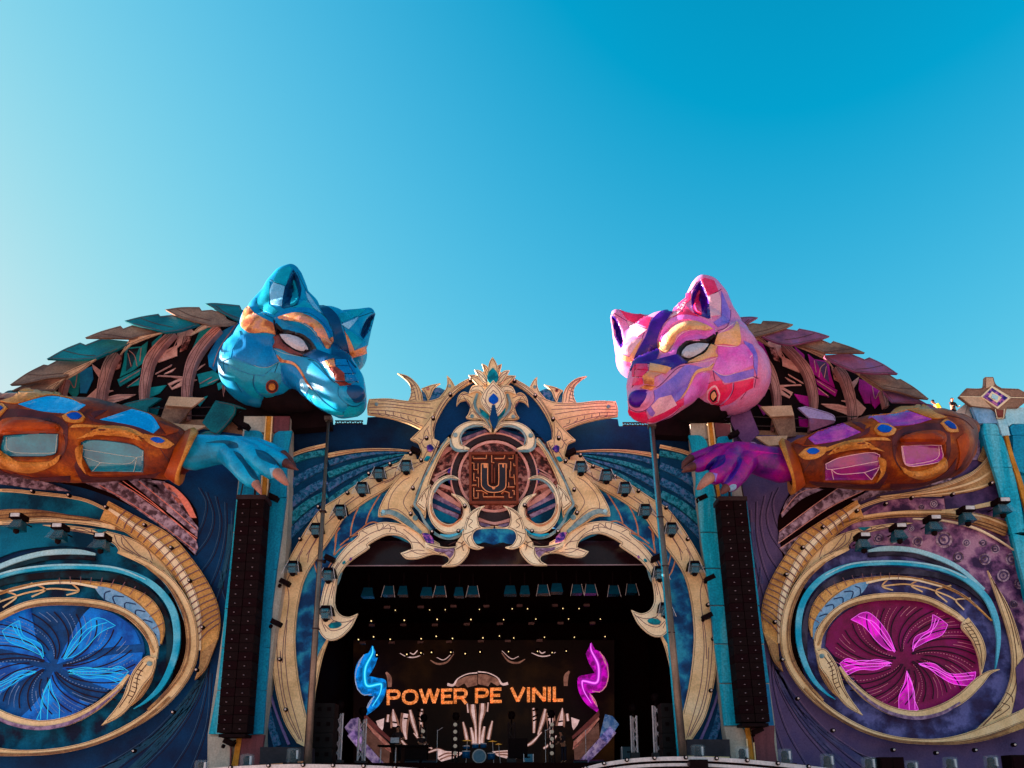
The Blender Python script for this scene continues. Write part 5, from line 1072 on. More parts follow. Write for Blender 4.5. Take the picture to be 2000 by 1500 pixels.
def arm(parent, key):
    f = None if key == 'P' else ARMMAP
    def cv(ch): return [(C4.ox + a[0] / C4.sc, C4.oy + a[1] / C4.sc, a[2], a[3] / C4.sc) + tuple(a[4:]) for a in ch]
    k = 1.12 if key == 'B' else 1
    pr = [[(1530, 850, 28.6, 152), (1400, 900, 28.4, 240), (1270, 925, 28.3, 258), (1150, 945, 28.3, 250), (1000, 950, 28.3, 245), (850, 968, 28.3, 215), (700, 985, 28.3, 186), (590, 1010, 28.3, 168)], [(1645, 790, 28.7, 62), (1560, 790, 28.6, 100), (1480, 950, 28.6, 170)], [(1560, 920, 28.8, 120), (1490, 1040, 28.7, 70)], [(1330, 700, 28.5, 66), (1200, 740, 28.4, 90), (1480, 740, 28.5, 60)]]
    if key == 'B': pr.append([(1530, 850, 28.6, 200), (1800, 880, 28.7, 200), (2000, 950, 29, 180)])
    P1, P2 = '595,856! 700,790 822,757! 938,815! 800,868 640,895!', '985,702! 1100,672 1220,670 1398,730! 1280,765 1100,780!'
    P3, P4 = '705,1022! 800,980 1000,945 1062,960! 1062,1040 1010,1125! 705,1127!', '1200,906! 1330,895 1460,897! 1475,970 1440,1012 1285,1040! 1222,1020'
    rel = [(C4(P1), -.10, 8), (C4(P2), -.12, 8), (C4('680,1000! 850,915 1000,920 1080,950! 1075,1060 1020,1145! 690,1140!'), -.26, 9), (C4('1150,900! 1200,850! 1480,890! 1500,980 1440,1030 1280,1065! 1190,1040'), -.3, 10),
           (C4('1185,850! 1240,815 1400,800 1480,830! 1490,880! 1350,890 1210,895'), .34, 9), (C4('1190,1040! 1270,1070 1400,1050 1490,980! 1490,1060 1360,1115 1240,1100'), .2, 9),
           (C4('700,965! 830,880 960,870 1090,930! 960,905 830,930'), .2, 6)]
    ob, bvh = blob('arm', [cv(p) for p in pr], ARM, parent, .07, 6, f, k=k if key == 'B' else 1, relief=rel)
    def pn(nm, q, m, off=.03, par=None): return panel(nm, C4(q), bvh, m, par or ob, off, f)
    pn('shade_patch', '1140,860! 1190,800 1320,760 1480,770 1520,860 1510,980! 1470,1070! 1490,980 1490,880 1440,810 1300,815 1190,850 1160,940 1180,1040! 1150,970', ARMD, .02)  # dark patches put shade into the arm's colour
    pn('gold_lip', '1190,1035! 1270,1068 1400,1045 1490,975! 1495,1050 1440,1080 1340,1115 1240,1085', ARML, .06)
    pn('brown_roll', '1190,862! 1300,818 1450,808 1492,850 1475,890! 1350,888 1220,898!', ARMR, .05)
    pn('gold_brow', '715,965! 830,888 950,878 1090,940! 960,915 830,930', ARML, .05)
    pn('gold_ridge', '690,925! 820,880 960,855 1090,850 1130,870! 1000,868 860,895 700,945!', ARML, .04)
    pn('shade_patch', '640,905! 800,868 960,810! 970,770! 930,750! 880,750 960,800! 1000,780! 970,830 800,890 680,925!', ARMD, .02)
    pn('red_field', '560,905! 640,900 700,915! 560,900! 500,870 590,830 720,770! 590,850!', ARMR, .03)
    pn('gold_ridge', '1010,700! 1150,640 1330,632 1420,690! 1500,720! 1400,725 1220,662 1100,665', ARML, .04)
    pn('shade_patch', '600,1130! 700,1140 1020,1150 1090,1060! 1110,1100 1060,1180! 850,1175 650,1160', ARMD, .03)
    pn('red_field', '1560,860! 1620,820 1640,900 1600,1000 1560,1060! 1580,960', ARMR, .03)
    pn('gold_ridge', '1050,970! 1100,1000 1090,1080 1040,1140! 1070,1060', ARML, .04)
    pn('shade_patch', '1130,1150! 1350,1140 1480,1080 1560,980! 1520,1100 1350,1170 1150,1190', ARMD, .02)
    cA, cB = (PANEB, PANET) if key == 'B' else (PANEP, PANEV)
    pn('gem_pane', P1, cA, .02); pn('gem_pane', P2, cA, .02)
    p3 = pn('gem_pane', P3, cB, .02); p4 = pn('gem_pane', P4, cB if key == 'B' else PANEP, .02)
    LL = SEAMBL if key == 'B' else SEAMP
    seams('pane_facets', [C4(q) for q in ('705,1022 745,1055 1062,1000', '745,1055 760,1125', '960,1075 1062,1040', '960,1075 1010,1125', '960,1075 800,1085 745,1055')], bvh, LL, p3, .014, f, off=.025)
    seams('pane_facets', [C4(q) for q in ('1225,1020 1290,1020 1430,985 1445,905', '1205,908 1225,1020')], bvh, LL, p4, .014, f, off=.025)
    seams('pane_edge', [C4(P3 + ' 705,1022!'), C4(P4 + ' 1200,906!')], bvh, LL if key == 'P' else SEAMB, ob, .016, f, off=.02)
    for g, sur in (('1040,800! 1065,780 1105,785 1135,800! 1115,822 1070,822', '1020,800! 1050,768 1110,770 1165,800! 1150,830 1100,842 1050,835'), ('585,945! 610,928 645,930 665,945! 640,960 605,960', '535,965! 580,925 640,915 710,915! 700,955 640,988 575,992'), ('1470,760! 1490,752 1530,772 1545,800! 1510,795', '1455,755! 1490,735 1550,775 1565,815! 1500,812')):
        s2 = pn('gem_setting', sur, ARML, .08); pn('gem', g, GEMP if 'x' in sur else GEM, .14, s2)
    seams('painted_lines', [C4(q) for q in ('560,905 700,945 830,900 1000,880', '1140,840 1170,900 1160,980 1200,1060', '1480,700 1600,730 1670,790', '1500,830 1520,930 1480,1060', '1160,790 1300,775 1460,765', '700,1160 900,1165 1100,1150', '620,990 560,1080')], bvh, ARMD, ob, .022, f)
    # cuff: a flared wavy ring standing round the wrist
    cc = [(C4.ox + 520 / C4.sc, C4.oy + 1020 / C4.sc)]
    acc = Acc(); acc2 = Acc(); nseg = 40; rings = []
    for j, (dx, rr) in enumerate(((26, 128), (0, 150), (-38, 176), (-60, 186), (-70, 170), (-52, 120))):
        rg = []
        for i in range(nseg):
            a = 2 * math.pi * i / nseg; wv = 1 + (.07 * math.cos(3 * a + 1)) * (j / 3.0)
            xx = 520 + dx + 18 * math.sin(2 * a + .5) * (j / 4) + 34 * math.sin(a); yy = 1028 + rr * wv * math.sin(a)
            q = f(C4.ox + xx / C4.sc, C4.oy + yy / C4.sc) if f else (C4.ox + xx / C4.sc, C4.oy + yy / C4.sc)
            rg.append(P(q[0], q[1], 28.3 - math.cos(a) * rr * wv / C4.sc * .0215))
        rings.append(rg)
    def strip(j0, j1, A):
        v = [p for r_ in rings[j0:j1 + 1] for p in r_]; fa = []
        for j in range(j1 - j0):
            for i in range(nseg): fa.append((j * nseg + i, j * nseg + (i + 1) % nseg, (j + 1) * nseg + (i + 1) % nseg, (j + 1) * nseg + i))
        A.add(v, fa)
    strip(0, 2, acc); strip(2, 5, acc2)
    cf = acc.build('cuff', ARMR, ob, True); acc2.build('cuff_rim', ARML, cf, True)
    return ob
def paw(parent, key):
    f = None if key == 'B' else PAWMAP; sk = HANDB if key == 'B' else HANDP
    def cv(ch): return [(D6.ox + a[0] / D6.sc, D6.oy + a[1] / D6.sc, a[2], a[3] / D6.sc) + tuple(a[4:]) for a in ch]
    pr = [[(120, 450, 28.3, 190), (260, 455, 28.2, 212), (500, 425, 28.1, 185), (720, 410, 28.0, 168), (850, 400, 28, 150)],
          [(760, 480, 27.9, 140), (900, 620, 27.5, 130), (1000, 750, 27.4, 118), (1080, 830, 27.35, 104)], [(900, 400, 27.9, 130), (1080, 480, 27.5, 125), (1230, 610, 27.3, 122), (1370, 725, 27.25, 100)],
          [(950, 350, 28.0, 105), (1150, 400, 27.8, 105), (1350, 500, 27.6, 98), (1500, 575, 27.55, 84)], [(900, 320, 28.2, 80), (1150, 330, 28.2, 76), (1350, 400, 28.1, 70), (1500, 470, 28.1, 62)]]
    rel = [(D6('940,520! 1010,540 1130,700 1190,830! 1100,780 1000,660'), -.14, 7), (D6('700,330! 820,280 900,330 870,400 760,390'), -.12, 9), (D6('1120,430! 1250,450 1400,560 1490,650! 1350,600 1200,520'), -.12, 7), (D6('430,300! 560,285 700,300 760,340 560,350'), -.06, 6), (D6('780,420! 900,470 980,560! 880,540 800,480'), -.1, 7)]
    ob, bvh = blob('paw', [cv(p) for p in pr], sk, parent, .045, 5, f, k=1.18, relief=rel)
    for ch, m in (([(1130, 880, 27.3, 66), (1180, 960, 27.2, 46), (1218, 1040, 27.15, 10)], CLAWD if key == 'P' else CLAW), ([(1450, 750, 27.1, 80), (1510, 820, 27.0, 62), (1560, 880, 26.98, 40), (1592, 905, 26.97, 14)], CLAW), ([(1555, 600, 27.5, 68), (1640, 650, 27.45, 44), (1735, 702, 27.4, 8)], CLAWD), ([(1530, 480, 28.0, 58), (1620, 560, 27.95, 44), (1700, 650, 27.9, 10)], CLAWD)):
        blob('claw', [cv(ch)], m, ob, .03, 3, f)
    if key == 'B':
        panel('knuckle_glint', D6('1330,680! 1400,670 1440,700 1410,790 1360,810!'), bvh, HBL, ob, .01, f, step=1.5)
        panel('crease_shade', D6('440,320! 600,290 760,290 880,330 900,390! 780,395 700,330 560,320'), bvh, M('paw_shade_navy', (.004, .06, .11), (.006, .10, .18), scale=1), ob, .008, f, step=2)  # navy patches put shade into the hollows and finger creases
        panel('crease_shade', D6('820,430! 930,480 1020,600 1130,720 1190,850! 1080,800 960,620 880,520'), bvh, M('paw_shade_navy', (0, 0, 0)), ob, .008, f, step=2)
        panel('crease_shade', D6('1130,410! 1280,450 1420,560 1485,650! 1330,600 1180,520'), bvh, MATS['paw_shade_navy'], ob, .008, f, step=2)
    else:
        for q, m in (('1130,900! 1070,850 1010,870 1010,920 1080,945 1140,910', BLADE), ('1330,680! 1400,670 1440,700 1410,790 1360,810!', HPV), ('250,300! 500,330 700,470 820,600 860,560! 760,420 560,300', MAGS), ('1130,410! 1280,450 1420,560 1485,650! 1330,600 1180,520', HPD), ('820,430! 930,480 1020,600 1130,720 1190,850! 1080,800 960,620 880,520', HPD)):  # indigo patches put shade into the finger creases
            panel('painted_patch', D6(q), bvh, m, ob, .008, f, step=2)
    return ob
for key, lab, x in (('B', 'giant blue fox sculpture crouching over the left eye wall, teal scales and blue paw', 400), ('P', 'giant pink fox sculpture crouching over the right eye wall, violet scales and violet paw', 1500)):
    b_ = P(x, 900, 29.5)
    fx = thing('fox_sculpture', lab, 'sculpture', (b_.x, 29.5, b_.z))
    head(fx, key); body(fx, key); arm(fx, key); paw(fx, key)
    f = None if key == 'B' else HEADMAP
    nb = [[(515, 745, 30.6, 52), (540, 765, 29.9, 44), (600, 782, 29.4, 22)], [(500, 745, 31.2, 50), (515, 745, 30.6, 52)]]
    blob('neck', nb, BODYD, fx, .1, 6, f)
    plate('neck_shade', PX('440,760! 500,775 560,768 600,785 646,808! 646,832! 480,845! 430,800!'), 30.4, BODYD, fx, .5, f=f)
# ---------------------------------------------------------------- line arrays
def quad_at(c, u, v): # bilinear in px
    (x0, y0), (x1, y1), (x2, y2), (x3, y3) = c
    return (x0 * (1 - u) + x1 * u) * (1 - v) + (x3 * (1 - u) + x2 * u) * v, (y0 * (1 - u) + y1 * u) * (1 - v) + (y3 * (1 - u) + y2 * u) * v
CAB = M('cabinet_black', (.006, .002, .003), (.009, .004, .005), scale=6, rough=.6, bump=0, spec=.04)
GRL = M('grille_black', (.008, .003, .004), scale=9, rough=.8, bump=0, spec=.03)
DOT = M('grille_badge', (.16, .13, .14), rough=.4, bump=0)
for lab, cor in (('tall black hanging speaker column left of the stage, under the blue paw', ((463, 975), (517, 975), (482.6, 1431), (422.4, 1431))), ('tall black hanging speaker column right of the stage, under the violet paw', ((1405, 979), (1458, 977), (1504.6, 1410), (1447, 1410)))):
    YA = 28.9; b_ = P(sum(a[0] for a in cor[2:]) / 2, cor[2][1], YA)
    t = thing('line_array', lab, 'speaker column', (b_.x, YA, b_.z), 'hanging line array speakers')
    nr = 26
    for r_ in range(nr):
        for k in (0, 1):
            a_, b2 = [quad_at(cor, u, v) for u, v in ((k * .5 + .012, (r_ + .02) / nr), (k * .5 + .488, (r_ + .02) / nr))], [quad_at(cor, u, v) for u, v in ((k * .5 + .488, (r_ + .98) / nr), (k * .5 + .012, (r_ + .98) / nr))]
            pp = [P(*q, YA + (.0 if i < 2 else .03)) for i, q in enumerate(a_ + b2)]; bk = [p + Vector((0, .75, 0)) for p in pp]
            A = Acc().add(pp + bk, [(0, 3, 2, 1), (4, 5, 6, 7), (0, 1, 5, 4), (1, 2, 6, 5), (2, 3, 7, 6), (3, 0, 4, 7)])
            sb = A.build('speaker_box', CAB if (r_ + k) % 3 else GRL, t)
            c = sum(pp, Vector()) / 4
            Acc().box(c + Vector((0, -.02, -.03)), (.025, .02, .012)).build('badge', DOT, sb)
    A = Acc(); tl, tr_ = P(*cor[0], YA), P(*cor[1], YA)
    A.box((tl + tr_) / 2 + Vector((0, .4, .1)), ((tr_ - tl).length / 2 + .03, .42, .09)); A.build('rigging_frame', DARKM, t)
    A = Acc()
    for q in (tl, tr_): A.tube([q + Vector((0, .3, .1)), q + Vector((0, .5, .9))], .03, 5)
    A.tube([(tl + tr_) / 2 + Vector((0, .4, .1)), (tl + tr_) / 2 + Vector((.0, .4, .8))], .05, 6); A.build('chain', DARKM, t)
    bl, br = P(*cor[3], YA), P(*cor[2], YA)
    A = Acc(); A.box((bl + br) / 2 + Vector((0, .4, -.1)), (.5, .35, .06)); A.build('bottom_bracket', CAB, t)
# ---------------------------------------------------------------- front poles
for lab, p0, p1, r0, r1 in (('worn grey steel mast in front of the left arch band', (641.7, 820, 29.4), (597, 1560, 27.2), .05, .135), ('steel mast with a teal stripe in front of the right arch band', (1273, 834, 29.4), (1341, 1560, 27.4), .09, .17)):
    a_, b2 = P(*p0), P(*p1); t = thing('steel_mast', lab, 'mast', tuple(b2), 'masts in front of the arch')
    Acc().tube([b2, a_], r1, 14, r0).build('pole', STEEL, t, True)
    if p0[0] > 1000:
        o = Vector((-r1 * .8, .0, 0)); Acc().tube([b2 + o, a_ + Vector((-r0 * .7, -.02, 0))], r1 * .4, 8, r0 * .6).build('stripe', PILLR, t, True)
    else:
        o = Vector((-r1 * .7, .03, 0)); Acc().tube([b2 + o, a_ + Vector((-r0 * .7, .03, 0))], r1 * .6, 8, r0 * .6).build('dark_edge', DARKM, t, True)
    Acc().box(a_ + Vector((0, 0, .05)), (.16, .12, .08)).build('mast_head', STEEL, t)
    for v in (.28, .42, .60):
        c = a_.lerp(b2, v); Acc().box(c, (.13, .13, .02)).build('clamp', DARKM, t)
# ---------------------------------------------------------------- moving head lamps in rain covers
def lamp(name, lab, group, px, py, Y, s=1.0, style='arch', par=None):
    c = P(px, py, Y); m_ = mpx(px, py, Y) * s
    t = thing(name, lab, 'stage light', tuple(c), group)
    if style == 'arch':
        w1, w2, h = 9 * m_, 15 * m_, 26 * m_
        A = Acc(); v = []
        for z, w_, d0, d1 in ((h / 2, w1, -.05, .42), (-h * .12, w2 * .85, -.25, .42)):
            v += [c + Vector((-w_, d0, z)), c + Vector((w_, d0, z)), c + Vector((w_, d1, z)), c + Vector((-w_, d1, z))]
        A.add(v, [(0, 1, 2, 3), (4, 7, 6, 5), (0, 4, 5, 1), (1, 5, 6, 2), (2, 6, 7, 3), (3, 7, 4, 0)]); A.build('hood', CAB, t)
        A = Acc(); A.box(c + Vector((0, -.02, -h * .16)), (6.5 * m_, .2, 9 * m_)); A.build('lamp_body', HOUS, t)
        A = Acc(); A.lathe(c + Vector((0, -.02, -h * .42)), [(0.001, -8 * m_), (4 * m_, -6.5 * m_), (6.2 * m_, -2 * m_), (6.4 * m_, 3 * m_), (.001, 3.2 * m_)], 14); A.build('lens_head', CAB, t, True)
        A = Acc(); v = []
        for z, w_, y in ((h * .1, w2 * .8, -.27), (-h * .62, w2 * 1.12, -.34)): v += [c + Vector((-w_, y, z)), c + Vector((w_, y, z))]
        A.add(v, [(0, 1, 3, 2)]); A.build('clear_cover', GLASS, t)
        A = Acc()
        for sx in (-1, 1): A.tube([c + Vector((sx * w1, -.12, h * .45)), c + Vector((sx * w2 * 1.12, -.35, -h * .68))], .5 * m_, 4)
        A.build('cover_frame', WHITEP, t)
    else:
        A = Acc(); A.box(c + Vector((0, 0, 16 * m_)), (11.5 * m_, .28, 5.2 * m_)); A.build('lamp_body', CAB, t)
        A = Acc(); A.box(c + Vector((.02, -.29, 16.5 * m_)), (8.5 * m_, .03, 3.4 * m_)); A.build('lamp_glass', M('lamp_glass_pale', (.5, .55, .55), rough=.15, bump=0), t)
        A = Acc(); v = []
        for z, w_, y in ((10 * m_, 7 * m_, -.1), (-10 * m_, 10 * m_, -.35)): v += [c + Vector((-w_, y, z)), c + Vector((w_, y, z)), c + Vector((w_, .3, z)), c + Vector((-w_, .3, z))]
        A.add(v, [(0, 1, 2, 3), (4, 7, 6, 5), (0, 4, 5, 1), (1, 5, 6, 2), (2, 6, 7, 3), (3, 7, 4, 0)]); A.build('housing', HOUS, t)
        A = Acc(); v = []
        for z, w_, y in ((9 * m_, 12 * m_, -.18), (-11 * m_, 18 * m_, -.42)): v += [c + Vector((-w_, y, z)), c + Vector((w_, y, z))]
        A.add(v, [(0, 1, 3, 2)]); A.build('clear_cover', GLASS, t)
        A = Acc(); A.lathe(c + Vector((0, -.05, -12 * m_)), [(0.001, -7 * m_), (5 * m_, -4 * m_), (5.6 * m_, 3 * m_)], 12); A.build('lens_head', CAB, t, True)
        A = Acc(); A.tube([c + Vector((0, .1, 10 * m_)), c + Vector((0, 1.0, 12 * m_))], 1.3 * m_, 6); A.build('bracket', CAB, t)
    return t
WH = ('highest of', 'second highest of', 'third of', 'fourth of', 'fifth of', 'sixth of', 'lowest of')
for i, (x, y) in enumerate(((794, 911), (741, 925), (708, 954), (665, 998), (618, 1034), (573, 1108))): lamp('stage_lamp', f'black hooded lamp in clear cover, {WH[i]} those along the left outer gold band', 'hooded lamps along the gold arch', x, y, YW - .75)
for i, (x, y) in enumerate(((1134, 913), (1184, 929), (1220, 954), (1260, 997), (1311, 1033), (1356, 1108))): lamp('stage_lamp', f'black hooded lamp in clear cover, {WH[i]} those along the right outer gold band', 'hooded lamps along the gold arch', x, y, YW - .75)
for x, y, l in ((642, 1122, 'upper hooded lamp on the left inner gold band behind the steel mast'), (637, 1196, 'lower hooded lamp over the left hook of the inner gold band'), (1288, 1119, 'upper hooded lamp on the right inner gold band by the mast'), (1299, 1190, 'lower hooded lamp over the right hook of the inner gold band')):
    lamp('stage_lamp', l, 'hooded lamps along the gold arch', x, y, YW - .85, 1.05)
for i, (x, y) in enumerate(((35, 1026), (116, 1046), (199, 1065))): lamp('stage_lamp', f'lamp with a pale top window above the blue eye, {("leftmost","middle","rightmost")[i]} of three', 'lamps above the blue eye', x, y, 29.6, 1, 'eye')
for i, (x, y) in enumerate(((1685, 1064), (1755, 1046), (1822, 1030), (1888, 1012), (1956, 996))): lamp('stage_lamp', f'lamp with a pale top window above the magenta eye, {("first","second","third","fourth","fifth")[i]} of five from the left', 'lamps above the magenta eye', x, y, 29.6, 1, 'eye')
# clamp-on spotlights on the bands
for x, y, l in ((557, 1138, 'small black spotlight clamped on the left outer band, upper'), (540, 1217, 'small black spotlight clamped on the left outer band, lower'), (1386, 1130, 'small black spotlight clamped on the right outer band, upper'), (1381, 1204, 'small black spotlight clamped on the right outer band, lower'), (812, 881, 'small black spotlight at the left tip of the crest shoulder'), (1115, 884, 'small black spotlight at the right tip of the crest shoulder'), (534, 972, 'black spotlight on the teal pillar below the blue claws'), (1371, 974, 'black spotlight on the cyan pillar below the violet claws'), (644, 1091, 'black spotlight on top of the left inner lamp'), (1282, 1090, 'black spotlight on top of the right inner lamp'), (478, 832, 'black lamp at the top of the teal pillar'), (1433, 849, 'black lamp at the top of the cyan pillar'), (448, 1450, 'black spotlight under the left speaker column'), (1479, 1427, 'black spotlight under the right speaker column')):
    Yl = YW - .7 if 540 < x < 1390 else 29.6
    c = P(x, y, Yl); t = thing('spotlight', l, 'spotlight', tuple(c), 'small clamp spotlights')
    Rm = Matrix.Rotation(R(25 if x < 962 else -25), 3, 'Y'); Acc().box(c, (.2, .16, .1), Rm).build('lamp_body', CAB, t)
    Acc().tube([c, c + Vector((.05, .5, .1))], .035, 5).build('bracket', CAB, t); Acc().tube([c + Vector((-.18, -.05, -.1)), c + Vector((-.2, -.1, -.2))], .07, 8).build('lens', CAB, t)
# round marker bulbs screwed onto the bands
def bulb_proto():
    t = thing('marker_bulb', None, 'bulb', (0, 0, 0), 'round marker bulbs on the painted boards')
    Acc().lathe((0, .0, 0), [(.001, -.02), (.075, -.02), (.085, .05), (.085, .14)], 10, 'Y').build('socket', CAB, t)
    Acc().lathe((0, -.03, 0), [(.001, -.045), (.03, -.035), (.045, 0)], 8, 'Y').build('glass', LENS, t, True)
    return t
def dup(root, loc, label=None):
    r = root.copy(); COL.objects.link(r); r.location = loc
    if label: r['label'] = label
    for ch in list(root.children):
        c = ch.copy(); COL.objects.link(c); c.parent = r
        for g_ in ch.children:
            d = g_.copy(); COL.objects.link(d); d.parent = c
    return r
BL = []
def bulbs(frm, t, Y, lab): BL.extend([(a[0], a[1], Y, lab) for a in frm(t)])
bulbs(C5, '745,208 612,305 497,462 453,594 346,697 417,742 209,768 68,832 362,928 708,1047 347,1100 490,1220 666,1215', YC - .45, 'small round bulb on the left half of the crest')
bulbs(C5, '1040,213 1178,312 1297,468 1335,594 1480,708 1380,747 1564,782 1438,938 1108,1042 1457,1093 1329,1218 1156,1215 1710,850', YC - .45, 'small round bulb on the right half of the crest')
bulbs(C8, '397,540 318,674 309,837 312,1044 337,1255 474,405 596,346', YW - .45, 'small round bulb on the left outer gold band')
bulbs(D3, '105,303 225,375 318,511 386,636 405,795 428,942 418,1165', YW - .45, 'small round bulb on the right outer gold band')
bulbs(C6, '160,100 345,120 532,180 727,270 862,385 955,552 1020,788 991,1003 872,1217 673,1413', YE - .6, 'small round bulb beside the bands round the blue eye')
bulbs(C7, '728,208 588,241 421,321 322,421 240,553 186,785 221,970 297,1160 470,1316 856,178 1055,162 1243,108 765,1411 975,1426 1165,1412 1355,1386', YE - .6, 'small round bulb beside the bands round the magenta eye')
ORD = 'topmost,second,third,fourth,fifth,sixth,seventh,eighth,ninth,tenth,eleventh,twelfth,thirteenth,fourteenth,fifteenth,sixteenth,seventeenth,eighteenth,nineteenth,twentieth,twenty-first,twenty-second,twenty-third'.split(',')
_c = {}; _b = []
for v_ in sorted(BL, key=lambda a: (a[3], a[1])):
    k_ = _c.get(v_[3], 0); _c[v_[3]] = k_ + 1; _b.append((v_[0], v_[1], v_[2], v_[3] + ', ' + (ORD[k_] if k_ == 0 else ORD[k_] + ' from the top')))
BL = _b
proto = None
for (x, y, Y, lab) in BL:
    if proto is None: proto = bulb_proto(); o = proto; o['label'] = lab
    else: o = dup(proto, (0, 0, 0), lab)
    o.location = P(x, y, Y)
# ---------------------------------------------------------------- white curved stage lips
def lip(lab, ys, Yc):
    pts = PX(ys); t = thing('stage_lip', lab, 'stage edge', tuple(P(pts[len(pts) // 2][0], pts[len(pts) // 2][1], Yc)))
    n = len(pts)
    def Yv(x, y): u = (x - pts[0][0]) / (pts[-1][0] - pts[0][0]); return Yc + 1.6 * (2 * u - 1) ** 2
    def sh(d0, d1, nm, m, dy):
        q = smooth(pts, False, 8); v = []; fa = []
        for a in q: 
            for d in (d0, d1): p = P(a[0], a[1] + d, Yv(a[0], a[1]) + dy); v += [p, p + Vector((0, .5, 0))]
        for i in range(len(q) - 1):
            k = i * 4; fa += [(k, k + 2, k + 6, k + 4), (k + 1, k + 5, k + 7, k + 3), (k, k + 4, k + 5, k + 1), (k + 2, k + 3, k + 7, k + 6)]
        return mk(nm, v, fa, m, t)
    sh(0, 8, 'top_rail', WHITEP, 0); sh(8, 13, 'dark_gap', CAB, .12); sh(13, 19, 'lower_rail', WHITEP, 0); sh(19, 60, 'skirt', CAB, .1)
    q = smooth(pts, False, 3)
    for a in q[1:-1:2]:
        c = P(a[0], a[1] + 1.5, Yv(a[0], a[1]) - .08); b3 = Acc().lathe(c, [(.001, -.02), (.07, -.02), (.08, .05)], 10, 'Y').build('rim_bulb', CAB, t)
        Acc().lathe(c + Vector((0, -.03, 0)), [(.001, -.03), (.035, -.02), (.04, 0)], 8, 'Y').build('glass', LENS, b3)
lip('white curved stage edge at the bottom left, rows of dark bulbs along its rim', '360,1505! 450,1497 560,1492.5 650,1493 740,1495.5 830,1502 900,1512!', 26.4)
lip('white curved stage edge at the bottom right, with a dark notch box', '1130,1502! 1180,1489 1250,1480 1340,1477.5 1430,1481 1520,1489 1610,1499 1700,1512!', 26.4)
nb_ = P(1364, 1492, 26.3); t = thing('notch_box', 'black box set into the white stage edge at bottom right', 'box', tuple(nb_))
Acc().box(nb_, (.3, .12, .14)).build('housing', CAB, t); Acc().box(nb_ + Vector((-.32, -.02, 0)), (.04, .08, .07)).build('plug', DARKM, t)
# moving heads under clear domes along the bottom edge
DM = [(394, 1496, 'left of the teal pillar foot'), (483, 1484, 'before the left mauve pillar stone'), (574, 1473, 'beside the dark box left of the stage'), (1363, 1466, 'right of the right mast foot'), (1450, 1470, 'before the cream foot of the cyan pillar'), (1533, 1474, 'right of the mauve pillar stone'), (1616, 1484, 'right below the violet wall grooves'), (1697, 1490, 'below the magenta eye, left'), (1780, 1497, 'below the magenta eye, middle'), (1856, 1490, 'below the magenta eye, third'), (1936, 1487, 'below the magenta eye, farthest right'), (262, 1512, 'under the blue eye wall, farthest left')]
dp = None
for x, y, l in DM:
    lab = 'moving head lamp under a clear dome, ' + l; c = P(x, y, 27.6)
    if dp is None:
        dp = thing('domed_lamp', lab, 'stage light', (0, 0, 0), 'domed lamps along the stage front')
        Acc().lathe((0, 0, 0), [(.25, -.3), (.25, .15), (.21, .2), (.001, .22)], 18).build('dome', GLASS, dp, True)
        Acc().box((0, 0, -.36), (.3, .25, .06)).build('base', CAB, dp); Acc().box((0, 0, -.22), (.12, .1, .08)).build('yoke', CAB, dp)
        Acc().lathe((-.02, 0, -.02), [(.001, -.14), (.1, -.12), (.12, .06), (.08, .15), (.001, .16)], 12).build('lamp_head', CAB, dp, True)
        Acc().box((.14, -.05, -.02), (.03, .05, .15)).build('reflector', M('lamp_glass_pale', (0, 0, 0)), dp)
        dp.location = c
    else: dup(dp, c, lab)
# stage monitor boxes at the bottom edge and the dark box left of the stage
for x, y, wx, hz, l in ((1735, 1494, .42, .26, 'black speaker box below the magenta eye'), (1990, 1492, .42, .3, 'black speaker box at the bottom right corner')):
    c = P(x, y, 27.8); t = thing('monitor_box', l, 'speaker', tuple(c), 'black boxes along the stage front')
    Acc().box(c, (wx, .3, hz)).build('cabinet', CAB, t)
    for k in (-1, 1): Acc().box(c + Vector((k * wx * .5, -.31, 0)), (wx * .42, .02, hz * .8)).build('grille', GRL, t)
t = thing('side_plinth', 'dark flat plinth between the left pillar and the stage mast', 'plinth', tuple(P(550, 1490, 29.2)))
plate('front', PX('508,1459! 602,1459! 602,1560! 505,1560!'), 29.4, M('plinth_grey', (.018, .018, .024), (.03, .03, .04), rough=.6), t, 1.0); band('pale_trim', PX('508,1496,5 560,1492,5 600,1488,5'), 29.2, COPPER, t)
t = thing('side_plinth', 'dark flat plinth between the right mast and the cyan pillar', 'plinth', tuple(P(1380, 1490, 29.2)))
plate('front', PX('1342,1444! 1425,1444! 1432,1560! 1342,1560!'), 29.4, M('plinth_grey', (0, 0, 0)), t, 1.0); band('pale_trim', PX('1342,1478,4 1425,1480,4'), 29.2, GOLD, t)
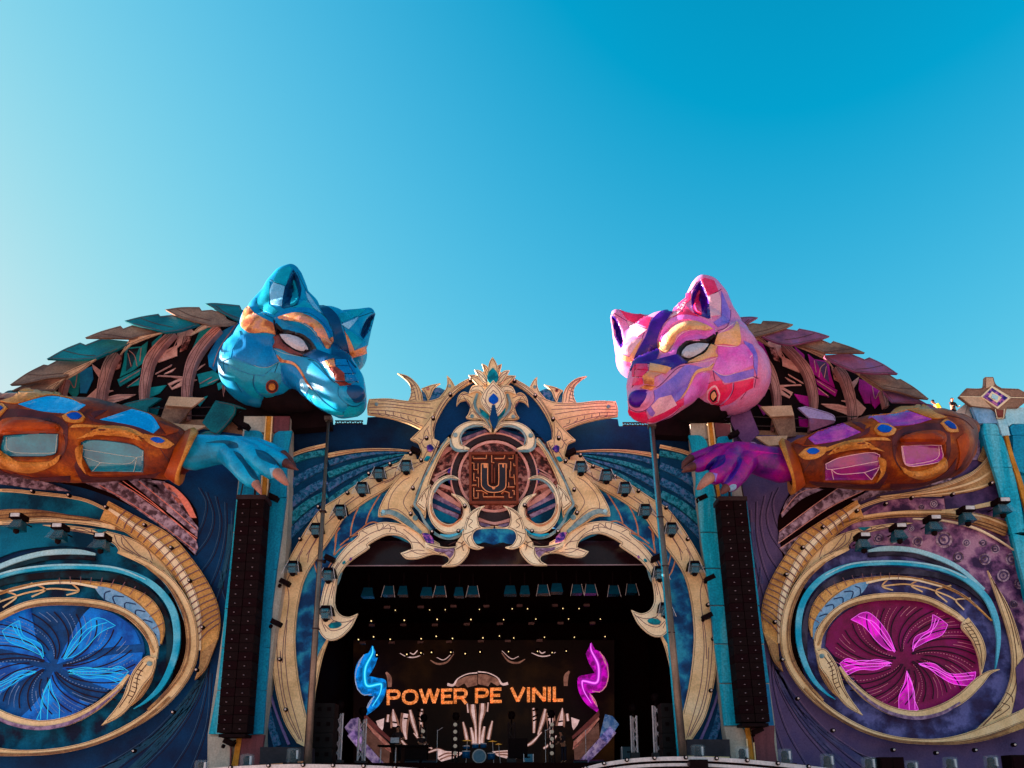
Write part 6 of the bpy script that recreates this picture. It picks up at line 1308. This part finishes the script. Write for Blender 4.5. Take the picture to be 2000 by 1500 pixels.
# ---------------------------------------------------------------- inside the stage
# LED back wall: a flat screen with printed light
YS = 46.5
scr = thing('led_screen', 'big dark video wall at the back of the stage with orange lettering POWER PE VINIL', 'screen', tuple(P(950, 1500, YS)))
plate('screen_panel', PX('690,1250! 1200,1250! 1200,1540! 690,1540!'), YS, M('screen_dark', (.004, .001, .001), (.008, .003, .001), (.045, .022, .008), scale=.22, rough=.5, bump=0, emit=.1), scr, .15)
OL = M('letter_orange', (.55, .17, .05), (.82, .36, .16), scale=7, rough=.6, emit=.36, bump=0, grain=.35)
LET = {'P': [['0,0 0,1'], ['0,0.09! .42,.09! .60,.14 .68,.30 .60,.49 .42,.55! 0,.55!']], 'O': [['.5,.08 .82,.2 .92,.5 .82,.8 .5,.92 .18,.8 .08,.5 .18,.2 .5,.08']], 'W': [['.0,0! .28,.93! .56,.0! .84,.93! 1.12,0!']], 'E': [['.08,0 .08,1'], ['0,.09 .68,.09'], ['0,.5 .6,.5'], ['0,.91 .7,.91']],
       'R': [['0,0 0,1'], ['0,0.09! .42,.09! .60,.14 .68,.32 .60,.52 .42,.6! 0,.6!'], ['.38,.6! .68,1!']], 'V': [['0,0! .4,.93! .8,0!']], 'I': [['.08,0 .08,1']], 'N': [['.08,1! .08,.05! .76,.95! .76,0!']], 'L': [['.08,0 .08,1'], ['0,.91 .62,.91']]}
def letters(word, x0, x1, ytop, ybot, Y):
    ws = {'P': .72, 'O': 1.0, 'W': 1.15, 'E': .72, 'R': .74, 'V': .84, 'I': .17, 'N': .84, 'L': .66, ' ': .30}; gap = .14
    tot = sum(ws[c] + gap for c in word) - gap; x = 0
    for c in word:
        if c != ' ':
            A = Acc()
            for st in LET[c]:
                for s in st:
                    pts = []
                    for k in s.split():
                        sh = k.endswith('!'); a, b = map(float, k.rstrip('!').split(','))
                        u = (x + a) / tot; px = x0 + (x1 - x0) * u; hh = ybot(u) - ytop(u); pts.append((px, ytop(u) + hh * b, sh or len(s.split()) == 2, 5.9))
                    if c in 'WVN' or (c == 'R' and s.startswith('.38')):
                        pts = [(a[0], a[1], True, 6.0) for a in pts]
                        for a, b in zip(pts, pts[1:]): band('x', [a, b], Y, None, None, .03, acc=A, n=1)
                    else: band('x', pts, Y, None, None, .03, acc=A, n=4)
            A.build('letter_' + c.lower(), OL, scr)
        x += ws[c] + gap
letters('POWER PE VINIL', 758, 1101, lambda u: 1347 - 6 * u, lambda u: 1377 - 7 * u, YS - .1)
IV = M('screen_ivory', (.5, .38, .32), (.8, .66, .58), scale=2, rough=.5, emit=.28, bump=0); IVD = M('screen_bronze', (.10, .05, .035), (.28, .16, .11), scale=2.5, rough=.5, emit=.3, bump=0)
OLV = M('screen_olive', (.03, .018, .008), (.10, .06, .025), scale=.8, emit=.4, bump=0)
for f in (None, lambda x, y: (1866 - x + (y - 1400) * .0, y - 2)):
    for q in ('965,592,30 1030,600,24 1080,530,12 1180,480,10 1290,466,14',): band('screen_print', D4(q), YS - .06, IV, scr, .01, f=f)
    plate('screen_print', D4('1035,600! 1080,545 1190,500 1290,490! 1290,600! 1180,625! 1150,580! 1080,620!'), YS - .05, IVD, scr, .01, f=f)
    for q in ('1240,810,30 1245,900,34 1270,1050,16 1275,1250,20', '1135,1000,10 1160,1100,20 1180,1200,22', '1220,1060,14 1240,1150,24 1250,1240,26', '375,860,6 385,960,36 400,1060,50', '515,910,50 500,1000,46 500,1100,34 520,1190,12', '690,860,14 680,960,22 685,1130,14', '325,920,16 315,1000,20', '1180,800,10 1190,900,10', '560,870,16 590,1000,26 640,1150,12', '600,1120,8 700,1230,18 800,1290,10', '440,1160,10 500,1240,16 580,1300,14', '760,1330,10 860,1300,16 960,1330,10', '300,460,20 335,520,50 340,620,40'):
        if not q.startswith('300'): band('screen_print', [(a[0], a[1], a[2], a[3] * 2.1) for a in D4(q)], YS - .045, IVD, scr, .01, f=f)
        band('screen_print', D4(q), YS - .06, IV if not q.startswith('300') else IVD, scr, .01, f=f)
    for q in ('640,870 700,890', '640,930 700,960', '650,980 695,1000', '370,1000 420,1010', '365,1060 430,1060', '490,960 540,965'): lines('screen_ink', [D4(q)], YS - .07, BLACK, scr, 3, f=f)
    plate('screen_print', D4('190,990! 280,960! 270,1060! 255,1100! 210,1040!'), YS - .05, IV, scr, .01, f=f)
    plate('screen_print', D4('860,1310! 1140,1330! 1080,1380! 900,1430! 860,1400!'), YS - .05, IV, scr, .01, f=f)
    lines('screen_ink', [D4('870,1380 960,1340 1100,1345'), D4('880,1410 980,1370 1070,1365')], YS - .07, IVD, scr, 3, f=f)
    # half hidden crown of glints over the screen
    for q in ('450,255,6 520,290,10 610,298,12 710,262,6', '780,330,8 860,370,20 960,350,18 1035,260,8', '850,300,6 930,325,8 1030,240,5', '560,250,8 600,265,12 640,225,8'):
        band('screen_print', D4(q), YS - .05, IV if q[0] != '7' else IVD, scr, .01, f=f)
# side banners: crackled S shapes and diagonal painted beams
for f, cB, cG, lab in ((None, 'blue', (.0, .32, .8), 'glowing blue S shaped scenery piece at the left of the video wall'), (lambda x, y: (1882 - x, y - 6), 'magenta', (.55, .01, .50), 'glowing magenta S shaped scenery piece at the right of the video wall')):
    q0 = D4('90,700')[0]; q0 = f(*q0[:2]) if f else q0[:2]
    t = thing('scenery_flame', lab, 'scenery', tuple(P(q0[0], q0[1], 44.5)))
    base = M('flame_' + cB, tuple(c * .25 for c in cG), tuple(c * .8 for c in cG), scale=2.5, kind='mottle', emit=.4, bump=0)
    plate('flame_board', D4('150,170! 165,200 210,290! 170,400 110,500! 200,520 290,545 300,640! 270,740 200,840 90,925! 70,900! 120,800 160,720! 40,690 -20,620 -40,500 -20,380 50,280 110,250!'), 44.5, base, t, .1, f=f)
    cw = [(a[0], a[1], a[2], a[3]) for a in D4('155,180,8 150,260,22 80,400,30 70,530,30 100,610,34 220,590,30 250,600,24 230,700,14 150,830,10')]
    for kk, (wk, em) in enumerate(((1.9, .22), (1.0, .34), (.35, .5))):
        band('flame_core', [(a[0], a[1], a[2], a[3] * wk) for a in cw], 44.44 - .02 * kk, glow('core_%s_%d' % (cB, kk), ((0, .30, .75), (0, .45, .9), (.1, .7, .95))[kk] if cB == 'blue' else ((.4, .01, .45), (.65, .03, .68), (.85, .2, .85))[kk], em), t, .01, f=f)
    lines('crackle', [D4(q) for q in ('60,270 30,320 0,400', '40,300 10,340 -15,420', '-20,420 -35,520 -25,600', '-10,640 30,690 70,710', '60,710 140,700', '170,720 130,790 100,850', '150,740 110,800 85,870', '-30,560 -10,640 20,670', '140,780 110,830')], 44.4, M('crackle_' + cB, (.3, .4, .5) if cB == 'blue' else (.55, .25, .3), emit=.25, bump=0), t, 1.6, f=f)
    t = thing('scenery_beam', f'{"purple and rose striped beam leaning towards" if cB == "blue" else "blue and rose striped beam sloping up from"} the {"left" if cB == "blue" else "right"} side of the video wall', 'scenery', tuple(P(*(f(760, 1480) if f else (760, 1480)), 44)))
    EM = .16
    beam = [('70,900! 120,960 360,1190! 350,1220! 80,1000! 60,960!', M('beam_maroon', (.10, .03, .03), (.2, .07, .06), emit=EM, bump=0)), ('75,980! 340,1240! 350,1330! 290,1290! 60,1000!', M('beam_rose', (.4, .17, .13), (.6, .3, .23), emit=EM, kind='mottle', scale=3, bump=0)), ('70,1040! 340,1310! 330,1440! 300,1480! 60,1200!', M('beam_brown', (.10, .05, .035), (.22, .12, .09), emit=EM, bump=0)),
            ('60,1200! 300,1470! 200,1490! -30,1260! -120,1150! -50,1080!', M('beam_lilac', (.10, .08, .18), (.3, .24, .4), (.45, .38, .5), emit=EM, kind='mottle', scale=3, bump=0)), ('-80,970! 0,950! 60,1200! -20,1260! -150,1060!', M('beam_lilac', (0, 0, 0)) if cB == 'blue' else M('beam_blue', (.06, .14, .3), (.2, .3, .45), emit=EM, kind='mottle', scale=3, bump=0))]
    for q, m in beam: plate('beam_board', D4(q), 44, m, t, .12, f=f)
    lines('beam_lines', [D4('75,985 345,1245'), D4('70,1040 340,1312'), D4('60,1200 300,1465')], 43.98, ROSE, t, 1.5, f=f)
# trusses
def truss(lab, x, y0, y1, Y, wpx, bright=True):
    b_ = P(x, y1, Y); h = P(x, y0, Y).z - b_.z; w_ = wpx * mpx(x, y1, Y) / 2
    t = thing('lighting_truss', lab, 'truss', tuple(b_), 'upright truss towers on the stage')
    m = TRUSSM if bright else DARKM; cs = [Vector((-w_, 0, 0)), Vector((w_, 0, 0)), Vector((0, w_ * 1.6, 0))]
    for c in cs: Acc().tube([b_ + c, b_ + c + Vector((0, 0, h))], .045, 6).build('chord', m, t)
    A = Acc(); n = max(4, int(h / .55))
    for a_, b2 in ((0, 1), (1, 2), (2, 0)):
        for i in range(n):
            p, q = (cs[a_], cs[b2]) if i % 2 else (cs[b2], cs[a_]); A.tube([b_ + p + Vector((0, 0, h * i / n)), b_ + q + Vector((0, 0, h * (i + 1) / n))], .022, 4)
    A.build('lacing', m, t); Acc().box(b_ + Vector((0, .1, -.12)), (w_ * 1.5, .3, .12)).build('base', M('base_grey', (.05, .05, .055), rough=.5), t)
    c = b_ + Vector((0, 0, h + .3)); Acc().lathe(c, [(.001, -.18), (.14, -.14), (.2, .05), (.16, .22), (.001, .26)], 12).build('beam_lamp', CAB, t, True); Acc().tube([c, c - Vector((0, 0, .35))], .05, 6).build('yoke', CAB, t)
truss('bright triangular truss tower at the left front of the stage', 658, 1393, 1484, 34, 14); truss('second truss tower, before the left purple beam', 705, 1404, 1486, 36, 14)
truss('bright triangular truss tower at the right front of the stage', 1285, 1378, 1470, 34, 13); truss('dim truss tower left of the bright right tower', 1240, 1398, 1470, 36, 11)
truss('black truss column behind the two musicians', 826, 1415, 1480, 41, 11, False); truss('black truss column with round lights left of the drum kit', 889, 1412, 1492, 40, 12, False)
truss('black truss column right of the drum kit', 999, 1410, 1480, 40, 12, False); truss('black truss column with round lights before the right rose beam', 1078, 1408, 1495, 39, 11, False)
for x, yy in ((826, 1428), (889, 1415), (1078, 1415)):
    t = thing('light_strip', f'vertical row of small round lights on the black truss {"behind the musicians" if x == 826 else "beside the drums" if x == 889 else "at the right rose beam"}', 'lights', tuple(P(x, 1480, 38.8)), 'rows of round lights on trusses')
    for i in range(5):
        c = P(x, yy + 14 * i, 38.7); Acc().lathe(c, [(.001, -.02), (.08, -.02), (.1, .04)], 10, 'Y').build('round_light', glow('dim_lamp', (.5, .42, .36), .12), t)
    Acc().tube([P(x, 1490, 38.8), P(x, yy - 8, 38.8)], .03, 5).build('rail', DARKM, t)
# overhead lamps
ORD2 = ['first'] + ORD[1:]
GL = glow('warm_lamp', (1, .72, .32), .6)
_n = {}
def tiny(px, py, Y, lab, r=.05, m=GL):
    r *= .5; _n[lab] = _n.get(lab, 0) + 1; lab = f'{lab}, {ORD2[_n[lab] - 1]} in its row order'
    c = P(px, py, Y); t = thing('ceiling_spot', lab, 'spotlight', tuple(c), 'tiny ceiling lights in the dark stage roof')
    Acc().lathe(c, [(.001, -.04), (r, -.02), (r * 1.1, .04)], 8, 'Y').build('bulb', m, t); Acc().box(c + Vector((0, .2, .04)), (.1, .12, .14)).build('lamp_body', CAB, t)
rows = [('first', 41, '787,651 1220,652 1415,648 1847,645', '-', 1)]
for (x, y) in [a[:2] for a in E6('787,656 1220,652 1417,650 1848,646')]: tiny(x, y, 40, 'faint white lamp in the top row under the stage roof', .04)
for (x, y) in [a[:2] for a in E6('483,792 900,783 1314,771 1740,773')]: tiny(x, y, 40, 'warm lamp in the second row under the stage roof', .06)
for (x, y) in [a[:2] for a in E6('513,992 722,1022 1113,1015 1303,985 1508,1012 1892,1005 322,1026 555,1220 932,1212 1110,1194 1243,1187 1486,1185 1668,1204 1856,1182')]: tiny(x, y, 42, 'warm lamp in the lower rows under the stage roof', .06)
for (x, y) in [a[:2] for a in D2('112,534 322,530 535,529 742,530 168,463 268,463 498,461 603,462 178,653 378,648 573,648 773,644 144,742 428,748 333,740 520,738 85,640')]: tiny(x, y, 42, 'small lamp in the right half of the dark stage roof', .05)
TAGM = M('lamp_tag', (.16, .10, .10), (.2, .13, .12), rough=.6, bump=0)
wn_ = -1
for fr_, q, Y in ((E6, '682,619 1108,617 1520,607 1936,606', 40), (E6, '490,845 888,842 1288,842 1688,834', 41), (E6, '376,1067 744,1065 1106,1061 1465,1055 1865,1048', 42), (D2, '216,443 446,442 652,440 88,562 293,560 482,557 140,674 345,670 690,556', 41)):
    for a in fr_(q):
        wn_ += 1
        c = P(a[0], a[1], Y); t = thing('wash_light', f'flat grey fronted wash light in the dark stage roof, {ORD2[wn_]} counting rows downward', 'stage light', tuple(c), 'flat wash lights in the stage roof')
        Acc().box(c, (.16, .06, .06)).build('front', TAGM, t); Acc().box(c + Vector((0, .2, .05)), (.12, .14, .1)).build('body', CAB, t); Acc().tube([c + Vector((0, .1, .1)), c + Vector((0, .1, .8))], .02, 4).build('hanger', CAB, t)
# row of wide hooded lamps hanging under the header
n_ = 0
for fr_, q in ((E6, '440,435 705,415 885,415 1185,430 1352,415 1590,430 1765,415'), (D2, '155,345 250,345 368,340 458,330 590,338 678,338 828,345 945,335')):
    for i, a in enumerate(fr_(q)):
        n_ += 1; c = P(a[0], a[1], 33.5); sx = 1 if n_ % 3 else .8
        t = thing('hooded_lamp', f'wide blue fronted hooded lamp hanging under the stage header, {("first","second","third","fourth","fifth","sixth","seventh","eighth","ninth","tenth","eleventh","twelfth","thirteenth","fourteenth","fifteenth")[n_-1]} from the left', 'stage light', tuple(c), 'hooded lamps hanging under the stage header')
        v = []
        for z, w_, y in ((.24, .2 * sx, 0), (-.2, .29 * sx, -.12)): v += [c + Vector((-w_, y, z)), c + Vector((w_, y, z)), c + Vector((w_ * .9, .35, z)), c + Vector((-w_ * .9, .35, z))]
        Acc().add(v, [(0, 1, 2, 3), (4, 7, 6, 5), (0, 4, 5, 1), (1, 5, 6, 2), (2, 6, 7, 3), (3, 7, 4, 0)]).build('hood', M('hood_blue', (.006, .045, .08), (.008, .07, .12), rough=.25, bump=0), t)
        if n_ in (2, 5, 7, 10, 12, 13, 14, 15):
            for s in (-1, 1): Acc().tube([c + Vector((s * .2, -.02, .26)), c + Vector((s * .31, -.16, -.34))], .012, 4).build('frame_rod', WHITEP, t)
        Acc().tube([c + Vector((0, .15, .2)), c + Vector((0, .15, .9))], .03, 5).build('hanger', CAB, t)
# speaker stacks at both sides
for x, s, l in ((632, 1, 'dark stack of speaker boxes just inside the left mast'), (1312, -1, 'dark stack of speaker boxes just inside the right mast')):
    b_ = P(x, 1492, 32.5); t = thing('speaker_stack', l, 'speaker stack', tuple(b_))
    for i in range(4):
        c = b_ + Vector((0, 0, .32 + i * .62)); bx = Acc().box(c, (.42, .4, .3)).build('speaker_box', M('stack_grey', (.008, .006, .007), (.013, .010, .011), rough=.6, bump=0), t)
        for k in (-1, 1): Acc().box(c + Vector((k * .2, -.41, .05)), (.08, .015, .08)).build('port', CAB, bx)
# ---------------------------------------------------------------- people
SKIN = M('skin', (.35, .17, .11), (.42, .22, .15), rough=.5, bump=0); HAIR = M('dark_hair', (.015, .009, .008), rough=.6, bump=0)
def person(lab, base, h=1.75, arms=((-.25, -.12, 1.0, -.16, -.34, 1.02), (.25, -.12, 1.0, .16, -.34, 1.02)), yaw=0, shirt=(.02, .012, .014), legs=(.015, .012, .02), squat=0, lean=0):
    b_ = Vector(base); t = thing('person', lab, 'person', base); k = h / 1.75; Rm = Matrix.Rotation(yaw, 3, 'Z')
    def W(x, y, z): p = Rm @ Vector((x, y - lean * max(z - .8, 0), z - squat * max(0, min(z, .9)) / .9)); return b_ + p * k
    def skin(nm, js, ed, m, par, sub=2):
        me = bpy.data.meshes.new(nm); me.from_pydata([tuple(W(*j[:3]) - b_) for j in js], ed, []); o = bpy.data.objects.new(nm, me); COL.objects.link(o)
        md = o.modifiers.new('s', 'SKIN'); 
        for i, j in enumerate(js): me.skin_vertices[0].data[i].radius = (j[3] * k, (j[4] if len(j) > 4 else j[3]) * k)
        me.skin_vertices[0].data[0].use_root = True
        o.modifiers.new('b', 'SUBSURF').levels = sub
        e = o.evaluated_get(bpy.context.evaluated_depsgraph_get()); m2 = bpy.data.meshes.new_from_object(e); bpy.data.objects.remove(o); m2.name = nm; m2.materials.clear()
        return link(nm, m2, par, m, True)
    js = [(0, 0, .93, .13, .10), (0, 0, 1.12, .125, .09), (0, 0, 1.34, .16, .10), (0, 0, 1.46, .07), (0, -.01, 1.55, .055), (0, -.02, 1.63, .095), (0, -.01, 1.70, .075)]
    ed = [(0, 1), (1, 2), (2, 3), (3, 4), (4, 5), (5, 6)]
    for s in (0, 1):
        sx = -1 if s == 0 else 1; n = len(js); a = arms[s]; js += [(sx * .17, 0, 1.41, .055), (a[0], a[1], a[2] + .08, .043), (a[3], a[4], a[5], .032), (a[3] * .9, a[4] - .1, a[5] - .01, .026)]; ed += [(2, n), (n, n + 1), (n + 1, n + 2), (n + 2, n + 3)]
        n = len(js); js += [(sx * .1, 0, .84, .085), (sx * .11, -.03 - squat * .4, .48, .06), (sx * .11, 0, .1, .042), (sx * .12, -.12, .04, .035)]; ed += [(0, n), (n, n + 1), (n + 1, n + 2), (n + 2, n + 3)]
    body_ = skin('body', js, ed, SKIN, t)
    sm_ = M('shirt_%d' % int(shirt[0] * 1000 + shirt[1] * 100), shirt, rough=.8, bump=0); lm = M('trousers_dark', legs, rough=.8, bump=0)
    j2 = [(0, 0, .95, .145, .115), (0, 0, 1.12, .14, .105), (0, 0, 1.36, .172, .112), (0, 0, 1.44, .09)]; e2 = [(0, 1), (1, 2), (2, 3)]
    for s in (0, 1):
        sx = -1 if s == 0 else 1; n = len(j2); a = arms[s]; j2 += [(sx * .18, 0, 1.41, .068), (a[0] * .92, a[1] * .8, a[2] + .14, .056)]; e2 += [(2, n), (n, n + 1)]
    skin('shirt', j2, e2, sm_, body_)
    j3 = [(0, 0, .95, .15, .115)]; e3 = []
    for sx in (-1, 1): n = len(j3); j3 += [(sx * .1, 0, .84, .1), (sx * .11, -.03 - squat * .4, .48, .076), (sx * .11, 0, .1, .058)]; e3 += [(0, n), (n, n + 1), (n + 1, n + 2)]
    skin('trousers', j3, e3, lm, body_)
    c = W(0, .02, 1.69); Acc().lathe(c, [(.001, .085 * k), (.06 * k, .07 * k), (.1 * k, .01 * k), (.095 * k, -.05 * k)], 12).build('hair', HAIR, body_, True)
    for sx in (-1, 1): Acc().box(W(sx * .035, -.105, 1.65), (.012, .008, .008)).build('eye', HAIR, body_)
    Acc().box(W(0, -.118, 1.615), (.012, .018, .02)).build('nose', SKIN, body_); Acc().box(W(0, -.108, 1.58), (.025, .006, .005)).build('mouth', BROWNP, body_)
    return t
dz = P(770, 1492, 37).z
def floor_at(px, py, Y): return tuple(P(px, py, Y))
person('keyboard player in a black t-shirt standing at a table left of the drums', floor_at(775, 1492, 37), 1.78, ((-.3, -.1, 1.05, -.2, -.38, 1.08), (.3, -.1, 1.05, .2, -.38, 1.08)))
person('musician in black with back half turned, right of the keyboard player', floor_at(822, 1492, 37), 1.45, ((-.27, -.1, 1.1, -.12, -.36, 1.1), (.27, -.1, 1.1, .2, -.36, 1.1)), yaw=.6)
person('dark figure bending over gear right of the stage, before the rose beam', floor_at(1102, 1490, 37), 1.5, lean=.3, yaw=-.8)
person('man in a black t-shirt standing beside the white canvas tip on the right roof', floor_at(1866, 826, 32), 1.25, yaw=.2, shirt=(.03, .02, .02))
person('worker in a yellow jacket bending forward on the right roof', floor_at(1848, 834, 32), 1.3, yaw=-1.4, lean=.8, shirt=(.75, .42, .05))
t = thing('canvas_peak', 'pale canvas peak lit by the sun behind the pink fox elbow', 'canvas', tuple(P(1880, 830, 32.6)))
pts = [P(1836, 828, 30.4), P(1892, 783, 30.4), P(1908, 860, 30.2), P(1836, 860, 30.2)]; pk = [p + Vector((0, 1.4, 0)) for p in pts]
Acc().add(pts + pk, [(0, 3, 2, 1), (4, 5, 6, 7), (0, 1, 5, 4), (1, 2, 6, 5), (3, 0, 4, 7)]).build('canvas', FABRIC, t)
Acc().tube([P(1846, 816, 30.36), P(1870, 815, 30.36), P(1895, 845, 30.3)], .02, 4).build('wrinkle', M('seam_grey', (.3, .3, .28)), t); Acc().tube([P(1892, 783, 30.36), P(1885, 810, 30.36), P(1860, 845, 30.3)], .02, 4).build('wrinkle', MATS['seam_grey'], t)
# keyboards, table, drums, boxes
t = thing('keyboard_table', 'black table with a white sheet music stand before the keyboard player', 'table', floor_at(790, 1492, 36.3))
c = P(790, 1456, 36.3); Acc().box(c + Vector((0, 0, -.03)), (1.2, .35, .04)).build('table_top', CAB, t)
for sx in (-1.1, -.4, 1.1): Acc().tube([c + Vector((sx, 0, 0)), c + Vector((sx, 0, -.95))], .03, 6).build('leg', TRUSSM if sx < -.3 else CAB, t)
Acc().box(c + Vector((.55, .1, -.45)), (.5, .3, .4)).build('flight_case', CAB, t)
t = thing('laptop', 'white open laptop in front of the keyboard player', 'laptop', tuple(P(771, 1448, 36.2)))
c = P(771, 1446, 36.2); Acc().box(c, (.2, .02, .13), Matrix.Rotation(R(-15), 3, 'X')).build('lid', M('laptop_white', (.35, .4, .45), (.6, .6, .6), scale=8, rough=.4), t); Acc().box(c + Vector((0, .14, -.14)), (.2, .13, .01)).build('base', CAB, t)
DB = M('drum_blue', (.01, .08, .2), (.015, .12, .28), rough=.2, bump=0); DS = M('drum_skin', (.12, .24, .32), (.2, .33, .42), scale=3, rough=.5, bump=0)
dc = P(936, 1477, 38.5); t = thing('drum_kit', 'blue drum kit with a pale blue bass drum skin and brass cymbals', 'drum kit', tuple(dc - Vector((0, 0, .33))))
Acc().lathe(dc, [(.34, 0), (.34, .4)], 22, 'Y').build('bass_drum', DB, t, True); Acc().lathe(dc, [(.001, -.012), (.30, -.01), (.31, .0)], 22, 'Y').build('drum_skin', DS, t); Acc().lathe(dc, [(.30, -.03), (.35, -.03), (.35, .03), (.30, .03)], 22, 'Y').build('hoop', WHITEP, t)
for dx, dy, dz_, r_, h_ in ((-.2, .1, .5, .16, .2), (.2, .1, .52, .15, .2), (-.66, .1, .08, .2, .34), (.6, .2, .0, .19, .3), (-.66, .3, .45, .17, .14)):
    d = Acc().lathe(dc + Vector((dx, dy, dz_)), [(.001, h_ / 2), (r_, h_ / 2), (r_, -h_ / 2), (.001, -h_ / 2)], 16).build('drum', DB, t, True); Acc().lathe(dc + Vector((dx, dy, dz_)), [(r_ * 1.04, h_ / 2 + .02), (r_ * 1.04, h_ / 2 - .03)], 16).build('hoop', TRUSSM, d)
for dx, dz_, r_ in ((-.6, .78, .25), (.65, .74, .22), (.95, .6, .18)):
    Acc().lathe(dc + Vector((dx, .1, dz_)), [(.001, .03), (.05, .02), (r_, -.015)], 18).build('cymbal', M('brass', (.55, .34, .08), (.7, .45, .12), rough=.25, metal=.8, emit=.15, bump=0), t, True); Acc().tube([dc + Vector((dx, .1, dz_)), dc + Vector((dx * 1.1, .12, -.33))], .014, 5).build('cymbal_stand', TRUSSM, t)  # cymbals get a faint added glow of their own
for x, y, w_, h_, m, l in ((1032, 1481, .22, .18, M('box_blue', (.03, .13, .2), (.05, .18, .26), rough=.4, bump=0), 'small pale blue box on the stage right of the drums'), (1228, 1472, .36, .3, M('box_teal', (.03, .06, .08), (.05, .09, .11), rough=.5, bump=0), 'grey teal flight case beside the right truss towers'), (1012, 1462, .42, .45, CAB, 'round shouldered black amplifier right of the drum kit')):
    c = P(x, y, 36.5); t = thing('equipment_box', l, 'box', tuple(c)); b3 = Acc().box(c, (w_, .3, h_)).build('case', m, t)
    for sx in (-1, 1): Acc().box(c + Vector((sx * w_, -.3, 0)), (.015, .012, h_ * 1.01)).build('edge_strip', TRUSSM if m is not CAB else GRL, t)
    Acc().box(c + Vector((0, -.305, h_ * .2)), (w_ * .35, .01, .03)).build('handle', CAB, t)
for i, (x, l) in enumerate(((838, 'black wedge monitor in front of the left musician'), (805, 'black wedge monitor left of the other wedge'), (1134, 'black wedge monitor at the right, before the blue striped beam'), (1166, 'black wedge monitor at the far right before the blue striped beam'))):
    c = P(x, 1492, 35.6); t = thing('wedge_monitor', l, 'monitor', tuple(c), 'wedge monitors on the stage floor')
    A = Acc(); A.add([c + Vector(v) for v in ((-.32, -.2, -.2), (.32, -.2, -.2), (.32, .25, -.2), (-.32, .25, -.2), (-.32, -.1, .12), (.32, -.1, .12), (.32, .25, .2), (-.32, .25, .2))], [(0, 3, 2, 1), (4, 5, 6, 7), (0, 1, 5, 4), (1, 2, 6, 5), (2, 3, 7, 6), (3, 0, 4, 7)]); A.build('cabinet', M('wedge_grey', (.02, .02, .026), rough=.5, bump=0), t); Acc().box(c + Vector((0, -.17, -.04)), (.26, .02, .1), Matrix.Rotation(R(-17), 3, 'X')).build('grille', GRL, t)
for x, l in ((853, 'thin microphone stand left of the drum kit'), (1066, 'thin microphone stand before the right beam'), (1145, 'microphone stand near the blue striped beam')):
    b_ = P(x, 1492, 37); t = thing('microphone_stand', l, 'mic stand', tuple(b_)); Acc().tube([b_, b_ + Vector((0, 0, 1.6))], .014, 5).build('pole', TRUSSM, t); Acc().tube([b_ + Vector((0, 0, 1.55)), b_ + Vector((.25, -.1, 1.7))], .012, 5).build('boom', TRUSSM, t); Acc().lathe(b_ + Vector((0, 0, .02)), [(.2, 0), (.18, .03), (.001, .05)], 10).build('base', CAB, t)
# warm light cones seen as lit stage smoke would need haze: only the lamps themselves are built
